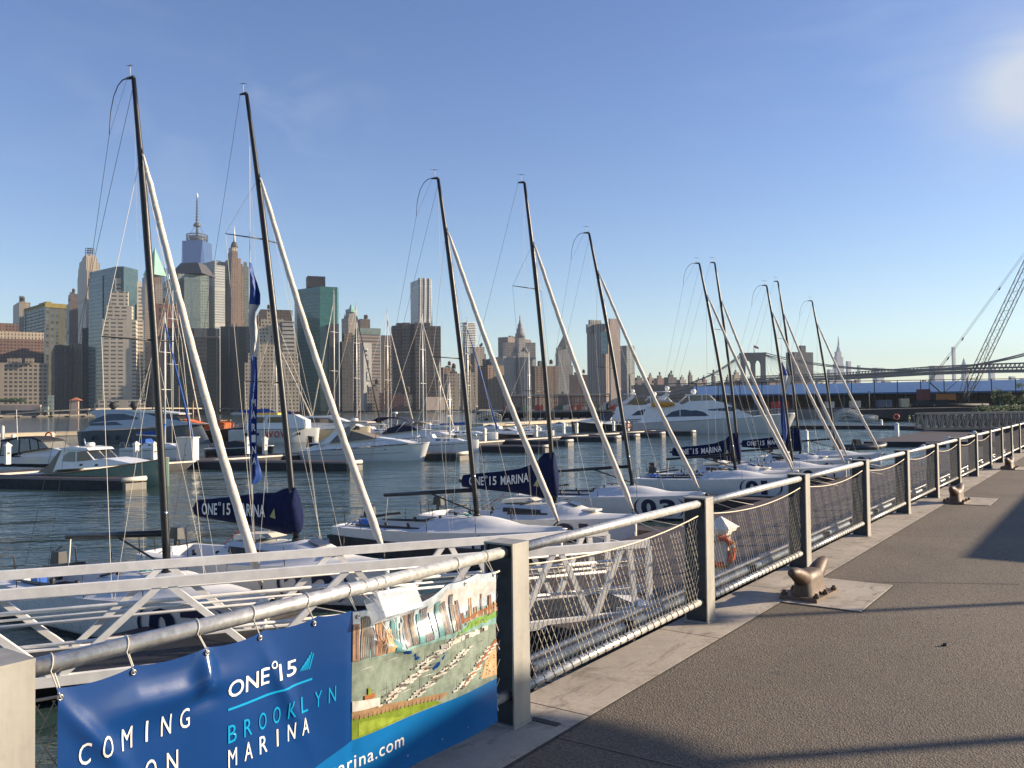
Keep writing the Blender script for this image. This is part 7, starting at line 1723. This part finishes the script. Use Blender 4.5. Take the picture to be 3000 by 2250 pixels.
def shed():
    r = empty('pier_shed'); tag(r, 'long open pier shed with bright blue sloping roof on the right', 'shed')
    D = 310; A, B = at(2040, 1180, D), at(3250, 1176, D * .93); ux = (B - A).normalized(); ux.z = 0; nn = Vector((-ux.y, ux.x, 0)); L = (B - A).length
    zr0 = at(2200, 1156, D).z; zr1 = zr0 + 3.6
    P_ = lambda s, n_, z: Vector((A.x, A.y, 0)) + ux * s + nn * n_ + Vector((0, 0, z))
    m = MB(); m.add([P_(0, -2, zr0), P_(L, -2, zr0 + .3), P_(L, 22, zr1 + 1.0), P_(0, 22, zr1), P_(0, 46, zr0), P_(L, 46, zr0), P_(0, -2, zr0 - .5), P_(L, -2, zr0 - .2)], [(0, 1, 2, 3), (3, 2, 5, 4), (6, 7, 1, 0)], BLUR); m.build('roof', None, r)
    m = MB(); m.prism([P_(0, 16, 0)[:2], P_(L, 16, 0)[:2], P_(L, 44, 0)[:2], P_(0, 44, 0)[:2]], 2.6, zr0 - .2, SHW); m.build('wall', None, r)
    n = 40
    for i in range(n): x = P_(i * L / n, 0, 0); MB().box((x.x, x.y, (3 + zr0) / 2), (.32, .32, zr0 - 3), DARKW if i % 3 else mat('blue_column', (.08, .16, .24), .6)).build('column', None, r)
    m = MB()
    for k, z in enumerate((zr1 + .6, zr0 - 1.0)): m.beam(P_(-10, -3, z), P_(L, -3, z), .2, .22, DARKW)
    for i in range(0, 18): x = P_(i * L / 18, -3, 0); m.box((x.x, x.y, (2.9 + zr1 + .6) / 2), (.22, .22, zr1 + .6 - 2.9), DARKW)
    tag(m.build('fence_frame', None, r), None)
    # base deck under the shed
    MB().prism([P_(-30, -12, 0)[:2], P_(L, -12, 0)[:2], P_(L, 50, 0)[:2], P_(-30, 50, 0)[:2]], -1, 2.7, CONCD).build('pier_base', None, r)
    rn = random.Random(4)
    for i, (u, w_, h, c, l_, nm, ct) in enumerate([(2430, 22, 2.2, (.55, .50, .42), 'pale container under the blue roof, left', 'container', 'container'), (2505, 26, 2.4, (.52, .47, .40), 'pale container with frame on top under the blue roof', 'container', 'container'), (2648, 24, 3.0, (.50, .42, .28), 'cream site hut near the crane tracks', 'site_hut', 'hut'), (2590, 40, 2.6, (.10, .12, .15), 'dark blue grey container near the cream hut', 'container', 'container'), (2285, 46, 2.4, (.45, .04, .03), 'long red container on the dark pier', 'container', 'container'), (1775, 12, 3.0, (.50, .46, .40), 'little pale hut with dark door on the pier', 'site_hut', 'hut'), (2120, 70, 2.2, (.14, .15, .15), 'grey parapet block on the dark pier before the shed', 'container', 'container')]):
        D2 = 296 if u > 1900 else 318; p = at(u, 1195, D2); wm = w_ * D2 / 2500; k = empty(nm, (p.x, p.y, 3.3)); tag(k, l_, ct); mm = mat('cont_%d' % i, c, .7, 0, .15, 1)
        m = MB(); m.box((0, 0, h / 2), (wm, 2.5, h), mm); m.build('body', None, k)
        for q in range(int(wm / .9)): MB().box((-wm / 2 + .45 + q * .9, -1.28, h / 2), (.18, .06, h * .92), mm).build('rib', None, k)
        MB().box((wm * .3, -1.32, h * .42), (.9, .04, h * .8), MATTB if u < 1900 else mm).build('door', None, k)
shed()
def frame():
    r = empty('steel_frame_canopy'); tag(r, 'unfinished brown steel canopy frame standing on the dark pier', 'structure frame'); ST = mat('rust_primer_steel', (.20, .09, .055), .7, 0, .2, 1); PC = mat('pale_beam', (.42, .38, .32), .7)
    D = 335; a, b = at(1475, 1158, D), at(1785, 1156, D); 
    def top(t, dy=0): p = a.lerp(b, t); return Vector((p.x, p.y + dy, a.z))
    for dy in (0, 14):
        MB().beam(top(0, dy), top(1, dy), .5, .5, PC if dy == 0 else ST).build('roof_beam', None, r); MB().beam(top(.02, dy) - Vector((0, 0, .9)), top(1, dy) - Vector((0, 0, .9)), .3, .25, ST).build('roof_beam', None, r)
        for i in range(13): p = top(i / 12, dy); MB().box((p.x, p.y, (3.2 + p.z) / 2), (.3, .3, p.z - 3.2), ST).build('column', None, r)
        for k, z in enumerate((5.0, 6.3)): MB().beam(top(.45, dy) * 1 + Vector((0, 0, z - a.z)), top(1, dy) + Vector((0, 0, z - a.z)), .18, .2, ST).build('girt', None, r)
    for i in range(13): MB().beam(top(i / 12, 0), top(i / 12, 14), .22, .25, ST).build('rafter', None, r)
    rn = random.Random(6)
    cols = [(.45, .10, .05), (.40, .36, .30), (.12, .10, .09), (.10, .16, .10), (.50, .45, .38), (.30, .05, .04)]
    labs = ['orange', 'pale grey', 'black', 'dull green', 'cream', 'dark red']
    for i in range(22):
        u = 1480 + i * 18 + rn.uniform(-4, 4); p = at(u, 1198, 326 + rn.uniform(0, 10)); c = cols[i % 6]; h = rn.uniform(.8, 2.2); w_ = rn.uniform(.8, 3.0)
        k = MB(); k.box((p.x, p.y, 3.3 + h / 2), (w_, 1.5, h), mat('clutter_%d' % (i % 6), c, .8)); k.box((p.x + w_ * .2, p.y, 3.3 + h + .2), (w_ * .4, 1.0, .4), mat('clutter_%d' % (i % 6), c, .8)); k.build('material_stack'); tag(COL.objects[-1], labs[i % 6] + ' stack of building material under the steel canopy frame', 'building material', 'stacks of building material on the dark pier')
frame()
def crane():
    r = empty('crawler_crane'); OR = mat('crane_orange', (.33, .12, .025), .6, 0, .2, .8); CR_ = mat('crane_dark_red', (.13, .03, .025), .6, 0, .2, .8); BM = mat('boom_steel', (.10, .085, .07), .6, 0, .2, .8)
    tag(r, 'orange and dark red lattice boom crane standing on a barge at the right', 'crane')
    D = 235; K = lambda u, v, dy=0: at(u, v, D) + Vector((0, dy, 0))
    def bx(u0, v0, u1, v1, dp, m, nm): a, b = K(u0, v1), K(u1, v0); MB().box(((a.x + b.x) / 2, D + dp / 2, (a.z + b.z) / 2), (b.x - a.x, dp, b.z - a.z), m).build(nm, None, r)
    bx(2700, 1140, 2726, 1172, 3.0, CR_, 'counterweight'); bx(2700, 1172, 2800, 1181, 3.6, MATTB, 'slewing_deck'); bx(2742, 1154, 2780, 1171, 3.0, OR, 'machine_house'); bx(2780, 1153, 2801, 1176, 2.6, OR, 'cab')
    bx(2784, 1157, 2797, 1165, .0 + 2.4, GLS, 'cab_window') if False else None
    bx(2726, 1152, 2742, 1176, 3.0, MATTB, 'engine_frame')
    for dy in (0, 3.4):
        m = MB(); a, b = K(2690, 1187, dy), K(2895, 1187, dy); m.tube([(a.x, a.y, a.z), (b.x, b.y, b.z)], .55, 8, MATTB); m.build('crawler_track', None, r)
    # lattice boom
    a, b = K(2828, 1172), K(3140, 520, 0); ax = (b - a); up = Vector((0, 0, 1)); side = Vector((-ax.z, 0, ax.x)).normalized(); n = 46
    def w_(t): return 1.5 * min(1, .25 + t * 9)
    ch = []
    for s1 in (-1, 1):
        for s2 in (0, 1):
            pts = [a + ax * (i / n) + side * s1 * w_(i / n) * .75 + Vector((0, s2 * 1.9 * min(1, .3 + i / n * 8), 0)) for i in range(n + 1)]; MB().tube(pts, .12, 5, BM).build('boom_chord', None, r); ch.append(pts)
    m = MB()
    for i in range(n):
        for p, q in ((0, 2), (1, 3), (0, 1), (2, 3)): m.tube([ch[p][i], ch[q][i + 1]] if i % 2 else [ch[q][i], ch[p][i + 1]], .045, 3, BM, False, False)
    m.build('boom_lacing', None, r)
    # gantry and pendants
    g = K(2723, 1120); MB().tube([g, K(2722, 1150)], .14, 6, BM).build('gantry', None, r); MB().tube([g, K(2757, 1150)], .2, 6, mat('gantry_green', (.04, .08, .05), .6)).build('gantry', None, r)
    m = MB()
    for dy in (0, 1.2): m.tube([g + Vector((0, dy, 0)), K(2777, 1050, dy)], .10, 5, BM); m.tube([K(2777, 1050, dy), K(2820, 993, dy), K(2928, 846, dy), K(3140, 560, dy)], .05, 4, BM)
    m.build('pendant_lines', None, r)
    for u, v in ((2777, 1050), (2820, 993), (2928, 846)): MB().tube([K(u - 2, v + 4), K(u + 3, v - 4)], .22, 6, BM).build('pulley_block', None, r)
    m = MB(); m.tube([K(2899, 1003), K(2840, 1178)], .08, 4, BM); m.tube([K(2772, 1145), K(2853, 1075)], .09, 4, BM); m.tube([K(2899, 1003), K(2880, 1100), K(2857, 1165)], .03, 3, BM); m.build('hoist_lines', None, r)
    # second short lattice leg
    m = MB()
    for k in (-1, 1): m.tube([K(2840 + k * 6, 1080 - k * 4), K(2808 + k * 7, 1176)], .08, 4, BM)
    for i in range(8): t = i / 8; m.tube([K(2834 - 32 * t, 1084 + 88 * t), K(2846 - 32 * (t + .1), 1076 + 96 * (t + .1))], .04, 3, BM)
    m.build('back_mast', None, r)
    b_ = empty('crane_barge'); tag(b_, 'long dark rusty barge carrying the crane', 'barge')
    p0, p1 = at(2520, 1200, 232), at(3250, 1200, 232); hm = mat('barge_hull', (.045, .035, .032), .8, 0, .3, .4)
    m = MB(); z1 = at(2700, 1190, 232).z; m.add([(p0.x, 230, 1.6), (p0.x + 16, 230, -.5), (p1.x, 230, -.5), (p1.x, 230, z1), (p0.x, 230, z1 - .8), (p0.x, 248, 1.6), (p0.x + 16, 248, -.5), (p1.x, 248, -.5), (p1.x, 248, z1), (p0.x, 248, z1 - .8)], [(0, 1, 2, 3, 4), (9, 8, 7, 6, 5), (0, 5, 6, 1), (4, 3, 8, 9), (0, 4, 9, 5), (3, 2, 7, 8)], hm); m.build('hull', None, b_)
    for i in range(9): x = p0.x + 6 + i * 6.5; MB().tube([(x, 229.8, z1 - .3), (x, 229.8, z1 + .5)], .18, 6, hm).build('mooring_bitt', None, b_)
crane()
def dockworker(u, v, z, label, vest, pants, yaw=0):
    r = empty('person', on_z(u, v, z)); tag(r, label, 'person'); r.rotation_euler = (0, 0, yaw)
    me = bpy.data.meshes.new('body'); sk = mat('skin', (.30, .18, .12), .6)
    V = [(0, 0, .95), (0, 0, 1.2), (0, 0, 1.42), (0, 0, 1.52), (0, -.02, 1.64), (-.10, 0, .92), (-.12, -.03, .50), (-.12, 0, .06), (-.12, -.14, .04), (.10, 0, .92), (.13, .05, .50), (.14, .08, .06), (.14, -.06, .04), (-.19, 0, 1.40), (-.26, -.02, 1.14), (-.22, -.16, .94), (.19, 0, 1.40), (.27, -.02, 1.14), (.22, -.18, .96)]
    E_ = [(0, 1), (1, 2), (2, 3), (3, 4), (0, 5), (5, 6), (6, 7), (7, 8), (0, 9), (9, 10), (10, 11), (11, 12), (2, 13), (13, 14), (14, 15), (2, 16), (16, 17), (17, 18)]
    Rr = [.15, .155, .15, .06, .105, .09, .065, .045, .04, .09, .065, .045, .04, .06, .045, .035, .06, .045, .035]
    me.from_pydata(V, E_, []); o = bpy.data.objects.new('body', me); COL.objects.link(o); o.parent = r
    o.modifiers.new('skin', 'SKIN'); o.modifiers.new('sub', 'SUBSURF').levels = 1; o.modifiers['sub'].render_levels = 1
    for i, x in enumerate(Rr): me.skin_vertices[0].data[i].radius = (x, x * .8)
    me.skin_vertices[0].data[0].use_root = True; me.materials.append(pants)
    m = MB(); m.lathe((0, 0, .96), [(.165, 0), (.18, .2), (.19, .42), (.10, .52)], 12, vest); m.build('vest', None, r)
    MB().lathe((0, -.02, 1.68), [(.13, 0), (.12, .06), (.03, .11)], 10, mat('hard_hat', (.6, .55, .3), .5)).build('hard_hat', None, r)
HV = mat('hi_vis_yellow', (.55, .58, .10), .7); PT = mat('pale_trousers', (.30, .27, .20), .8)
dockworker(2664, 1243, .6, 'worker in a pale yellow vest standing on the dark pontoon', HV, PT, .4)
dockworker(2676, 1243, .6, 'second worker in dark clothes bending beside the yellow vest', mat('dark_jacket', (.05, .05, .05), .8), mat('dark_trousers', (.03, .03, .04), .8), -.5)
p = on_z(2624, 1246, .6); lifebuoy((p.x, p.y - .4, 2.2), .5, 'orange lifebuoy on a post by the dark pontoon'); 
# truss gangways on the right and arched gangway
WST = mat('weathered_alloy', (.15, .155, .15), .5, .4, .1)
def far_gangway(u0, u1, v, z, label, D, dy):
    a, b = at(u0, v, D), at(u1, v, D + dy); d_ = Vector((b.x - a.x, b.y - a.y)); L = d_.length; d_.normalize(); n = 15
    gangway('far_gangway', Vector((a.x, a.y)), d_, L, [L * (i + .5) / n for i in range(n)], 2.0, z + 2.4, z + .1, label, 1.7, False, WST)
far_gangway(2706, 3060, 1238, .8, 'long grey truss gangway crossing below the hedge at the right', 128, 4)
far_gangway(2712, 3060, 1240, .8, 'second grey truss gangway parallel to the long one', 133, 6)
def arch_bridge(u0, u1, v, label, D, rise, m, hh=1.1):
    r = empty('arched_gangway'); tag(r, label, 'gangway'); a, b = at(u0, v, D), at(u1, v, D); n = 14
    for dy in (0, 1.5):
        pts = [a.lerp(b, i / n) + Vector((0, dy, rise * math.sin(math.pi * i / n))) for i in range(n + 1)]
        for k in (0, .55, 1.0): MB().tube([p + Vector((0, 0, hh * k)) for p in pts], .07 if k != .55 else .05, 5, m).build('rail', None, r)
        for p in pts: MB().tube([p, p + Vector((0, 0, hh))], .05, 5, m).build('upright', None, r)
arch_bridge(2442, 2530, 1238, 'white arched gangway left of the barge', 150, 1.3, mat('arch_white', (.5, .5, .48), .5)); arch_bridge(2530, 2572, 1238, 'short flat gangway right of the arched one', 150, .2, mat('arch_white', (.5, .5, .48), .5))
arch_bridge(1398, 1468, 1234, 'small arched white handrails on the timber dock', 225, .9, mat('arch_white', (.5, .5, .48), .5), 1.6)

# planted pier end: embankment, shrubs and young trees
def leaves(c, rx, ry, rz, n, size, m, rn):
    mb = MB(); vs = []; fs = []
    for i in range(n):
        while True:
            p = Vector((rn.uniform(-1, 1), rn.uniform(-1, 1), rn.uniform(-1, 1)))
            if p.length < 1 and p.length > .35 * rn.random(): break
        p = Vector((p.x * rx, p.y * ry, p.z * rz)) + c; a = Vector((rn.gauss(0, 1), rn.gauss(0, 1), rn.gauss(0, 1))).normalized(); b = a.orthogonal().normalized(); s = size * rn.uniform(.5, 1.3); q = len(vs)
        vs += [p + a * s, p + b * s * .6, p - a * s, p - b * s * .6]; fs.append((q, q + 1, q + 2, q + 3))
    return mb.add(vs, fs, m)
def leafm(name, c1, c2):
    k = NT(name); f = k.ramp(k.noise(1.3, 3), .35, .65); k.L(k.mix(f, c1, c2), k.b.inputs['Base Color']); k.b.inputs['Roughness'].default_value = .6
    tr = k.N('ShaderNodeBsdfTranslucent'); k.L(k.mix(f, c1, c2), tr.inputs[0]); mx = k.N('ShaderNodeMixShader', i_0=.3); k.L(k.b.outputs[0], mx.inputs[1]); k.L(tr.outputs[0], mx.inputs[2]); k.L(mx.outputs[0], k.t.nodes['Material Output'].inputs[0]); return k.m
LF = leafm('shrub_leaves', (.035, .075, .018), (.075, .13, .03)); LF2 = leafm('tree_leaves', (.05, .10, .03), (.10, .17, .05))
rn = random.Random(21); D = 175
a, b = at(2870, 1215, D), at(3300, 1215, D); MB().prism([(a.x, a.y), (b.x, b.y), (b.x, b.y + 26), (a.x + 3, a.y + 26)], -1, 2.0, mat('embankment_stone', (.06, .055, .05), .9, 0, .3, 1)).build('embankment'); tag(COL.objects[-1], kind='structure')
for i in range(9):
    u = 2878 + i * 24 + rn.uniform(-5, 5); p = at(u, 1200, D + 4 + rn.uniform(0, 5)); r = empty('shrub', (p.x, p.y, 2.0)); tag(r, 'dense dark green shrub on the planted pier end', 'shrub', 'shrubs on the planted pier end')
    MB().tube([(0, 0, -.1), (0, 0, .8)], .08, 5, DARKW).build('stem', None, r); leaves(Vector((0, 0, .95)), 1.9, 1.6, rn.uniform(1.1, 1.5), 620, .18, LF, rn).build('foliage', None, r)
for i, (u, vt, w_, l_) in enumerate([(2922, 1126, 22, 'young thin tree with loose crown left of the shrubs end'), (2962, 1150, 14, 'smaller young tree between the two bigger ones'), (2995, 1118, 26, 'young tree at the right image edge'), (2940, 1150, 12, 'low sapling beside the young thin tree')]):
    p = at(u, 1180, D + 10); top = at(u, vt, D + 10).z; r = empty('young_tree', (p.x, p.y, 2.0)); tag(r, l_, 'tree', 'young trees on the planted pier end'); h = top - 2
    MB().tube([(0, 0, 0), (.1, 0, h * .4), (0, .05, h * .9)], [.10, .07, .03], 6, DARKW).build('trunk', None, r)
    for k in range(5): z = h * (.35 + .12 * k); an = k * 2.4; MB().tube([(0, 0, z), (math.cos(an) * .8, math.sin(an) * .8, z + .7)], [.03, .012], 4, DARKW).build('branch', None, r)
    m = MB(); 
    for k in range(9): c = Vector((rn.uniform(-.6, .6) * w_ * .05, rn.uniform(-.6, .6), h * rn.uniform(.42, .98))); l = leaves(c, .6, .6, .5, 90, .13, LF2, rn); m.add(l.v, l.f, LF2)
    m.build('crown', None, r)
# light poles on the pier
for i, (u, v0, v1, D, l_) in enumerate([(2546, 1148, 1205, 290, 'slim lamp pole left of the cream hut'), (2716, 1140, 1150, 235, 'x')][:1]):
    p = at(u, v0, D); r = empty('lamp_pole', (p.x, p.y, 3)); tag(r, l_, 'lamp'); MB().tube([(0, 0, -2), (0, 0, p.z - 3)], .15, 6, CONCD).build('pole', None, r); MB().box((0, 0, p.z - 3), (.9, .3, .3), CONCD).build('lamp_head', None, r)

# trees along the far shore road: a far off green strip
rn = random.Random(33)
for (u0, u1, v, D, l_) in [(-20, 78, 1176, 800, 'row of dark trees on the terrace before the low tan office'), (740, 900, 1202, 985, 'dark trees below the elevated highway, centre left'), (1010, 1390, 1204, 1190, 'dark trees and wall line below the elevated highway')]:
    m = MB(); vs = []
    n = int((u1 - u0) / 7)
    for i in range(n):
        p = at(u0 + i * 7 + rn.uniform(-2, 2), v, D); p.z = max(p.z, 3) ; rr = rn.uniform(1.6, 3.0) * D / 800; l = leaves(p + Vector((0, 0, 1)), rr, rr, rr * .8, 60, rr * .3, LF, rn); m.add(l.v, l.f, LF)
    m.build('shore_trees'); tag(COL.objects[-1], l_, 'trees', kind='stuff')

# boats moored across the river and steps of quay wall
rn = random.Random(41)
for i in range(14):
    u = 690 + i * 11 if i < 8 else 360 + (i - 8) * 12; D = 900 if i < 8 else 800; L = rn.uniform(7, 12); p = at(u, 1205, D)
    k = MB(); k.side([(0, 0), (L * .9, 0), (L, 1.6), (0, 1.3)], lambda x, z: 1.5 * (1 - (x / L) ** 3 * .8), WHB); k.side([(L * .2, 1.3), (L * .7, 1.4), (L * .6, 2.6), (L * .25, 2.6)], lambda x, z: 1.1, WHG); k.build('moored_boat'); o = COL.objects[-1]; o.location = (p.x, p.y - 14, 0); tag(o, 'tiny white boat moored along the far shore', 'boat', 'tiny boats along the far shore')

# ---------------- fittings go under the part that carries them ----------------
UNDER = dict(bolt='base_plate', side_window='cabin superstructure hull', cabin_window='cabin', windscreen='cabin superstructure', porthole='hull', vent='cabin', window_pillar='superstructure', bridge_glass='superstructure', hard_top='superstructure', radar_bar='superstructure', winch='deck', sliding_hatch='deck', fore_hatch='deck', deck_window='deck', rope_coil='deck', traveller='deck', cockpit_pad='deck', stanchion='deck', spreader='mast', mast_collar='mast', mast_band='mast', mast_crane='mast', wind_vane='mast', waterline_stripe='hull', number='hull', bracket='hull', hull_stripe='hull', rub_rail='hull', white_topside='hull', dark_hull_band='hull', bowsprit='bowsprit_housing', sail_wrap_edge='furled_headsail', furler='furled_headsail', latch='door', rib='body', roof_plant='main_block', balcony_slabs='main_block', letter='sheet', lettering='sheet hull lower_blue', printed_picture='sheet', underline='sheet', sail_emblem='sheet', lower_band='sheet', degree_ring='sheet', eyelet='sheet', boom_lacing='boom_chord', clamp='conduit', cab='machine_house', canopy_frame='canopy_top', name_strip='hull', flag='tower', radar_dome='roof hard_top')
_kids = {}
for o_ in bpy.data.objects:
    if o_.parent and not o_.parent.parent: _kids.setdefault(o_.parent.name, []).append(o_)
_grand = {o_.parent.name for o_ in bpy.data.objects if o_.parent and o_.parent.parent}
for rn_, ks in _kids.items():
    first_ = {}
    for k_ in ks: first_.setdefault(k_.name.split('.')[0], k_)
    moved = set()
    for k_ in ks:
        nm_ = k_.name.split('.')[0]
        if nm_ in UNDER and k_.name not in _grand:
            for c_ in UNDER[nm_].split():
                t_ = first_.get(c_)
                if t_ and t_ is not k_ and t_.name not in moved and t_.location.length < 1e-6 and not (c_ in UNDER and any(first_.get(q_) for q_ in UNDER[c_].split())):
                    k_.parent = t_; moved.add(k_.name); break

# ---------------- haze ----------------
hz = NT('haze_air'); hz.t.nodes.remove(hz.b); vol = hz.t.nodes.new('ShaderNodeVolumePrincipled'); vol.inputs['Color'].default_value = (.60, .74, 0.96, 1); vol.inputs['Density'].default_value = 0.00006; vol.inputs['Anisotropy'].default_value = 0.0
hz.t.links.new(vol.outputs[0], hz.t.nodes['Material Output'].inputs['Volume'])
m = MB(); m.box((0, 4850, 309), (19000, 11300, 624), hz.m); o = m.build('haze'); tag(o, kind='stuff')
